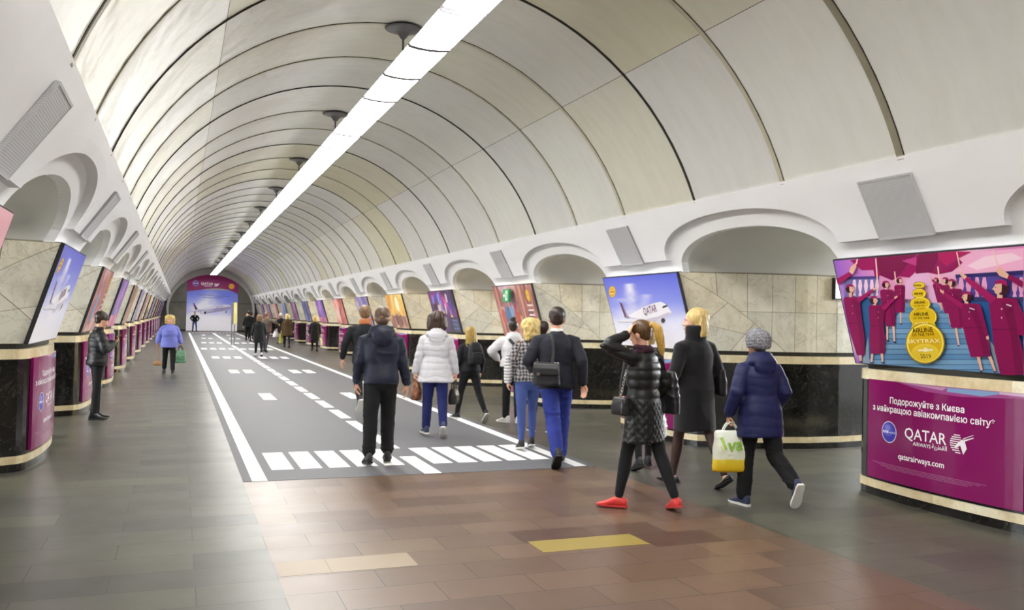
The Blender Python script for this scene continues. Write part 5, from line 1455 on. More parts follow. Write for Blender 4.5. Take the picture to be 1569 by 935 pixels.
# surface relief of the clothes (real folds in the mesh)
def folds(amp=0.006, f=(6, 6, 14), seed=0):
    def fn(p, n):
        q = p * np.array(f) + seed
        a = vnoise(q + 0.6 * np.stack([vnoise(q * 0.6 + 9), vnoise(q * 0.6 + 5), vnoise(q * 0.6 + 2)], 1))
        return amp * ((1 - np.abs(a)) ** 3 - 0.35) + amp * 0.6 * vnoise(p * 5 + seed + 40)
    return fn
def quilt(step=0.075, amp=0.007, seed=0, wob=0.01):
    def fn(p, n):
        z = p[:, 2] + wob * vnoise(p * 7 + seed)
        s = np.abs(np.sin(PI * z / step))
        return amp * (np.sqrt(s) - 0.6) + 0.004 * (1 - np.abs(vnoise(p * np.array((14, 14, 9)) + seed)))
    return fn
def diamond(step=0.07, amp=0.006, z0=0.95, seed=0):
    def fn(p, n):
        th = np.arctan2(p[:, 0], p[:, 1]) * 0.2
        a = np.abs(np.sin(PI * (th + p[:, 2]) / step)); b = np.abs(np.sin(PI * (th - p[:, 2]) / step))
        dm = amp * (np.minimum(np.sqrt(a), np.sqrt(b)) - 0.45)
        hz = amp * (np.sqrt(np.abs(np.sin(PI * p[:, 2] / 0.085))) - 0.6)
        w_ = np.clip((p[:, 2] - z0) / 0.06 + 0.5, 0, 1)
        return dm * (1 - w_) + hz * w_ + 0.003 * (1 - np.abs(vnoise(p * 9 + seed)))
    return fn
def m_cloth(name, col, rough=0.85, weave=0.3, wscale=420, var=0.15, sheen=0.0):
    if name in MATS: return MATS[name]
    t = NT(name); c = lin(col)
    n = t.noise(None, 9, 4); n2 = t.noise(None, wscale, 2)
    k = t.mix(n, tuple(x * (1 - var) for x in c), tuple(min(1, x * (1 + var)) for x in c))
    t.base(t.mix(0.18, k, t.ramp(n2, [(0.3, (0.35,) * 3), (0.7, (0.65,) * 3)]), 'OVERLAY'))
    t.rough(rough); t.b.inputs['Specular IOR Level'].default_value = 0.3
    if sheen: t.b.inputs['Sheen Weight'].default_value = sheen
    t.bump(n2, weave, 0.002)
    MATS[name] = t.m
    return t.m
def m_hair(name, dark, light):
    if name in MATS: return MATS[name]
    t = NT(name)
    n = t.noise(t.scaled(70, 70, 5), 1.6, 4, 0.6)
    t.base(t.ramp(n, [(0.3, lin(dark)), (0.7, lin(light))])); t.rough(0.42)
    t.bump(n, 0.6, 0.006)
    MATS[name] = t.m
    return t.m
def m_plaid():
    t = NT('grey_plaid_flannel')
    mk = []
    for d in ('X', 'Z'):
        wv = t.n('ShaderNodeTexWave', wave_type='BANDS', bands_direction=d, wave_profile='SIN', ins={'Scale': 6.5 if d == 'Z' else 7.5, 'Distortion': 3.5, 'Detail': 2.0, 'Detail Scale': 2.0})
        t.link(t.co(), wv.inputs['Vector']); mk.append(t.ramp(wv.outputs['Fac'], [(0.35, (0, 0, 0)), (0.6, (1, 1, 1))]))
    m = t.mix(0.5, mk[0], mk[1])
    t.base(t.ramp(m, [(0.1, lin('#2e2e33')), (0.45, lin('#6c6b70')), (0.9, lin('#b4b2b0'))])); t.rough(0.9)
    return t.m
def m_knit():
    t = NT('grey_marled_knit')
    n = t.noise(t.scaled(1, 1, 1), 90, 2, 0.7); r = t.noise(t.scaled(60, 60, 22), 1, 2)
    t.base(t.ramp(n, [(0.35, lin('#4a4a50')), (0.55, lin('#8d8d94')), (0.7, lin('#c4c4ca'))])); t.rough(0.95); t.bump(r, 0.7, 0.01)
    return t.m
SKIN = None
def m_skin(name, col):
    if name in MATS: return MATS[name]
    t = NT(name); c = lin(col)
    n = t.noise(None, 26, 4)
    t.base(t.mix(n, tuple(x * q for x, q in zip(c, (0.92, 0.84, 0.82))), tuple(min(1, x * 1.06) for x in c)))
    t.rough(0.5); t.b.inputs['Subsurface Weight'].default_value = 0.08; t.b.inputs['Subsurface Radius'].default_value = (0.02, 0.008, 0.004)
    MATS[name] = t.m
    return t.m
EYE = plain('eye_white', '#e6e2dc', 0.25, 0.02, 5); IRIS = plain('dark_iris', '#35261c', 0.2, 0.1, 50); LIP = plain('lip_skin', '#a8564f', 0.45, 0.1, 40)
SOLE_W = plain('white_rubber_sole', '#dcdad4', 0.6, 0.05, 30); SOLE_B = plain('black_rubber_sole', '#161616', 0.7, 0.1, 30)

def ik(a, b, l1, l2, pole):
    a, b, pole = Vector(a), Vector(b), Vector(pole)
    d = b - a; L = min(d.length, (l1 + l2) * 0.999); d.normalize()
    b = a + d * L
    x = (l1 * l1 - l2 * l2 + L * L) / (2 * L)
    h = math.sqrt(max(0, l1 * l1 - x * x))
    p = pole - d * pole.dot(d); p.normalize()
    return a + d * x + p * h, b
class Fig: pass
def skeleton(P):
    """joints of a 1.75 m figure: x right, y forward, z up, feet on z = 0"""
    F = Fig(); F.fem = P.get('fem', False)
    hw = 0.085
    F.leg = {}
    low = 1e9
    for sd, sg in (('L', -1), ('R', 1)):
        sw, kn, ab, fp, yaw = P['leg' + sd]
        sw, kn, ab, fp, yaw = [math.radians(q) for q in (sw, kn, ab, fp, yaw)]
        hip = Vector((sg * hw, 0, 0))
        th = Vector((sg * math.sin(ab), math.sin(sw) * math.cos(ab), -math.cos(sw) * math.cos(ab))).normalized()
        sh = Vector((sg * math.sin(ab) * 0.6, math.sin(sw - kn), -math.cos(sw - kn))).normalized()
        knee = hip + th * 0.43; ank = knee + sh * 0.42
        f = Vector((sg * math.sin(yaw) * math.cos(fp), math.cos(yaw) * math.cos(fp), -math.sin(fp)))
        r = f.cross(Vector((0, 0, 1))).normalized(); u = r.cross(f)
        F.leg[sd] = [hip, knee, ank, f, r, u]
        for q in (-0.06, 0.1, 0.18): low = min(low, (ank + f * q - u * (0.082 if q < 0.15 else 0.078)).z)
    dz = Vector((0, 0, -low))
    for sd in 'LR':
        L = F.leg[sd]
        for i in range(3): L[i] = L[i] + dz
    F.pel = dz.copy()
    tl, side, tw = [math.radians(q) for q in P.get('lean', (3, 0, 0))]
    F.u = Vector((math.sin(side), math.sin(tl) * math.cos(side), math.cos(tl) * math.cos(side)))
    F.xr = Vector((math.cos(tw), -math.sin(tw), 0)); F.xr = (F.xr - F.u * F.xr.dot(F.u)).normalized()
    F.yf = F.u.cross(F.xr)
    F.sp = lambda t: F.pel + F.u * t
    F.sw = 0.165 if F.fem else 0.19
    F.arm = {}
    for sd, sg in (('L', -1), ('R', 1)):
        S = F.sp(0.472) + F.xr * (sg * F.sw)
        tgt, pole = P['arm' + sd][:2]
        T = Vector(tgt)
        E, Wr = ik(S, T, 0.285, 0.255, Vector(pole))
        F.arm[sd] = [S, E, Wr]
    hy, hp, hr = [math.radians(q) for q in P.get('head', (0, 0, 0))]      # yaw right +, pitch down +
    f0 = F.yf * math.cos(hy) + F.xr * math.sin(hy)
    up = (F.u * 0.35 + Vector((0, 0, 0.65))).normalized()
    f = (f0 - up * f0.dot(up)).normalized()
    f, up = f * math.cos(hp) - up * math.sin(hp), up * math.cos(hp) + f * math.sin(hp)
    r = f.cross(up)
    r, up = r * math.cos(hr) + up * math.sin(hr), up * math.cos(hr) - r * math.sin(hr)
    F.nb = F.sp(0.545)
    F.hc = F.nb + (F.u * 0.6 + up * 0.4) * 0.142 + f * 0.014
    F.H = Matrix((r * 1.17, f * 1.08, up * 1.06)).transposed()
    return F
def hp(F, x, y, z): return F.hc + F.H @ Vector((x, y, z))
def head_geo(bm, F):
    k = 0.95 if F.fem else 1.0
    H = F.H
    add_ball(bm, hp(F, 0, -0.012, 0.030), (0.074 * k, 0.094 * k, 0.088 * k), H, 20, 14)     # cranium
    # face: forehead to chin, front view taper
    rings = []
    for z, wx_, yf_, yb in ((0.05, 0.066, 0.074, -0.05), (0.02, 0.068, 0.083, -0.05), (-0.015, 0.066, 0.081, -0.045), (-0.05, 0.060, 0.080, -0.03), (-0.08, 0.050, 0.079, 0.0), (-0.102, 0.034, 0.078, 0.02), (-0.112, 0.018, 0.072, 0.035)):
        cy = (yf_ + yb) / 2; ry = (yf_ - yb) / 2
        rings.append([hp(F, wx_ * k * math.copysign(abs(math.cos(a)) ** 0.8, math.cos(a)), cy + ry * math.copysign(abs(math.sin(a)) ** 0.85, math.sin(a)), z) for a in [2 * PI * i / 20 for i in range(20)]])
    add_loft(bm, rings)
    # nose, brow, lips, ears
    add_tube(bm, [hp(F, 0, 0.080, 0.025), hp(F, 0, 0.089, 0.0), hp(F, 0, 0.099, -0.022), hp(F, 0, 0.094, -0.030)], [0.007, 0.009, 0.0125, 0.009], 10)
    for s in (-1, 1):
        add_ball(bm, hp(F, s * 0.011, 0.088, -0.027), (0.008, 0.009, 0.007), H, 8, 6)
        add_ball(bm, hp(F, s * 0.030, 0.074, 0.028), (0.026, 0.012, 0.008), H, 10, 6)
        add_ball(bm, hp(F, s * 0.038, 0.062, -0.022), (0.024, 0.020, 0.018), H, 10, 6)
        add_ball(bm, hp(F, s * 0.072 * k, -0.005, -0.008), (0.010, 0.021, 0.032), H, 10, 8)
    add_ball(bm, hp(F, 0, 0.081, -0.055), (0.024, 0.010, 0.006), H, 10, 6)
    add_ball(bm, hp(F, 0, 0.080, -0.066), (0.021, 0.010, 0.007), H, 10, 6)
    add_ball(bm, hp(F, 0, 0.070, -0.098), (0.020, 0.016, 0.014), H, 10, 6)
    nr = 0.05 if F.fem else 0.06
    add_tube(bm, [F.sp(0.50), F.nb, hp(F, 0, -0.012, -0.055), hp(F, 0, -0.01, 0.0)], [nr * 1.2, nr, nr * 0.97, nr], 16, (0, 1, 0))
def hand_geo(bm, W, fd, pn, sg, curl=0.35, k=1.0):
    """W wrist, fd direction of the hand, pn palm normal, sg -1 left +1 right"""
    fd = Vector(fd).normalized(); pn = Vector(pn); pn = (pn - fd * pn.dot(fd)).normalized()
    th = fd.cross(pn) * -sg                 # towards the thumb
    th.normalize()
    W = Vector(W)
    def lp(a, b, c): return W + (fd * a + th * b + pn * c) * k
    rings = []
    for a, wd, tk in ((-0.02, 0.026, 0.019), (0.0, 0.028, 0.018), (0.03, 0.037, 0.016), (0.065, 0.041, 0.014), (0.088, 0.040, 0.012)):
        rings.append([lp(a, wd * math.cos(q), tk * math.sin(q)) for q in [2 * PI * i / 14 for i in range(14)]])
    add_loft(bm, rings)
    for b, ln, r in ((0.030, 0.070, 0.0088), (0.010, 0.079, 0.0092), (-0.010, 0.073, 0.0088), (-0.029, 0.057, 0.0078)):
        p = lp(0.078, b, 0); pts = [p]; ang = 0.1
        base = lp(0.088, b * 1.05, 0); pts.append(base); d0 = fd
        for sl in (0.42, 0.32, 0.26):
            ang += curl
            dd = fd * math.cos(ang) + pn * math.sin(ang)
            pts.append(pts[-1] + dd * (ln * sl * k))
        add_tube(bm, pts, [r * k, r * k, r * 0.97 * k, r * 0.9 * k, r * 0.8 * k], 8)
    t0 = lp(0.012, 0.022, 0.004); d1 = (fd * 0.62 + th * 0.62 + pn * (0.25 + curl * 0.4)).normalized(); d2 = (fd * 0.8 + th * 0.15 + pn * (0.3 + curl * 0.6)).normalized()
    p1 = t0 + d1 * 0.042 * k; p2 = p1 + (d1 + d2).normalized() * 0.030 * k; p3 = p2 + d2 * 0.024 * k
    add_tube(bm, [t0, p1, p2, p3], [0.0135 * k, 0.011 * k, 0.0098 * k, 0.0085 * k], 8)
def torso_rings(F, rows):
    """rows: (t along spine, half width, front depth, back depth, dy)"""
    rings = []
    for t, wd, df, db, dy in rows:
        c = F.sp(t) + F.yf * dy
        ring = []
        for i in range(28):
            a = 2 * PI * i / 28
            x = math.copysign(abs(math.cos(a)) ** 0.85, math.cos(a)); y = math.copysign(abs(math.sin(a)) ** 0.85, math.sin(a))
            ring.append(c + F.xr * (wd * x) + F.yf * ((df if y > 0 else db) * y))
        rings.append(ring)
    return rings
def body_geo(bm, F, P):
    head_geo(bm, F)
    f = F.fem
    sh = 0.135 if f else 0.155
    rows = [(-0.10, 0.10, 0.07, 0.08, 0), (-0.03, 0.165 if f else 0.155, 0.09, 0.105, 0), (0.06, 0.155, 0.09, 0.10, 0), (0.16, 0.125 if f else 0.142, 0.085, 0.085, 0), (0.30, 0.14 if f else 0.16, 0.10, 0.10, 0), (0.38, sh, 0.09, 0.095, 0), (0.43, sh - 0.03, 0.07, 0.085, -0.005), (0.47, 0.09, 0.06, 0.07, -0.01), (0.52, 0.065, 0.055, 0.06, -0.01)]
    add_loft(bm, torso_rings(F, rows))
    for sd, sg in (('L', -1), ('R', 1)):
        S, E, W = F.arm[sd]
        add_tube(bm, [F.sp(0.42) + F.xr * (sg * 0.08), S - F.u * 0.02, (S + E) / 2, E, (E * 0.65 + W * 0.35), W], [0.04, 0.038, 0.036, 0.032, 0.034, 0.025], 14)
        tgt, pole, fd, pn, curl = (list(P['arm' + sd]) + [None, None, None])[:5]
        d = (W - E).normalized()
        fd = Vector(fd) if fd else d
        pn = Vector(pn) if pn else Vector((-sg, 0.1, 0))
        hand_geo(bm, W + d * 0.012, fd, pn, sg, 0.3 if curl is None else curl, 0.92 if f else 1.0)
        F.arm[sd] += [fd.normalized(), pn]
        hip, kn, an, ff, r, u = F.leg[sd]
        add_tube(bm, [hip + Vector((0, 0, 0.05)), hip, hip.lerp(kn, 0.5), kn, kn.lerp(an, 0.3) - F.yf * 0.012, kn.lerp(an, 0.7), an, an - u * 0.03], [0.07, 0.074, 0.057, 0.042, 0.044, 0.033, 0.028, 0.028], 14)
        add_tube(bm, [an - ff * 0.045 - u * 0.05, an + ff * 0.02 - u * 0.045, an + ff * 0.09 - u * 0.058, an + ff * 0.16 - u * 0.066], [0.02, (0.026, 0.024), (0.032, 0.012), (0.026, 0.007)], 12, u)
def foot_shell(F, sd, kind):
    """(upper, sole) bmeshes in figure space"""
    hip, kn, an, f, r, u = F.leg[sd]
    g = 0.0
    def q(y, x, z): return an + f * y + r * x + u * z
    up = bmesh.new(); so = bmesh.new()
    hi = {'sneaker': 0.035, 'boot': 0.09, 'flat': -0.022, 'slip': 0.0}[kind]
    sec = [(-0.080, 0.020, -0.010), (-0.072, 0.030, hi), (-0.045, 0.037, hi + 0.008), (-0.005, 0.038, hi + 0.012), (0.035, 0.039, min(0.03, hi + 0.012)), (0.075, 0.044, -0.008), (0.115, 0.049, -0.030), (0.155, 0.046, -0.042), (0.185, 0.034, -0.050), (0.200, 0.018, -0.060)]
    if kind == 'flat': sec = [(-0.078, 0.016, -0.03), (-0.07, 0.028, -0.022), (-0.045, 0.034, -0.024), (0.0, 0.034, -0.034), (0.05, 0.037, -0.048), (0.09, 0.042, -0.05), (0.125, 0.044, -0.05), (0.16, 0.036, -0.056), (0.19, 0.022, -0.064), (0.205, 0.008, -0.07)]
    rings = []
    N = 18
    for y, w_, t_ in sec:
        ring = []
        b = -0.068
        for i in range(N):
            a = 2 * PI * i / N
            c_, s_ = math.cos(a), math.sin(a)
            x = w_ * math.copysign(abs(c_) ** 0.7, c_) * (1.0 if s_ < 0.3 else (1 - 0.32 * (s_ - 0.3)))
            z = (b + t_) / 2 + (t_ - b) / 2 * math.copysign(abs(s_) ** 0.75, s_)
            ring.append(q(y, x, z))
        rings.append(ring)
    add_loft(up, rings)
    for k_, (z0, z1, gr) in enumerate([(-0.082, -0.060 if kind != 'flat' else -0.072, 0.004)]):
        outl = [(y + (gr if y > 0 else -gr), w_ + gr) for y, w_, _ in sec]
        pts = [(-w_, y) for y, w_ in outl] + [(w_, y) for y, w_ in reversed(outl)]
        toe = lambda y: 0.008 * max(0, (y - 0.13) / 0.07)
        add_loft(so, [[q(y, x * 0.96, z0 + toe(y)) for x, y in pts], [q(y, x, z0 + 0.006 + toe(y)) for x, y in pts], [q(y, x, z1) for x, y in pts]])
    return up, so
def scale_me(me, s):
    if s != 1: me.transform(Matrix.Scale(s, 4))
def person(label, x, y, heading, h, P, parts, lod=0, skin='#d9a98e', group=None):
    """parts: list of dicts describing clothes and hair"""
    F = skeleton(P)
    s = h / (F.hc.z + 0.128)
    t = thing('person', label, 'person', (x, y, 0.0045 if (0.65 < x < 4.6 and y > 9.07) else 0.0), math.radians(-heading), group)
    vox = (0.0066, 0.010, 0.016)[lod]; cv = (0.0105, 0.014, 0.02)[lod]
    def put(name, me, mat, parent=t):
        scale_me(me, s)
        return new_obj(name, me, parent, mat)
    bm = bmesh.new(); body_geo(bm, F, P)
    def sockets(p, n):
        d = np.zeros(len(p))
        for sg in (-1, 1):
            c = np.array(hp(F, sg * 0.030, 0.080, 0.010)); r2 = ((p - c) ** 2).sum(1)
            d -= 0.0065 * np.exp(-r2 / 0.013 ** 2)
        return d
    body = put('body', remesh(bm, vox, 2, sockets), m_skin('skin_' + skin[1:], skin))
    if P.get('face'):
        for sg in (-1, 1):
            b = bmesh.new(); add_ball(b, hp(F, sg * 0.030, 0.0665, 0.010), 0.0115, F.H, 14, 10); e = from_bm('eye', b, body, EYE, True); scale_me(e.data, s)
            b = bmesh.new(); add_ball(b, hp(F, sg * 0.030, 0.0755, 0.010), (0.0052, 0.003, 0.0052), F.H, 10, 6); e2 = from_bm('iris', b, body, IRIS, True); scale_me(e2.data, s)
            b = bmesh.new(); add_tube(b, [hp(F, sg * 0.014, 0.083, 0.027), hp(F, sg * 0.03, 0.084, 0.032), hp(F, sg * 0.046, 0.072, 0.028)], [0.002, 0.003, 0.0015], 6); e3 = from_bm('eyebrow', b, body, m_hair('brow_hair', '#2c2018', '#4a3828'), True); scale_me(e3.data, s)
        b = bmesh.new(); add_ball(b, hp(F, 0, 0.0845, -0.0555), (0.021, 0.008, 0.0042), F.H, 12, 6); add_ball(b, hp(F, 0, 0.0835, -0.0645), (0.018, 0.008, 0.005), F.H, 12, 6); l = new_obj('lips', remesh(b, 0.002, 2), body, LIP); scale_me(l.data, s)
    for q in parts:
        BUILD[q['t']](F, P, q, put, cv)
    t['_s'] = s
    F.s = s; F.obj = t
    a = math.radians(-heading)
    F.world = lambda v: Vector((x + s * (v.x * math.cos(a) - v.y * math.sin(a)), y + s * (v.x * math.sin(a) + v.y * math.cos(a)), s * v.z))
    F.heading = heading
    del t['_s']
    return F
BUILD = {}
def b_jacket(F, P, q, put, cv):
    e = q.get('ease', 0.02); hem = q.get('hem', 0.08); fl = q.get('flare', 0.0); wst = q.get('waist', 0.0)
    f = F.fem
    bm = bmesh.new()
    sh = (0.135 if f else 0.16)
    hips = 0.17 if f else 0.16
    rows = []
    if hem > 0.02:
        n = max(2, int(hem / 0.07))
        for i in range(n):
            t = -hem + hem * i / n
            k = -t / max(hem, 0.01)
            rows.append((t, hips + e + fl * k, 0.10 + e + fl * 0.8 * k, 0.115 + e + fl * 0.8 * k, 0))
    rows += [(0.02, hips + e, 0.10 + e, 0.115 + e, 0), (0.09, hips - 0.012 + e - wst * 0.5, 0.10 + e, 0.105 + e, 0), (0.17, (0.13 if f else 0.148) + e - wst, 0.095 + e, 0.092 + e, 0), (0.28, (0.145 if f else 0.165) + e, 0.108 + e + (0.015 if f else 0), 0.105 + e, 0), (0.37, sh + 0.022 + e * 0.8, 0.10 + e, 0.11 + e, 0), (0.435, sh + 0.004 + e * 0.5, 0.08 + e * 0.8, 0.097 + e * 0.8, -0.005), (0.485, 0.112 + e * 0.4, 0.068 + e * 0.5, 0.08 + e * 0.5, -0.01), (0.515, 0.085 + e * 0.3, 0.062 + e * 0.3, 0.07 + e * 0.4, -0.01)]
    col = q.get('collar', 0.02)
    rows += [(0.535, 0.068 + q.get('cw', 0.0), 0.062, 0.062 + q.get('cw', 0), -0.008), (0.54 + col, 0.066 + q.get('cw', 0.0) * 1.3, 0.062, 0.064 + q.get('cw', 0), -0.002)]
    base = torso_rings(F, rows)
    if hem > 0.02:   # the skirt of the coat hangs straight down
        for ring, rw in zip(base, rows):
            if rw[0] < 0:
                off = F.u * rw[0]; dn = Vector((0, 0, rw[0]))
                for i in range(len(ring)): ring[i] = ring[i] - off + dn
    add_loft(bm, base)
    sr = q.get('sleeve', 0.058)
    short = q.get('sleeve_end', 1.0)
    for sd, sg in (('L', -1), ('R', 1)):
        S, E, W = F.arm[sd][:3]
        end = E.lerp(W, short * 0.97)
        pts = [F.sp(0.41) + F.xr * (sg * 0.08), F.sp(0.445) + F.xr * (sg * (F.sw - 0.045)), S - F.u * 0.012 + (E - S) * 0.10, S.lerp(E, 0.5), S.lerp(E, 0.88), E, E.lerp(end, 0.15), E.lerp(end, 0.6), end]
        add_tube(bm, pts, [sr * 1.05, sr * 1.08, sr * 1.06, sr, sr * 0.95, sr * 0.96, sr * 0.92, sr * 0.82, sr * q.get('cuff', 0.68)], 18)
    if q.get('hood'):
        hd = q['hood']
        for k in range(3):
            pts = []
            for i in range(9):
                a = -1.25 + 2.5 * i / 8
                pts.append(F.sp(0.562 - 0.034 * k) + F.xr * ((0.098 + 0.012 * k) * hd * math.sin(a)) - F.yf * ((0.085 + 0.022 * k) * hd * math.cos(a) - 0.01) + F.u * (0.012 * math.cos(a)))
            add_tube(bm, pts, [0.022, 0.03, 0.034, 0.037, 0.038, 0.037, 0.034, 0.03, 0.022], 12)
        add_ball(bm, F.sp(0.47) - F.yf * (0.112 * hd), (0.10 * hd, 0.042, 0.10), Matrix((F.xr, F.yf, F.u)).transposed(), 16, 10)
    if q.get('high_collar'):
        hc = q['high_collar']
        rings = []
        for (t_, w_, b_) in ((0.46, 0.14, 0.10), (0.51, 0.118, 0.105), (0.56, 0.108, 0.115), (0.50 + hc * 0.65, 0.112, 0.135), (0.50 + hc, 0.108, 0.142)):
            rings.append([F.sp(t_) + F.xr * (w_ * math.cos(a)) + F.yf * ((0.075 if math.sin(a) > 0 else b_) * math.sin(a) + 0.0) for a in [2 * PI * i / 20 for i in range(20)]])
        add_loft(bm, rings)
    me = remesh(bm, cv, q.get('smooth', 3), q.get('disp'))
    return put(q.get('name', 'jacket'), me, q['mat'])
BUILD['jacket'] = b_jacket
def b_trousers(F, P, q, put, cv):
    bm = bmesh.new()
    e = q.get('ease', 0.012)
    f = F.fem
    add_loft(bm, torso_rings(F, [(-0.13, 0.10, 0.07, 0.08, 0), (-0.07, 0.155 + e * 0.6, 0.085 + e, 0.108 + e, 0), (0.0, (0.168 if f else 0.157) + e, 0.095 + e, 0.115 + e, 0), (0.07, 0.15 + e, 0.09 + e, 0.10 + e, 0), (0.12, 0.135 + e, 0.088 + e, 0.09 + e, 0)]))
    r = q.get('r', (0.098, 0.085, 0.066, 0.062, 0.05, 0.046))
    for sd in 'LR':
        hip, kn, an, ff, rr, u = F.leg[sd]
        end = kn.lerp(an, q.get('end', 0.95))
        add_tube(bm, [hip + Vector((0, 0, 0.04)), hip - Vector((0, 0, 0.03)), hip.lerp(kn, 0.5), kn, kn.lerp(end, 0.35) - F.yf * 0.006, kn.lerp(end, 0.75), end], [r[0] * 0.95, r[0], r[1], r[2], r[3], r[4], r[5]], 18)
        if q.get('bunch'):
            for k in (0.80, 0.9): add_tube(bm, [kn.lerp(an, k - 0.035), kn.lerp(an, k + 0.02)], [r[4] * 1.12, r[5] * 1.2], 16)
    me = remesh(bm, cv, 2, q.get('disp'))
    o = put(q.get('name', 'trousers'), me, q['mat'])
    return o
BUILD['trousers'] = b_trousers
def b_shoes(F, P, q, put, cv):
    for sd in 'LR':
        u, so = foot_shell(F, sd, q.get('kind', 'sneaker'))
        me = bpy.data.meshes.new('shoe'); bmesh.ops.recalc_face_normals(u, faces=u.faces[:]); u.to_mesh(me); u.free(); me.polygons.foreach_set('use_smooth', [True] * len(me.polygons))
        o = put('shoe', me, q['mat'])
        me = bpy.data.meshes.new('sole'); bmesh.ops.recalc_face_normals(so, faces=so.faces[:]); so.to_mesh(me); so.free()
        put('sole', me, q.get('sole', SOLE_W), o)
BUILD['shoes'] = b_shoes
def b_hair(F, P, q, put, cv):
    bm = bmesh.new(); H = F.H
    st = q['style']
    k = 0.95 if F.fem else 1.0
    v = min(cv, 0.009)
    def strands(amp):
        def fn(p, n):
            L = (p - np.array(F.hc)) @ np.array(H)
            a = np.arctan2(L[:, 0], -L[:, 1])
            return amp * vnoise(np.stack([a * 9, L[:, 2] * 9, L[:, 1] * 9], 1)) + amp * 0.5 * vnoise(np.stack([a * 22, L[:, 2] * 12, L[:, 0] * 0], 1))
        return fn
    amp = 0.003
    if st == 'buzz':
        add_ball(bm, hp(F, 0, -0.018, 0.040), (0.0765 * k, 0.092, 0.084), H, 20, 14); add_ball(bm, hp(F, 0, -0.042, -0.02), (0.064 * k, 0.058, 0.07), H, 18, 12); amp = 0.0008
    elif st == 'short':
        add_ball(bm, hp(F, 0, -0.018, 0.042), (0.083 * k, 0.100, 0.092), H, 20, 14)
        add_ball(bm, hp(F, 0, -0.050, 0.0), (0.070 * k, 0.055, 0.075), H, 16, 10)
        if not F.fem: add_ball(bm, hp(F, 0, 0.035, 0.082), (0.066 * k, 0.05, 0.034), H, 16, 10)
        if F.fem: add_ball(bm, hp(F, 0, -0.045, 0.052), (0.096 * k, 0.100, 0.092), H, 18, 12); amp = 0.006
    elif st in ('bob', 'fluffy'):
        b = 0.02 if st == 'fluffy' else q.get('vol', 0.0)
        add_ball(bm, hp(F, 0, -0.035, 0.040), (0.106 * k + b, 0.108 + b * .4, 0.10 + b * .5), H, 20, 14)
        rings = []
        for z, w_, yb, yf_ in ((0.05, 0.100, -0.132, 0.02), (-0.02, 0.112, -0.138, 0.01), (-0.08, 0.112, -0.132, 0.0), (-0.135, 0.092, -0.118, -0.03)):
            rings.append([hp(F, (w_ + b) * k * math.cos(a), (yb + yf_) / 2 + (yf_ - yb) / 2 * math.sin(a), z) for a in [2 * PI * i / 20 for i in range(20)]])
        add_loft(bm, rings); amp = 0.008 if st == 'bob' else 0.016
    elif st == 'long':
        add_ball(bm, hp(F, 0, -0.020, 0.038), (0.086 * k, 0.102, 0.094), H, 20, 14)
        ln = q.get('len', 0.2)
        rings = []
        for z, w_, yb, yf_ in ((0.06, 0.088, -0.11, -0.01), (0.0, 0.100, -0.128, -0.01), (-0.08, 0.108, -0.132, -0.02), (-0.08 - ln * 0.5, 0.110, -0.132, -0.045), (-0.08 - ln, 0.095, -0.128, -0.08)):
            rings.append([hp(F, w_ * k * math.cos(a), (yb + yf_) / 2 + (yf_ - yb) / 2 * math.sin(a), z) for a in [2 * PI * i / 20 for i in range(20)]])
        add_loft(bm, rings); amp = 0.005
    elif st in ('ponytail', 'bun'):
        add_ball(bm, hp(F, 0, -0.018, 0.037), (0.0805 * k, 0.098, 0.092), H, 20, 14)
        add_ball(bm, hp(F, 0, -0.05, -0.01), (0.062 * k, 0.052, 0.06), H, 16, 10)
        if st == 'bun': add_ball(bm, hp(F, 0, -0.06, 0.125), (0.05, 0.05, 0.046), H, 14, 10)
        amp = 0.002
    if st == 'fluffy':
        rr = random.Random(4)
        for i in range(90):
            a = rr.uniform(PI * 0.95, PI * 2.05); z = rr.uniform(-0.15, 0.12)
            w_ = (0.115 if z < 0.05 else 0.115 * math.sqrt(max(0.05, 1 - ((z - 0.05) / 0.1) ** 2))) * k
            add_ball(bm, hp(F, w_ * math.cos(a), -0.05 + 0.095 * math.sin(a) * (w_ / 0.115), z), rr.uniform(0.018, 0.030), None, 8, 6)
        amp = 0.005
    me = remesh(bm, v, 2, strands(amp))
    o = put('hair', me, q['mat'])
    if st == 'ponytail':
        b2 = bmesh.new()
        p = [(0, -0.075, 0.045), (0, -0.135, 0.06), (0.005, -0.168, 0.01), (0.012, -0.165, -0.07), (0.018, -0.15, -0.15), (0.022, -0.14, -0.22)]
        add_tube(b2, [hp(F, *c) for c in p], [0.016, (0.03, 0.026), (0.042, 0.03), (0.045, 0.03), (0.036, 0.024), (0.014, 0.01)], 16, (1, 0, 0))
        put('ponytail', remesh(b2, v, 1, strands(0.005)), q.get('mat2', q['mat']))
BUILD['hair'] = b_hair
def b_beanie(F, P, q, put, cv):
    bm = bmesh.new(); H = F.H
    rings = []
    for z, r_ in ((-0.035, 0.098), (-0.01, 0.108), (0.04, 0.114), (0.08, 0.108), (0.115, 0.088), (0.14, 0.056), (0.148, 0.018)):
        rings.append([hp(F, r_ * 0.92 * math.cos(a), -0.022 + r_ * 1.08 * math.sin(a), z + 0.012 * math.sin(a)) for a in [2 * PI * i / 26 for i in range(26)]])
    add_loft(bm, rings)
    def knit(p, n):
        L = (p - np.array(F.hc)) @ np.array(H)
        a = np.arctan2(L[:, 0], L[:, 1] + 0.022)
        return 0.0035 * np.abs(np.sin(a * 13 + 0.8 * np.sin(L[:, 2] * 60))) + 0.002 * np.sin(L[:, 2] * 190)
    o = put('knit_hat', remesh(bm, min(cv, 0.006), 2, knit), q['mat'])
BUILD['beanie'] = b_beanie
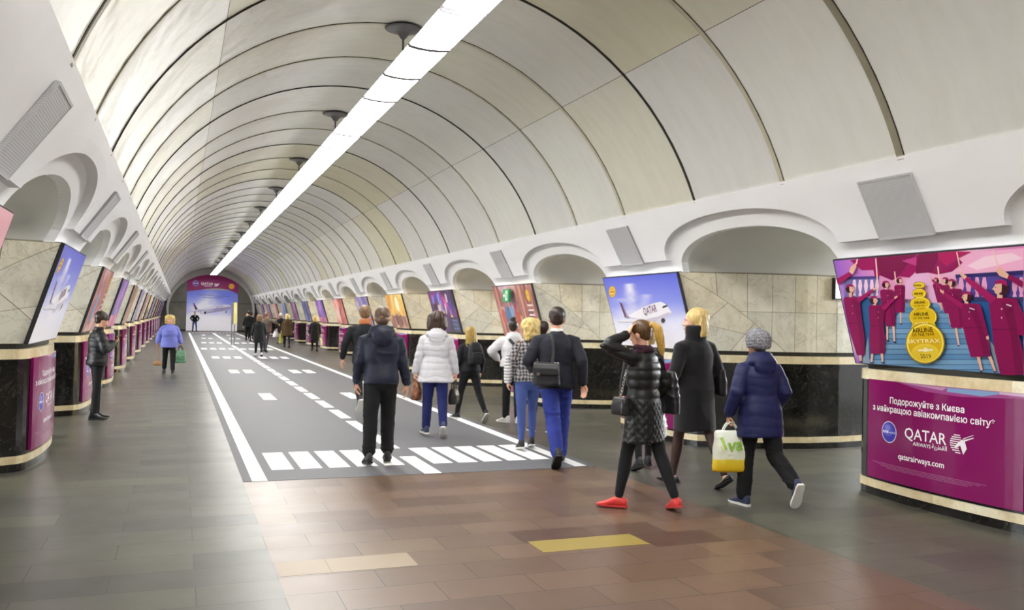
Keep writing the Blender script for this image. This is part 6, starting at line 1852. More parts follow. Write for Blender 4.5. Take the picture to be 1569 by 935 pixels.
def b_scarf(F, P, q, put, cv):
    bm = bmesh.new()
    for k in range(q.get('n', 2)):
        pts = [F.sp(0.525 + 0.03 * k) + F.xr * (0.078 * math.sin(a)) - F.yf * (0.072 * math.cos(a) + 0.005) + F.u * (0.015 * math.cos(a + k * 2)) for a in [2 * PI * i / 14 for i in range(15)]]
        add_tube(bm, pts, [0.025] * 15, 10)
    put(q.get('name', 'scarf'), remesh(bm, min(cv, 0.009), 2, folds(0.006, (18, 18, 30), 3)), q['mat'])
BUILD['scarf'] = b_scarf
def b_ring(F, P, q, put, cv):      # a band of shirt collar showing above the jacket
    bm = bmesh.new()
    rings = []
    for t_, r_ in ((0.53, 0.066), (0.565, 0.068), (0.578, 0.067)):
        rings.append([F.sp(t_) + F.xr * (r_ * math.cos(a)) + F.yf * (r_ * math.sin(a) - 0.004) for a in [2 * PI * i / 20 for i in range(20)]])
    add_loft(bm, rings)
    put('shirt_collar', remesh(bm, min(cv, 0.006), 1), q['mat'])
BUILD['collar'] = b_ring
def b_front(F, P, q, put, cv):     # open-jacket shirt front
    bm = bmesh.new()
    rings = []
    for t_, w_, d in ((0.02, 0.05, 0.13), (0.15, 0.06, 0.132), (0.3, 0.062, 0.146), (0.42, 0.05, 0.128), (0.5, 0.03, 0.085)):
        c = F.sp(t_)
        rings.append([c + F.xr * (w_ * x) + F.yf * (d + y) for x, y in ((-1, -0.03), (1, -0.03), (1, 0), (0, 0.008), (-1, 0))])
    add_loft(bm, rings)
    put('shirt', remesh(bm, min(cv, 0.008), 2), q['mat'])
BUILD['front'] = b_front
# ------------------------------------------------------------------ bags
LEATHER_B = plain('black_leather', '#17171a', 0.42, 0.2, 40, bump=0.15, bscale=150)
NYLON_B = plain('black_nylon', '#16171a', 0.65, 0.15, 60, bump=0.1, bscale=300)
METAL = plain('pale_metal', '#c9c6bf', 0.25, 0.05, 20, metal=1.0)
def bag_body(w_, h_, d_, top=0.8, n=14, sag=0.0, seed=0, crease=0.004, rnd=0.35):
    """soft upright bag, base at z=0, width along x"""
    bm = bmesh.new()
    rings = []
    for i, z in enumerate([0, 0.03, 0.12, 0.3, 0.55, 0.8, 0.94, 1.0]):
        k = 1 + (top - 1) * z
        kd = (1.0 + 0.18 * math.sin(PI * min(z * 1.1, 1))) * (1 if z < 0.7 else 1 - (z - 0.7) * 1.6)
        if z in (0, 1.0): k *= 0.96; kd *= 0.85
        ring = []
        for j in range(32):
            a = 2 * PI * j / 32
            x = math.copysign(abs(math.cos(a)) ** rnd, math.cos(a)); y = math.copysign(abs(math.sin(a)) ** (rnd + 0.15), math.sin(a))
            ring.append((w_ / 2 * k * x, d_ / 2 * kd * y, h_ * z))
        rings.append(ring)
    add_loft(bm, rings)
    return remesh(bm, 0.009, 2, folds(crease, (9, 9, 14), seed))
def loop(bm, a, b, up, r, n=12):
    a, b = Vector(a), Vector(b)
    pts = []
    for i in range(n + 1):
        f = i / n
        pts.append(a.lerp(b, f) + Vector((0, 0, up * math.sin(PI * f) ** 0.7 if 0 < f < 1 else 0)))
    add_tube(bm, pts, [r] * (n + 1), 8, (0, 1, 0))
def hand_point(F, sd, dist=0.085):
    S, E, W, fd, pn = F.arm[sd]
    return F.world(W + fd * dist + pn.normalized() * 0.022)
def handbag(name, label, cat, F, sd, w_, h_, d_, mat, up=0.16, yaw=0.0, rough=0, off=(0, 0, 0), group=None, crease=0.004, top=0.85, hm=None, rnd=0.35):
    g = hand_point(F, sd) + Vector(off)
    t = thing(name, label, cat, (g.x, g.y, g.z - up - h_), math.radians(-F.heading + yaw))
    new_obj('bag_body', bag_body(w_, h_, d_, top, crease=crease, seed=len(label), rnd=rnd), t, mat)
    for s in (-1, 1):
        bm = bmesh.new(); loop(bm, (-w_ * 0.22, s * d_ * 0.22, h_ * 0.95), (w_ * 0.22, s * d_ * 0.22, h_ * 0.95), up + h_ * 0.05, 0.007)
        from_bm('handle', bm, t, hm or mat, True)
    return t

# ------------------------------------------------------------------ the people
BLK = m_cloth('black_wool', '#131316', 0.95, sheen=0.2)
BLKT = m_cloth('black_cotton', '#161618', 0.9)
def std(sw=14, heel=25):      # mid-stride legs, left foot leading
    return dict(legL=(sw, 4, 2, 0, 6), legR=(-sw * 0.85, 14, 2, heel, 6))
def arm_dn(x=0.255, y=0.03, z=0.88): return x, y, z
def A(sg, x=0.262, y=0.03, z=0.875, fd=None, curl=0.35): return ((sg * x, y, z), (sg * 0.25, -1, 0), fd, (-sg, 0.25, 0), curl)
SH_B = plain('black_trainers', '#1b1b1d', 0.6, 0.2, 50)
SH_W = plain('white_trainers', '#dad9d6', 0.5, 0.05, 30)
SH_N = plain('navy_trainers', '#2c3450', 0.6, 0.2, 50)
RED_SH = plain('coral_red_shoe', '#d63a36', 0.45, 0.08, 40)
DENIM = m_cloth('bright_blue_denim', '#293580', 0.85, var=0.25)
DENIM2 = m_cloth('mid_blue_denim', '#465894', 0.85, var=0.2)
DENIMD = m_cloth('dark_blue_denim', '#1e2458', 0.85, var=0.2)

# 1 hooded man on the crossing
F1 = person('man in black hooded jacket, black trousers and black trainers stepping onto the white crossing', 2.19, 9.83, 9, 1.80,
    dict(lean=(3, 0, 0), head=(4, 4, 0), legL=(-5, 5, 3, 8, 8), legR=(11, 12, 1, 0, 4), armL=((-0.265, 0.10, 0.90), (-0.3, -1, 0), None, (1, 0.2, 0), 0.4), armR=((0.295, 0.02, 0.875), (0.4, -1, 0), (0.05, 0.05, -1), (-1, 0.3, 0), 0.35)),
    [dict(t='jacket', mat=m_cloth('blue_black_windbreaker', '#1c2030', 0.55), ease=0.036, hem=0.055, hood=1.22, sleeve=0.066, cuff=0.72, disp=folds(0.010, (7, 7, 11), 1)),
     dict(t='trousers', mat=BLKT, name='trousers', ease=0.018, r=(0.108, 0.097, 0.082, 0.078, 0.07, 0.056), bunch=True, disp=folds(0.007, (8, 8, 12), 4)),
     dict(t='shoes', mat=SH_B, sole=SOLE_B), dict(t='hair', style='buzz', mat=m_hair('cropped_brown_hair', '#3b2a1e', '#6b5140'))], skin='#d09c80')
# 2 orange-collared man beyond him
F2 = person('man in dark jacket with orange scarf collar walking ahead of the black hooded man', 2.93, 14.45, 4, 1.86,
    dict(lean=(3, 0, 0), head=(8, 0, 0), legR=(13, 4, 2, 0, 6), legL=(-22, 38, 3, 48, 4), armL=((-0.33, 0.10, 0.90), (-0.6, -1, 0), (-0.1, 0.1, -1), (1, 0.3, 0), 0.25), armR=A(1)),
    [dict(t='jacket', mat=m_cloth('charcoal_jacket', '#191a1e', 0.85), ease=0.03, hem=0.09, sleeve=0.064, disp=folds(0.008, (7, 7, 10), 6)),
     dict(t='trousers', mat=BLKT, disp=folds(0.005)), dict(t='scarf', mat=m_cloth('orange_brown_knit', '#b4714a', 0.95), n=3),
     dict(t='shoes', mat=SH_B), dict(t='hair', style='short', mat=m_hair('light_brown_hair', '#4d3924', '#8a6c48'))], lod=1)
# 3 white puffer
F3 = person('woman in long white quilted hooded jacket and dark blue jeans carrying two bags', 3.44, 11.90, 13, 1.75,
    dict(fem=True, lean=(2, 0, 0), head=(0, 6, 0), legL=(5, 4, 3, 0, 12), legR=(-6, 26, 2, 42, 4), armL=A(-1, 0.30, 0.06, 0.90, (0, 0.1, -1), 0.8), armR=A(1, 0.30, 0.06, 0.90, (0, 0.1, -1), 0.8)),
    [dict(t='jacket', mat=m_cloth('white_quilted_nylon', '#c9c7cc', 0.6), ease=0.05, hem=0.18, flare=0.04, waist=0.012, hood=1.2, sleeve=0.07, disp=quilt(0.095, 0.009, 2, 0.03)),
     dict(t='trousers', mat=DENIMD, r=(0.105, 0.093, 0.075, 0.07, 0.063, 0.06), disp=folds(0.004, (8, 8, 16), 8)), dict(t='shoes', mat=SH_N), dict(t='hair', style='bob', vol=0.022, mat=m_hair('dark_brown_hair', '#1c110b', '#48301f'))])
# 4 girl with backpack
F4 = person('girl in black with long straight blonde hair wearing a black backpack', 4.50, 13.55, -6, 1.545,
    dict(fem=True, lean=(3, 0, 0), head=(0, 2, 0), legL=(17, 4, 5, 0, 14), legR=(-16, 20, 7, 42, 8), armL=A(-1, 0.27, 0.1, 0.9), armR=A(1, 0.27, 0.1, 0.9)),
    [dict(t='jacket', mat=m_cloth('black_bomber', '#17171b', 0.8), ease=0.035, hem=0.03, sleeve=0.066, disp=folds(0.007, (8, 8, 12), 11)),
     dict(t='trousers', mat=BLKT, r=(0.098, 0.082, 0.062, 0.06, 0.05, 0.045), disp=folds(0.004)), dict(t='shoes', mat=SH_B), dict(t='hair', style='long', len=0.2, mat=m_hair('golden_blonde_hair', '#74581e', '#c4a452'))], lod=1)
# 5 white puffer, bun
F5 = person('young woman with dark hair bun in white puffer jacket, black trousers and white trainers', 5.10, 13.15, 14, 1.68,
    dict(fem=True, lean=(3, 0, 0), head=(12, 4, 0), legL=(6, 6, 1, 0, 40), legR=(-3, 6, 1, 5, 8), armL=((-0.24, 0.22, 1.08), (-1, -0.6, 0), None, (1, 0, 0), 0.5), armR=A(1)),
    [dict(t='jacket', mat=m_cloth('white_puffer_nylon', '#d2d1d3', 0.6), ease=0.055, hem=0.02, hood=1.05, sleeve=0.08, disp=quilt(0.11, 0.008, 5)),
     dict(t='trousers', mat=BLKT, r=(0.098, 0.088, 0.072, 0.07, 0.064, 0.058), disp=folds(0.005)), dict(t='shoes', mat=SH_W), dict(t='hair', style='bun', mat=m_hair('near_black_hair', '#120b08', '#3a2619'))], lod=1)
# 6 dark-haired person beyond the plaid shirt
F6 = person('dark-haired person in dark coat almost hidden beyond the blonde woman in plaid shirt', 5.12, 12.0, 10, 1.66,
    dict(fem=True, lean=(2, 0, 0), **std(8, 12), armL=A(-1), armR=A(1)),
    [dict(t='jacket', mat=BLK, ease=0.03, hem=0.2, disp=folds(0.006)), dict(t='trousers', mat=BLKT), dict(t='shoes', mat=SH_B), dict(t='hair', style='short', mat=MATS['near_black_hair'])], lod=1)
# 7 plaid shirt
F7 = person('woman with tousled blonde hair in grey plaid shirt and light blue jeans', 4.27, 10.45, 12, 1.69,
    dict(fem=True, lean=(2, 0, 0), head=(-38, 0, 0), legL=(-7, 4, 1, 10, 4), legR=(14, 18, 0, 12, 4), armL=A(-1, 0.25, 0.1, 0.92), armR=A(1, 0.24, 0.16, 0.95)),
    [dict(t='jacket', name='shirt', mat=m_plaid(), ease=0.026, hem=0.03, sleeve=0.06, disp=folds(0.007, (8, 8, 12), 21)),
     dict(t='trousers', mat=DENIM2, name='jeans', r=(0.098, 0.082, 0.06, 0.057, 0.046, 0.04), disp=folds(0.0035, (8, 8, 18), 9)), dict(t='shoes', mat=SH_B), dict(t='hair', style='fluffy', mat=m_hair('pale_blonde_hair', '#b08a3a', '#f0dc98'))])
# 8 man in blue jeans
F8 = person('man with short dark hair in black jacket and bright blue jeans with a shoulder bag', 4.16, 9.30, 16, 1.84,
    dict(lean=(4, 0, 0), head=(6, 2, 0), legL=(-17, 20, -5, 40, 2), legR=(17, 6, 1, 0, 8), armL=((-0.25, 0.20, 1.03), (-0.5, -1, 0), None, (1, 0.2, 0), 0.5), armR=((0.29, -0.06, 0.90), (0.3, -1, 0), (0.1, -0.15, -1), (-0.6, -0.8, 0), 0.3)),
    [dict(t='jacket', mat=m_cloth('black_navy_jacket', '#20212a', 0.8), ease=0.046, hem=0.085, flare=0.0, sleeve=0.07, collar=0.012, disp=folds(0.009, (6, 6, 9), 31)),
     dict(t='collar', mat=plain('white_shirt', '#e6e4e0', 0.8, 0.04, 20)), dict(t='trousers', mat=DENIM, name='jeans', ease=0.02, r=(0.112, 0.098, 0.08, 0.078, 0.074, 0.07), end=1.02, disp=folds(0.009, (8, 8, 15), 33)),
     dict(t='shoes', mat=SH_B, sole=SOLE_B), dict(t='hair', style='short', mat=MATS['near_black_hair'])])
# 9 red shoes
F9 = person('woman with blonde ponytail in black quilted coat and red shoes, hand raised to her head', 3.96, 6.90, -27, 1.71,
    dict(fem=True, lean=(2, 0, 0), head=(-8, 14, 4), legL=(15, 5, 2, 0, 25), legR=(-15, 8, 4, 14, 40),
         armL=((-0.165, 0.09, 1.60), (-1, -0.3, -2.2), (0.5, -0.05, 0.75), (0.75, -0.5, -0.3), 0.3), armR=A(1, 0.27, 0.10, 0.95)),
    [dict(t='jacket', name='quilted_coat', mat=m_cloth('black_quilted_satin', '#1c1d1d', 0.38), ease=0.024, hem=0.30, flare=0.03, waist=0.004, sleeve=0.06, collar=0.012, disp=diamond(0.085, 0.012, 1.0, 1)),
     dict(t='trousers', mat=m_cloth('charcoal_leggings', '#1f2022', 0.9), name='leggings', r=(0.088, 0.074, 0.06, 0.061, 0.048, 0.041), end=0.93, disp=folds(0.002)), dict(t='shoes', kind='slip', mat=RED_SH, sole=plain('red_rubber_sole', '#b8302e', 0.6, 0.05, 30)),
     dict(t='scarf', mat=m_cloth('plum_scarf_wool', '#3d2230', 0.95), n=2), dict(t='hair', style='ponytail', mat=m_hair('brown_roots_hair', '#2c1c0e', '#6a4a24'), mat2=m_hair('blonde_ends_hair', '#8c6426', '#dcb458'))])
# 10 black coat partly hidden
F10 = person('blonde woman in black coat half hidden beyond the woman with the ponytail', 5.02, 8.75, 12, 1.70,
    dict(fem=True, lean=(2, 0, 0), head=(0, 0, 0), legL=(-9, 10, 2, 20, 6), legR=(10, 4, 2, 0, 6), armL=A(-1), armR=A(1, 0.27, 0.06, 0.88, (0, 0, -1), 0.8)),
    [dict(t='jacket', name='coat', mat=BLK, ease=0.04, hem=0.30, flare=0.03, sleeve=0.062, disp=folds(0.007)), dict(t='trousers', mat=BLKT, r=(0.088, 0.074, 0.058, 0.056, 0.045, 0.04)), dict(t='shoes', mat=SH_B, sole=SOLE_B), dict(t='hair', style='bob', mat=m_hair('ash_blonde_hair', '#8a6c3c', '#d4b878'))])
# 11 tall blonde in black coat
F11 = person('blonde woman in long black coat with raised collar, sheer tights and flat black shoes', 5.03, 7.72, -8, 1.84,
    dict(fem=True, lean=(1, 0, 0), head=(-52, 0, 0), face=True, legL=(13, 4, 3, 0, 8), legR=(-15, 14, 3, 30, 8), armL=((-0.28, 0.10, 0.93), (-0.5, -1, 0), (0, 0.15, -1), (1, 0.2, 0), 0.45), armR=((0.26, 0.10, 0.93), (0.5, -1, 0), None, (-1, 0, 0), 0.4)),
    [dict(t='jacket', name='coat', mat=BLK, ease=0.036, hem=0.38, flare=0.02, waist=-0.022, sleeve=0.07, cuff=0.85, sleeve_end=0.92, high_collar=0.155, disp=folds(0.006, (5, 5, 7), 41)),
     dict(t='trousers', name='tights', mat=m_cloth('sheer_black_tights', '#3c2a26', 0.55, weave=0.1), ease=0.004, r=(0.090, 0.071, 0.054, 0.056, 0.042, 0.035), end=1.0),
     dict(t='shoes', kind='flat', mat=LEATHER_B, sole=SOLE_B), dict(t='hair', style='bob', mat=m_hair('honey_blonde_hair', '#b08c48', '#ecd492'))], skin='#dfb096')
# 12 navy puffer with beanie
F12 = person('person in navy puffer jacket and grey knitted hat carrying a yellow and white bag', 5.11, 6.74, 6, 1.63,
    dict(fem=True, lean=(5, 0, 0), head=(-8, 2, 0), legL=(8, 8, 4, 0, 10), legR=(-16, 40, 3, 62, 8), armL=((-0.30, 0.08, 0.91), (-0.4, -1, 0), (0, 0.1, -1), (0.9, -0.3, 0), 0.75), armR=A(1, 0.25, 0.12, 0.95)),
    [dict(t='jacket', mat=m_cloth('navy_puffer_nylon', '#1f2450', 0.55), ease=0.05, hem=0.24, flare=0.02, hood=1.25, sleeve=0.074, cuff=0.7, disp=quilt(0.10, 0.005, 9, 0.04)),
     dict(t='trousers', mat=BLKT, ease=0.016, r=(0.108, 0.098, 0.082, 0.08, 0.076, 0.072), disp=folds(0.008)), dict(t='shoes', mat=SH_N), dict(t='scarf', mat=m_cloth('red_neck_knit', '#8e2733', 0.9), n=1, name='neck_warmer'),
     dict(t='hair', style='buzz', mat=m_hair('grey_brown_hair', '#4a4038', '#7c7064')), dict(t='beanie', mat=m_knit())])
# 13 woman with phone by the left pylon
F13 = person('woman in black puffer jacket standing by the left wall looking down at a phone', -1.16, 14.85, 78, 1.64,
    dict(fem=True, lean=(2, 0, 0), head=(0, 24, 0), face=True, legL=(3, 2, 3, 0, 14), legR=(-2, 2, 3, 0, 12), armL=((-0.08, 0.24, 1.25), (-0.6, -0.2, -1), (0.35, 0.5, 0.45), (0.5, -0.3, 0.8), 0.45), armR=((0.08, 0.24, 1.24), (0.6, -0.2, -1), (-0.3, 0.5, 0.5), (-0.5, -0.3, 0.8), 0.45)),
    [dict(t='jacket', mat=m_cloth('black_puffer_nylon', '#141416', 0.5), ease=0.048, hem=0.05, sleeve=0.075, collar=0.035, cw=0.012, disp=quilt(0.09, 0.008, 13)),
     dict(t='trousers', mat=BLKT, r=(0.094, 0.078, 0.06, 0.058, 0.048, 0.044), disp=folds(0.003)), dict(t='shoes', kind='boot', mat=LEATHER_B, sole=SOLE_B), dict(t='hair', style='short', mat=MATS['near_black_hair'])])
# 14 lilac jacket, walking towards the camera
F14 = person('older blonde woman in lilac blue jacket and black trousers walking towards the camera', -0.22, 25.3, 176, 1.57,
    dict(fem=True, lean=(2, 0, 0), head=(4, 6, 0), face=True, legL=(12, 4, 2, 0, 6), legR=(-10, 16, 2, 22, 6), armL=A(-1, 0.34, 0.04, 0.93, (0, 0, -1), 0.8), armR=A(1, 0.34, 0.02, 0.93, (0, 0, -1), 0.8)),
    [dict(t='jacket', mat=m_cloth('lilac_blue_nylon', '#6d74c0', 0.55, var=0.35), ease=0.075, hem=0.14, flare=0.02, sleeve=0.082, collar=0.03, cw=0.015, disp=quilt(0.14, 0.007, 17, 0.03)),
     dict(t='trousers', mat=BLKT, r=(0.105, 0.092, 0.076, 0.074, 0.068, 0.064), disp=folds(0.005)), dict(t='shoes', mat=SH_B, sole=SOLE_B), dict(t='hair', style='fluffy', mat=m_hair('straw_blonde_hair', '#9a7c3c', '#dcc47c'))], lod=1, skin='#d8a083')
# far people
def far(label, x, y, hd, h, top, legs=BLKT, hair=('short', 'near_black_hair'), fem=True, hem=0.25, ease=0.05, sw=10, lod=2, extra=(), head=(0, 0, 0), lean=(2, 0, 0), shoes=None, arms=None, face=False, kind='sneaker'):
    P = dict(fem=fem, lean=lean, head=head, face=face, **std(sw, 20), armL=A(-1, 0.30), armR=A(1, 0.30))
    if arms: P.update(arms)
    return person(label, x, y, hd, h, P, [dict(t='jacket', name='coat', mat=top, ease=ease, hem=hem, flare=0.02, sleeve=0.068, disp=folds(0.008)), dict(t='trousers', mat=legs), dict(t='shoes', mat=shoes or SH_B, sole=SOLE_B, kind=kind), dict(t='hair', style=hair[0], mat=MATS[hair[1]])] + list(extra), lod)
F15 = far('blonde woman in long black coat walking away near the right-hand pylons', 5.85, 40.3, 4, 1.60, BLK, hair=('bob', 'honey_blonde_hair'), hem=0.36, lod=2)
F16 = far('person in brown coat and pale headscarf carrying a yellowish bag', 5.06, 44.2, 6, 1.69, m_cloth('brown_coat_cloth', '#4a3a22', 0.9), legs=m_cloth('dark_plum_trousers', '#26222e', 0.9), hair=('bob', 'pale_blonde_hair'), hem=0.34, ease=0.06)
F17 = far('man in grey brown jacket and grey trousers bending to one side, far down the hall', 3.55, 38.9, 30, 1.73, m_cloth('taupe_jacket', '#5c5348', 0.9), legs=m_cloth('slate_trousers', '#3c3c46', 0.9), fem=False, hem=0.08, hair=('short', 'light_brown_hair'), arms=dict(armR=((0.5, 0.2, 1.25), (0.5, -1, 0), None, (-1, 0, 0), 0.4)), ease=0.06)
F18 = far('woman in black knee-length coat walking away on the centre line, far down the hall', 2.93, 34.9, 0, 1.62, BLK, hair=('bob', 'light_brown_hair'), hem=0.36, shoes=SH_W)
F19 = far('man in black jacket and trousers walking away in front of the yellow-topped woman', 3.92, 54, 0, 1.80, BLK, fem=False, hem=0.12)
F20 = far('woman in pale yellow top with a small pale bag, farthest of the walkers', 4.5, 63, 0, 1.62, m_cloth('pale_yellow_knit', '#b8ac78', 0.9), legs=m_cloth('dark_violet_skirt', '#2c2638', 0.9), hair=('bob', 'honey_blonde_hair'), hem=0.06)
F21 = far('hunched person in black coat with white hat by the right-hand pylons', 5.35, 49.5, -10, 1.70, BLK, hair=('buzz', 'grey_brown_hair'), hem=0.3, lean=(12, 0, 0), extra=[dict(t='beanie', mat=plain('white_knit_hat', '#d9d6d0', 0.9, 0.05, 20))])
F22 = far('dark-haired person in dark coat just beyond the taupe-jacketed man', 4.35, 58.0, 0, 1.72, BLK, hair=('short', 'near_black_hair'), hem=0.2)
F23 = person('man in open black jacket over white shirt, standing in front of the end banner', 1.27, 77.6, 172, 1.70,
    dict(lean=(0, 0, 0), head=(0, 0, 0), face=True, legL=(3, 2, 6, 0, 14), legR=(1, 2, 6, 0, 14), armL=((-0.24, 0.10, 0.96), (-1, -0.5, 0), None, (1, 0, 0), 0.5), armR=((0.24, 0.10, 0.96), (1, -0.5, 0), None, (-1, 0, 0), 0.5)),
    [dict(t='jacket', mat=BLK, ease=0.05, hem=0.06, sleeve=0.07, disp=folds(0.006)), dict(t='front', mat=MATS['white_shirt']), dict(t='trousers', mat=DENIM2, name='jeans', r=(0.1, 0.088, 0.07, 0.068, 0.06, 0.056)), dict(t='shoes', mat=SH_B, sole=SOLE_B), dict(t='hair', style='buzz', mat=MATS['grey_brown_hair'])], lod=2)

# ------------------------------------------------------------------ what they carry
def shopping_bag():
    g = hand_point(F12, 'L')
    t = thing('carrier_bag', 'white and yellow plastic carrier bag with green lettering held by the navy-jacketed person', 'bag', (g.x - 0.01, g.y - 0.01, g.z - 0.075 - 0.385), math.radians(-12))
    m = NT('white_yellow_bag_film')
    sp = m.n('ShaderNodeSeparateXYZ'); m.link(m.co(), sp.inputs[0])
    z = m.math('ADD', sp.outputs['Z'], m.math('MULTIPLY', m.math('SUBTRACT', m.noise(None, 9, 2), 0.5), 0.035))
    m.base(m.ramp(m.math('DIVIDE', z, 0.385), [(0.0, lin('#c79a10')), (0.10, lin('#d8b21c')), (0.30, lin('#e8cf3a')), (0.335, lin('#e3e6cf')), (1.0, lin('#e9eee2'))])); m.rough(0.35)
    w_, h_, d_ = 0.33, 0.385, 0.12
    new_obj('bag_body', bag_body(w_, h_, d_, 0.88, crease=0.006, seed=3, rnd=0.4), t, m.m)
    for s in (-1, 1):
        bm = bmesh.new(); loop(bm, (-0.075, s * 0.02, h_ * 0.95), (0.075, s * 0.02, h_ * 0.95), 0.10, 0.006); from_bm('handle', bm, t, m.m, True)
    a = Art(0.02)
    a.text(1, '#8fbf3a', 'va', (-0.05, 0.20), (0.10, 0.215), 0.02)
    a.poly(1, '#a8cc58', [(-0.12, 0.32), (-0.08, 0.22), (-0.055, 0.22), (-0.09, 0.33)]); a.poly(1, '#c9dc7a', [(-0.11, 0.26), (-0.12, 0.21), (-0.09, 0.2)])
    def mp(u, v, h):
        return (u, -(d_ / 2) * (1 + 0.18 * math.sin(PI * min(v / h_ * 1.1, 1))) * (1 if v < 0.7 * h_ else 1 - (v / h_ - 0.7) * 1.6) * max(0.2, 1 - abs(2 * u / w_) ** 2.5) ** 0.55 - 0.012 - h, v)
    a.build('lettering', t, mp, M_PRINT)
shopping_bag()
handbag('handbag', 'small black handbag in the right hand of the woman in white quilted jacket', 'bag', F3, 'R', 0.24, 0.23, 0.11, LEATHER_B, 0.13, 70, group=None)
def brown_bag():
    m = NT('brown_patterned_plastic'); n = m.noise(None, 14, 3)
    m.base(m.ramp(n, [(0.3, lin('#3a1f16')), (0.5, lin('#7a4a30')), (0.62, lin('#a8704a')), (0.75, lin('#d8c4b0'))])); m.rough(0.35)
    return handbag('plastic_bag', 'brown patterned plastic bag in the left hand of the woman in white quilted jacket', 'bag', F3, 'L', 0.20, 0.27, 0.12, m.m, 0.03, 75, crease=0.014, top=0.55, rnd=0.7)
brown_bag()
def shoulder_bag():
    c = F8.world(F8.sp(0.075) - F8.xr * 0.135 - F8.yf * 0.20)
    t = thing('messenger_bag', 'black flap shoulder bag hanging behind the left hip of the man in blue jeans', 'bag', (c.x, c.y, c.z - 0.13), math.radians(-F8.heading - 14))
    new_obj('bag_body', bag_body(0.31, 0.27, 0.15, 0.95, crease=0.007, seed=5, rnd=0.45), t, NYLON_B)
    bm = bmesh.new()
    rings = []
    for z, y in ((0.255, 0.055), (0.262, 0.0), (0.255, -0.075), (0.2, -0.098), (0.12, -0.105)):
        rings.append([(-0.148, y - 0.006, z), (0.148, y - 0.006, z), (0.148, y + 0.004, z + 0.006), (-0.148, y + 0.004, z + 0.006)])
    add_loft(bm, rings); f = new_obj('flap', remesh(bm, 0.007, 2), t, LEATHER_B)
    bm = bmesh.new(); add_box(bm, -0.10, -0.065, -0.112, -0.106, 0.12, 0.15); from_bm('badge', bm, f, METAL)
    # strap over the right shoulder
    A_ = t.matrix_basis.inverted()
    def loc(v): return t.matrix_basis.inverted() @ F8.world(Vector(v))
    t_m = Matrix.LocRotScale(t.location, t.rotation_euler, None).inverted()
    def loc(v): return t_m @ F8.world(Vector(v))
    u = F8.u
    pts = [t_m @ (c + Vector((0.0, 0.0, 0.10)))]
    pts = [Vector((0.06, 0.0, 0.25))]
    for tt, x_, d in ((0.28, -0.06, 0.172), (0.38, -0.065, 0.172), (0.45, -0.07, 0.155), (0.50, -0.075, 0.118)):
        p = F8.sp(tt) + F8.xr * x_ - F8.yf * d; pts.append(loc(p))
    p = F8.sp(0.53) - F8.xr * 0.095 - F8.yf * 0.0; pts.append(loc(p))
    p = F8.sp(0.45) - F8.xr * 0.095 + F8.yf * 0.13; pts.append(loc(p))
    bm = bmesh.new(); add_tube(bm, pts, [(0.019, 0.004)] * len(pts), 8, (0, 1, 0)); from_bm('strap', bm, t, NYLON_B, True)
    for x_ in (0.1, 0.13):
        bm = bmesh.new(); add_ball(bm, (x_, -0.03, 0.255), (0.012, 0.012, 0.02)); from_bm('buckle', bm, t, METAL, True)
shoulder_bag()
def backpack(F, label, mat, w_, h_, d_, z, name='backpack', x=0.0, strap=NYLON_B):
    b = F.sp(z) - F.yf * (0.145) + F.xr * x
    c = F.world(b)
    t = thing(name, label, 'bag', (c.x, c.y, c.z), math.radians(-F.heading))
    s = F.s
    bm = bmesh.new()
    rings = []
    for q, k, kd in ((0, 0.8, 0.7), (0.05, 0.97, 0.95), (0.3, 1.0, 1.0), (0.7, 0.92, 0.9), (0.9, 0.75, 0.7), (1.0, 0.45, 0.4)):
        rings.append([(w_ / 2 * k * math.copysign(abs(math.cos(a)) ** 0.5, math.cos(a)), -d_ / 2 + d_ / 2 * kd * math.copysign(abs(math.sin(a)) ** 0.5, math.sin(a)), h_ * q) for a in [2 * PI * i / 24 for i in range(24)]])
    add_loft(bm, rings); new_obj('bag_body', remesh(bm, 0.009, 2, folds(0.004, (9, 9, 12), 3)), t, mat)
    bm = bmesh.new()
    rings = []
    for q, k, kd in ((0.06, 0.6, 0.5), (0.1, 0.74, 0.9), (0.35, 0.74, 1.0), (0.45, 0.66, 0.7), (0.48, 0.5, 0.4)):
        rings.append([(w_ / 2 * k * math.copysign(abs(math.cos(a)) ** 0.5, math.cos(a)), -d_ * 0.98 + 0.03 * kd * math.copysign(abs(math.sin(a)) ** 0.5, math.sin(a)), h_ * q) for a in [2 * PI * i / 20 for i in range(20)]])
    add_loft(bm, rings); new_obj('front_pocket', remesh(bm, 0.007, 2), t, mat)
    bm = bmesh.new(); loop(bm, (-0.03, -0.03, h_ * 0.97), (0.03, -0.03, h_ * 0.97), 0.05, 0.006); from_bm('grab_loop', bm, t, strap, True)
    bm = bmesh.new(); add_tube(bm, [(-w_ * 0.36, -d_ * 1.03, h_ * 0.5), (0, -d_ * 1.05, h_ * 0.53), (w_ * 0.36, -d_ * 1.03, h_ * 0.5)], 0.004, 6); from_bm('zip', bm, t, METAL, True)
    Mi = Matrix.LocRotScale(t.location, t.rotation_euler, None).inverted()
    for sg in (-1, 1):
        pts = []
        for tt, x_, y_ in ((0.44, 0.075, -0.148), (0.50, 0.09, -0.11), (0.535, 0.098, -0.03), (0.51, 0.105, 0.06), (0.43, 0.112, 0.13), (0.30, 0.125, 0.155), (0.18, 0.15, 0.10)):
            pts.append(Mi @ F.world(F.sp(tt) + F.xr * (sg * x_) + F.yf * y_))
        bm = bmesh.new(); add_tube(bm, pts, [(0.022, 0.006)] * len(pts), 8, (0, 1, 0)); from_bm('shoulder_strap', bm, t, strap, True)
    return t
backpack(F4, 'black backpack with front pocket on the back of the long-haired blonde girl', NYLON_B, 0.25, 0.36, 0.13, 0.13)
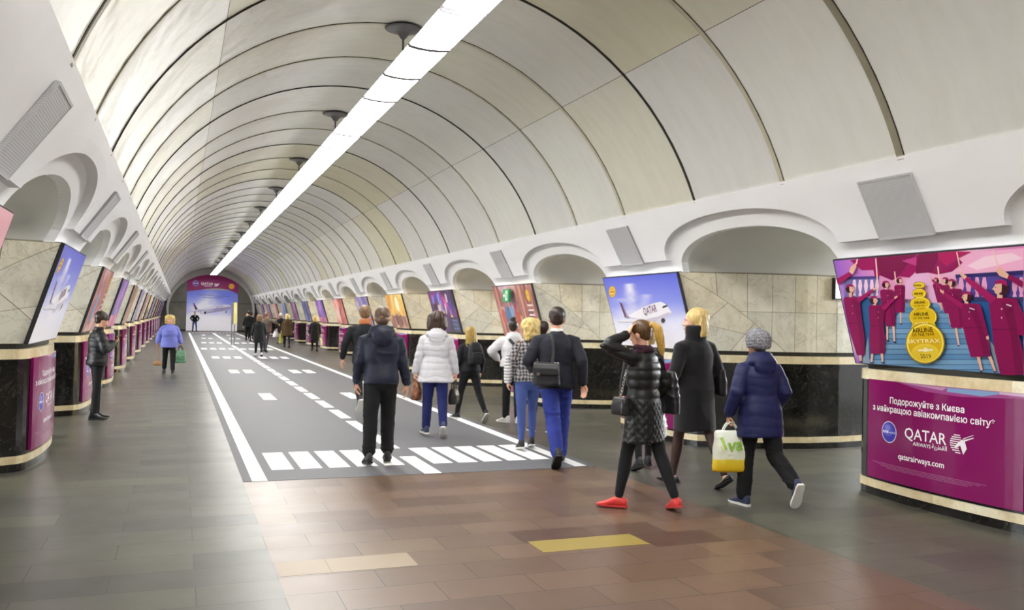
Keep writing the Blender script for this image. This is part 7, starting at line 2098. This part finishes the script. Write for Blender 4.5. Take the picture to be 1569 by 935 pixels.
def striped_bag():
    m = NT('white_striped_canvas'); wv = m.n('ShaderNodeTexWave', wave_type='BANDS', bands_direction='Z', ins={'Scale': 8.0, 'Distortion': 0.6})
    m.link(m.co(), wv.inputs['Vector']); m.base(m.ramp(wv.outputs['Fac'], [(0.3, lin('#9a989c')), (0.5, lin('#e4e2e2'))])); m.rough(0.85)
    c = F7.world(F7.sp(0.10) - F7.xr * 0.275 - F7.yf * 0.02)
    t = thing('shoulder_tote', 'white striped tote with brown strap at the left side of the woman in plaid', 'bag', (c.x, c.y, c.z - 0.14), math.radians(-F7.heading + 68))
    new_obj('bag_body', bag_body(0.22, 0.36, 0.08, 0.9, crease=0.005, seed=8, rnd=0.6), t, m.m)
    Mi = Matrix.LocRotScale(t.location, t.rotation_euler, None).inverted()
    pts = [Mi @ F7.world(F7.sp(a) - F7.xr * x_ - F7.yf * y_) for a, x_, y_ in ((0.26, 0.205, 0.10), (0.36, 0.175, 0.135), (0.46, 0.14, 0.12), (0.515, 0.12, 0.03), (0.50, 0.13, -0.06), (0.40, 0.17, -0.12), (0.27, 0.21, -0.08))]
    bm = bmesh.new(); add_tube(bm, pts, [(0.026, 0.006)] * len(pts), 8, (0, 1, 0)); from_bm('strap', bm, t, plain('brown_leather_strap', '#6b3f2c', 0.5, 0.15, 30), True)
striped_bag()
def bun_strap():
    c = F5.world(F5.sp(0.02) - F5.xr * 0.02 - F5.yf * 0.12)
    t = thing('crossbody_bag', 'black crossbody bag with wide strap over the white puffer jacket of the bun-haired woman', 'bag', (c.x, c.y, c.z - 0.02), math.radians(-F5.heading))
    Mi = Matrix.LocRotScale(t.location, t.rotation_euler, None).inverted()
    new_obj('bag_body', bag_body(0.24, 0.2, 0.1, 0.9, seed=2), t, NYLON_B).location = Mi @ F5.world(F5.sp(-0.02) + F5.xr * 0.24 - F5.yf * 0.02)
    pts = [Mi @ F5.world(F5.sp(a) + F5.xr * x_ - F5.yf * y_) for a, x_, y_ in ((0.10, 0.20, 0.09), (0.24, 0.10, 0.185), (0.38, 0.0, 0.195), (0.47, -0.075, 0.165), (0.535, -0.10, 0.04), (0.47, -0.09, -0.12), (0.3, 0.02, -0.18), (0.12, 0.19, -0.1))]
    bm = bmesh.new(); add_tube(bm, pts, [(0.024, 0.005)] * len(pts), 8, (0, 1, 0)); from_bm('strap', bm, t, NYLON_B, True)
bun_strap()
def red_bags():
    F = F9
    c = F.world(F.sp(0.0) + F.xr * 0.33 - F.yf * 0.02)
    t = thing('tote_bag', 'soft black tote hanging from the right shoulder of the woman with red shoes', 'bag', (c.x, c.y, c.z - 0.06), math.radians(-F.heading + 82))
    new_obj('bag_body', bag_body(0.34, 0.40, 0.11, 0.7, crease=0.010, seed=12, rnd=0.5), t, LEATHER_B)
    Mi = Matrix.LocRotScale(t.location, t.rotation_euler, None).inverted()
    for yy in (-0.015, 0.02):
        pts = [Mi @ F.world(F.sp(a) + F.xr * x_ - F.yf * (y_ + yy)) for a, x_, y_ in ((0.30, 0.235, 0.08), (0.42, 0.20, 0.07), (0.50, 0.165, 0.02), (0.505, 0.16, -0.02), (0.42, 0.2, -0.07), (0.30, 0.235, -0.08))]
        bm = bmesh.new(); add_tube(bm, pts, [(0.010, 0.004)] * len(pts), 8, (0, 1, 0)); from_bm('strap', bm, t, LEATHER_B, True)
    c = F.world(F.sp(0.06) - F.xr * 0.30 + F.yf * 0.05)
    t = thing('chain_bag', 'small black chain bag at the left side of the woman with red shoes', 'bag', (c.x, c.y, c.z - 0.1), math.radians(-F.heading + 70))
    new_obj('bag_body', bag_body(0.20, 0.16, 0.08, 0.9, crease=0.004, seed=14), t, LEATHER_B)
    bm = bmesh.new(); add_box(bm, -0.09, 0.09, -0.052, -0.044, 0.07, 0.155); from_bm('flap', bm, t, LEATHER_B)
    bm = bmesh.new()
    Mi = Matrix.LocRotScale(t.location, t.rotation_euler, None).inverted()
    P0 = Vector((0, 0, 0.155)); P1 = Mi @ F.world(F.sp(0.36) - F.xr * 0.20 + F.yf * 0.05)
    for i in range(9):
        p = P0.lerp(P1, (i + 0.5) / 9)
        add_tube(bm, [p + Vector((0.008 * math.cos(q) * (1 if i % 2 else 0.3), 0.008 * math.cos(q) * (0.3 if i % 2 else 1), 0.016 * math.sin(q))) for q in [2 * PI * k / 8 for k in range(9)]], 0.0028, 5, caps=False)
    from_bm('chain', bm, t, METAL, True)
    # little round clasp on the back of the coat is part of the coat
    bm = bmesh.new(); Q = Matrix((F.xr, F.yf, F.u)).transposed()
    p0 = F.sp(0.16) - F.yf * 0.138
    add_tube(bm, [p0 + F.xr * (0.013 * math.cos(q)) + F.u * (0.013 * math.sin(q)) for q in [2 * PI * k / 12 for k in range(13)]], 0.004, 6, caps=False)
    o = from_bm('back_buckle', bm, F.obj, plain('brass', '#c9a85c', 0.25, 0.05, 20, metal=1.0), True); scale_me(o.data, F.s)
red_bags()
handbag('plastic_bag', 'small white plastic bag hanging beside the half-hidden woman in black coat', 'bag', F10, 'R', 0.26, 0.26, 0.12, plain('white_bag_film', '#e6e4e2', 0.4, 0.05, 8), 0.16, 60, crease=0.012, top=0.6, rnd=0.7)
c11 = None
def coat_bag():
    F = F11
    c = F.world(F.sp(0.02) + F.xr * 0.275 + F.yf * 0.0)
    t = thing('shoulder_bag', 'black shoulder bag at the right side of the blonde woman in long coat', 'bag', (c.x, c.y, c.z - 0.06), math.radians(-F.heading + 85))
    new_obj('bag_body', bag_body(0.30, 0.28, 0.10, 0.85, crease=0.006, seed=22), t, LEATHER_B)
    Mi = Matrix.LocRotScale(t.location, t.rotation_euler, None).inverted()
    pts = [Mi @ F.world(F.sp(a) + F.xr * x_ - F.yf * y_) for a, x_, y_ in ((0.20, 0.27, 0.07), (0.40, 0.235, 0.05), (0.50, 0.17, 0.015), (0.50, 0.17, -0.02), (0.40, 0.235, -0.06), (0.20, 0.27, -0.07))]
    bm = bmesh.new(); add_tube(bm, pts, [(0.010, 0.004)] * len(pts), 8, (0, 1, 0)); from_bm('strap', bm, t, LEATHER_B, True)
coat_bag()
def phone():
    a = F13.arm['L']; b = F13.arm['R']
    p = (a[2] + a[3] * 0.09 + b[2] + b[3] * 0.09) / 2 + Vector((0, 0.005, 0.03))
    c = F13.world(p)
    t = thing('phone', 'dark phone held in both hands by the woman in black puffer jacket', 'phone', c, math.radians(-F13.heading))
    t.rotation_euler = (math.radians(-48), 0, math.radians(-F13.heading))
    bm = bmesh.new(); add_box(bm, -0.037, 0.037, -0.004, 0.004, -0.075, 0.075); bmesh.ops.bevel(bm, geom=bm.edges[:], offset=0.003, segments=2, affect='EDGES'); from_bm('casing', bm, t, NYLON_B)
    bm = bmesh.new(); add_box(bm, -0.034, 0.034, -0.0052, -0.0038, -0.07, 0.07); from_bm('screen', bm, t, plain('phone_glass', '#0c0d10', 0.1, 0.02, 5))
phone()
GREENBAG = plain('green_patterned_bag', '#4f7a5c', 0.45, 0.6, 22)
handbag('carrier_bag', 'green patterned carrier bag in the left hand of the lilac-jacketed woman', 'bag', F14, 'L', 0.30, 0.34, 0.14, GREENBAG, 0.12, 20, crease=0.01, hm=NYLON_B)
handbag('string_bag', 'small tan bag on long cords in the right hand of the lilac-jacketed woman', 'bag', F14, 'R', 0.22, 0.11, 0.10, plain('tan_bag_cloth', '#a87c5c', 0.8, 0.2, 30), 0.42, 0, crease=0.008)
handbag('carrier_bag', 'yellowish green bag carried by the person in brown coat', 'bag', F16, 'L', 0.30, 0.50, 0.16, plain('olive_yellow_bag', '#8f8a3c', 0.5, 0.2, 16), 0.06, 60, crease=0.012)
handbag('carrier_bag', 'grey white bag in the right hand of the far blonde woman in long black coat', 'bag', F15, 'R', 0.26, 0.34, 0.12, plain('grey_white_bag', '#bdbcbc', 0.5, 0.1, 16), 0.12, 60, crease=0.01)
handbag('plastic_bag', 'white plastic bag carried low by the hunched person in white hat', 'bag', F21, 'L', 0.45, 0.32, 0.2, plain('bright_white_bag', '#e8e8ea', 0.5, 0.05, 16), 0.08, 30, crease=0.012, top=0.6, rnd=0.7)
handbag('plastic_bag', 'small pale bag carried by the woman in pale yellow top', 'bag', F20, 'R', 0.25, 0.3, 0.12, plain('cream_bag', '#d8d4c0', 0.5, 0.05, 16), 0.08, 60, crease=0.01)
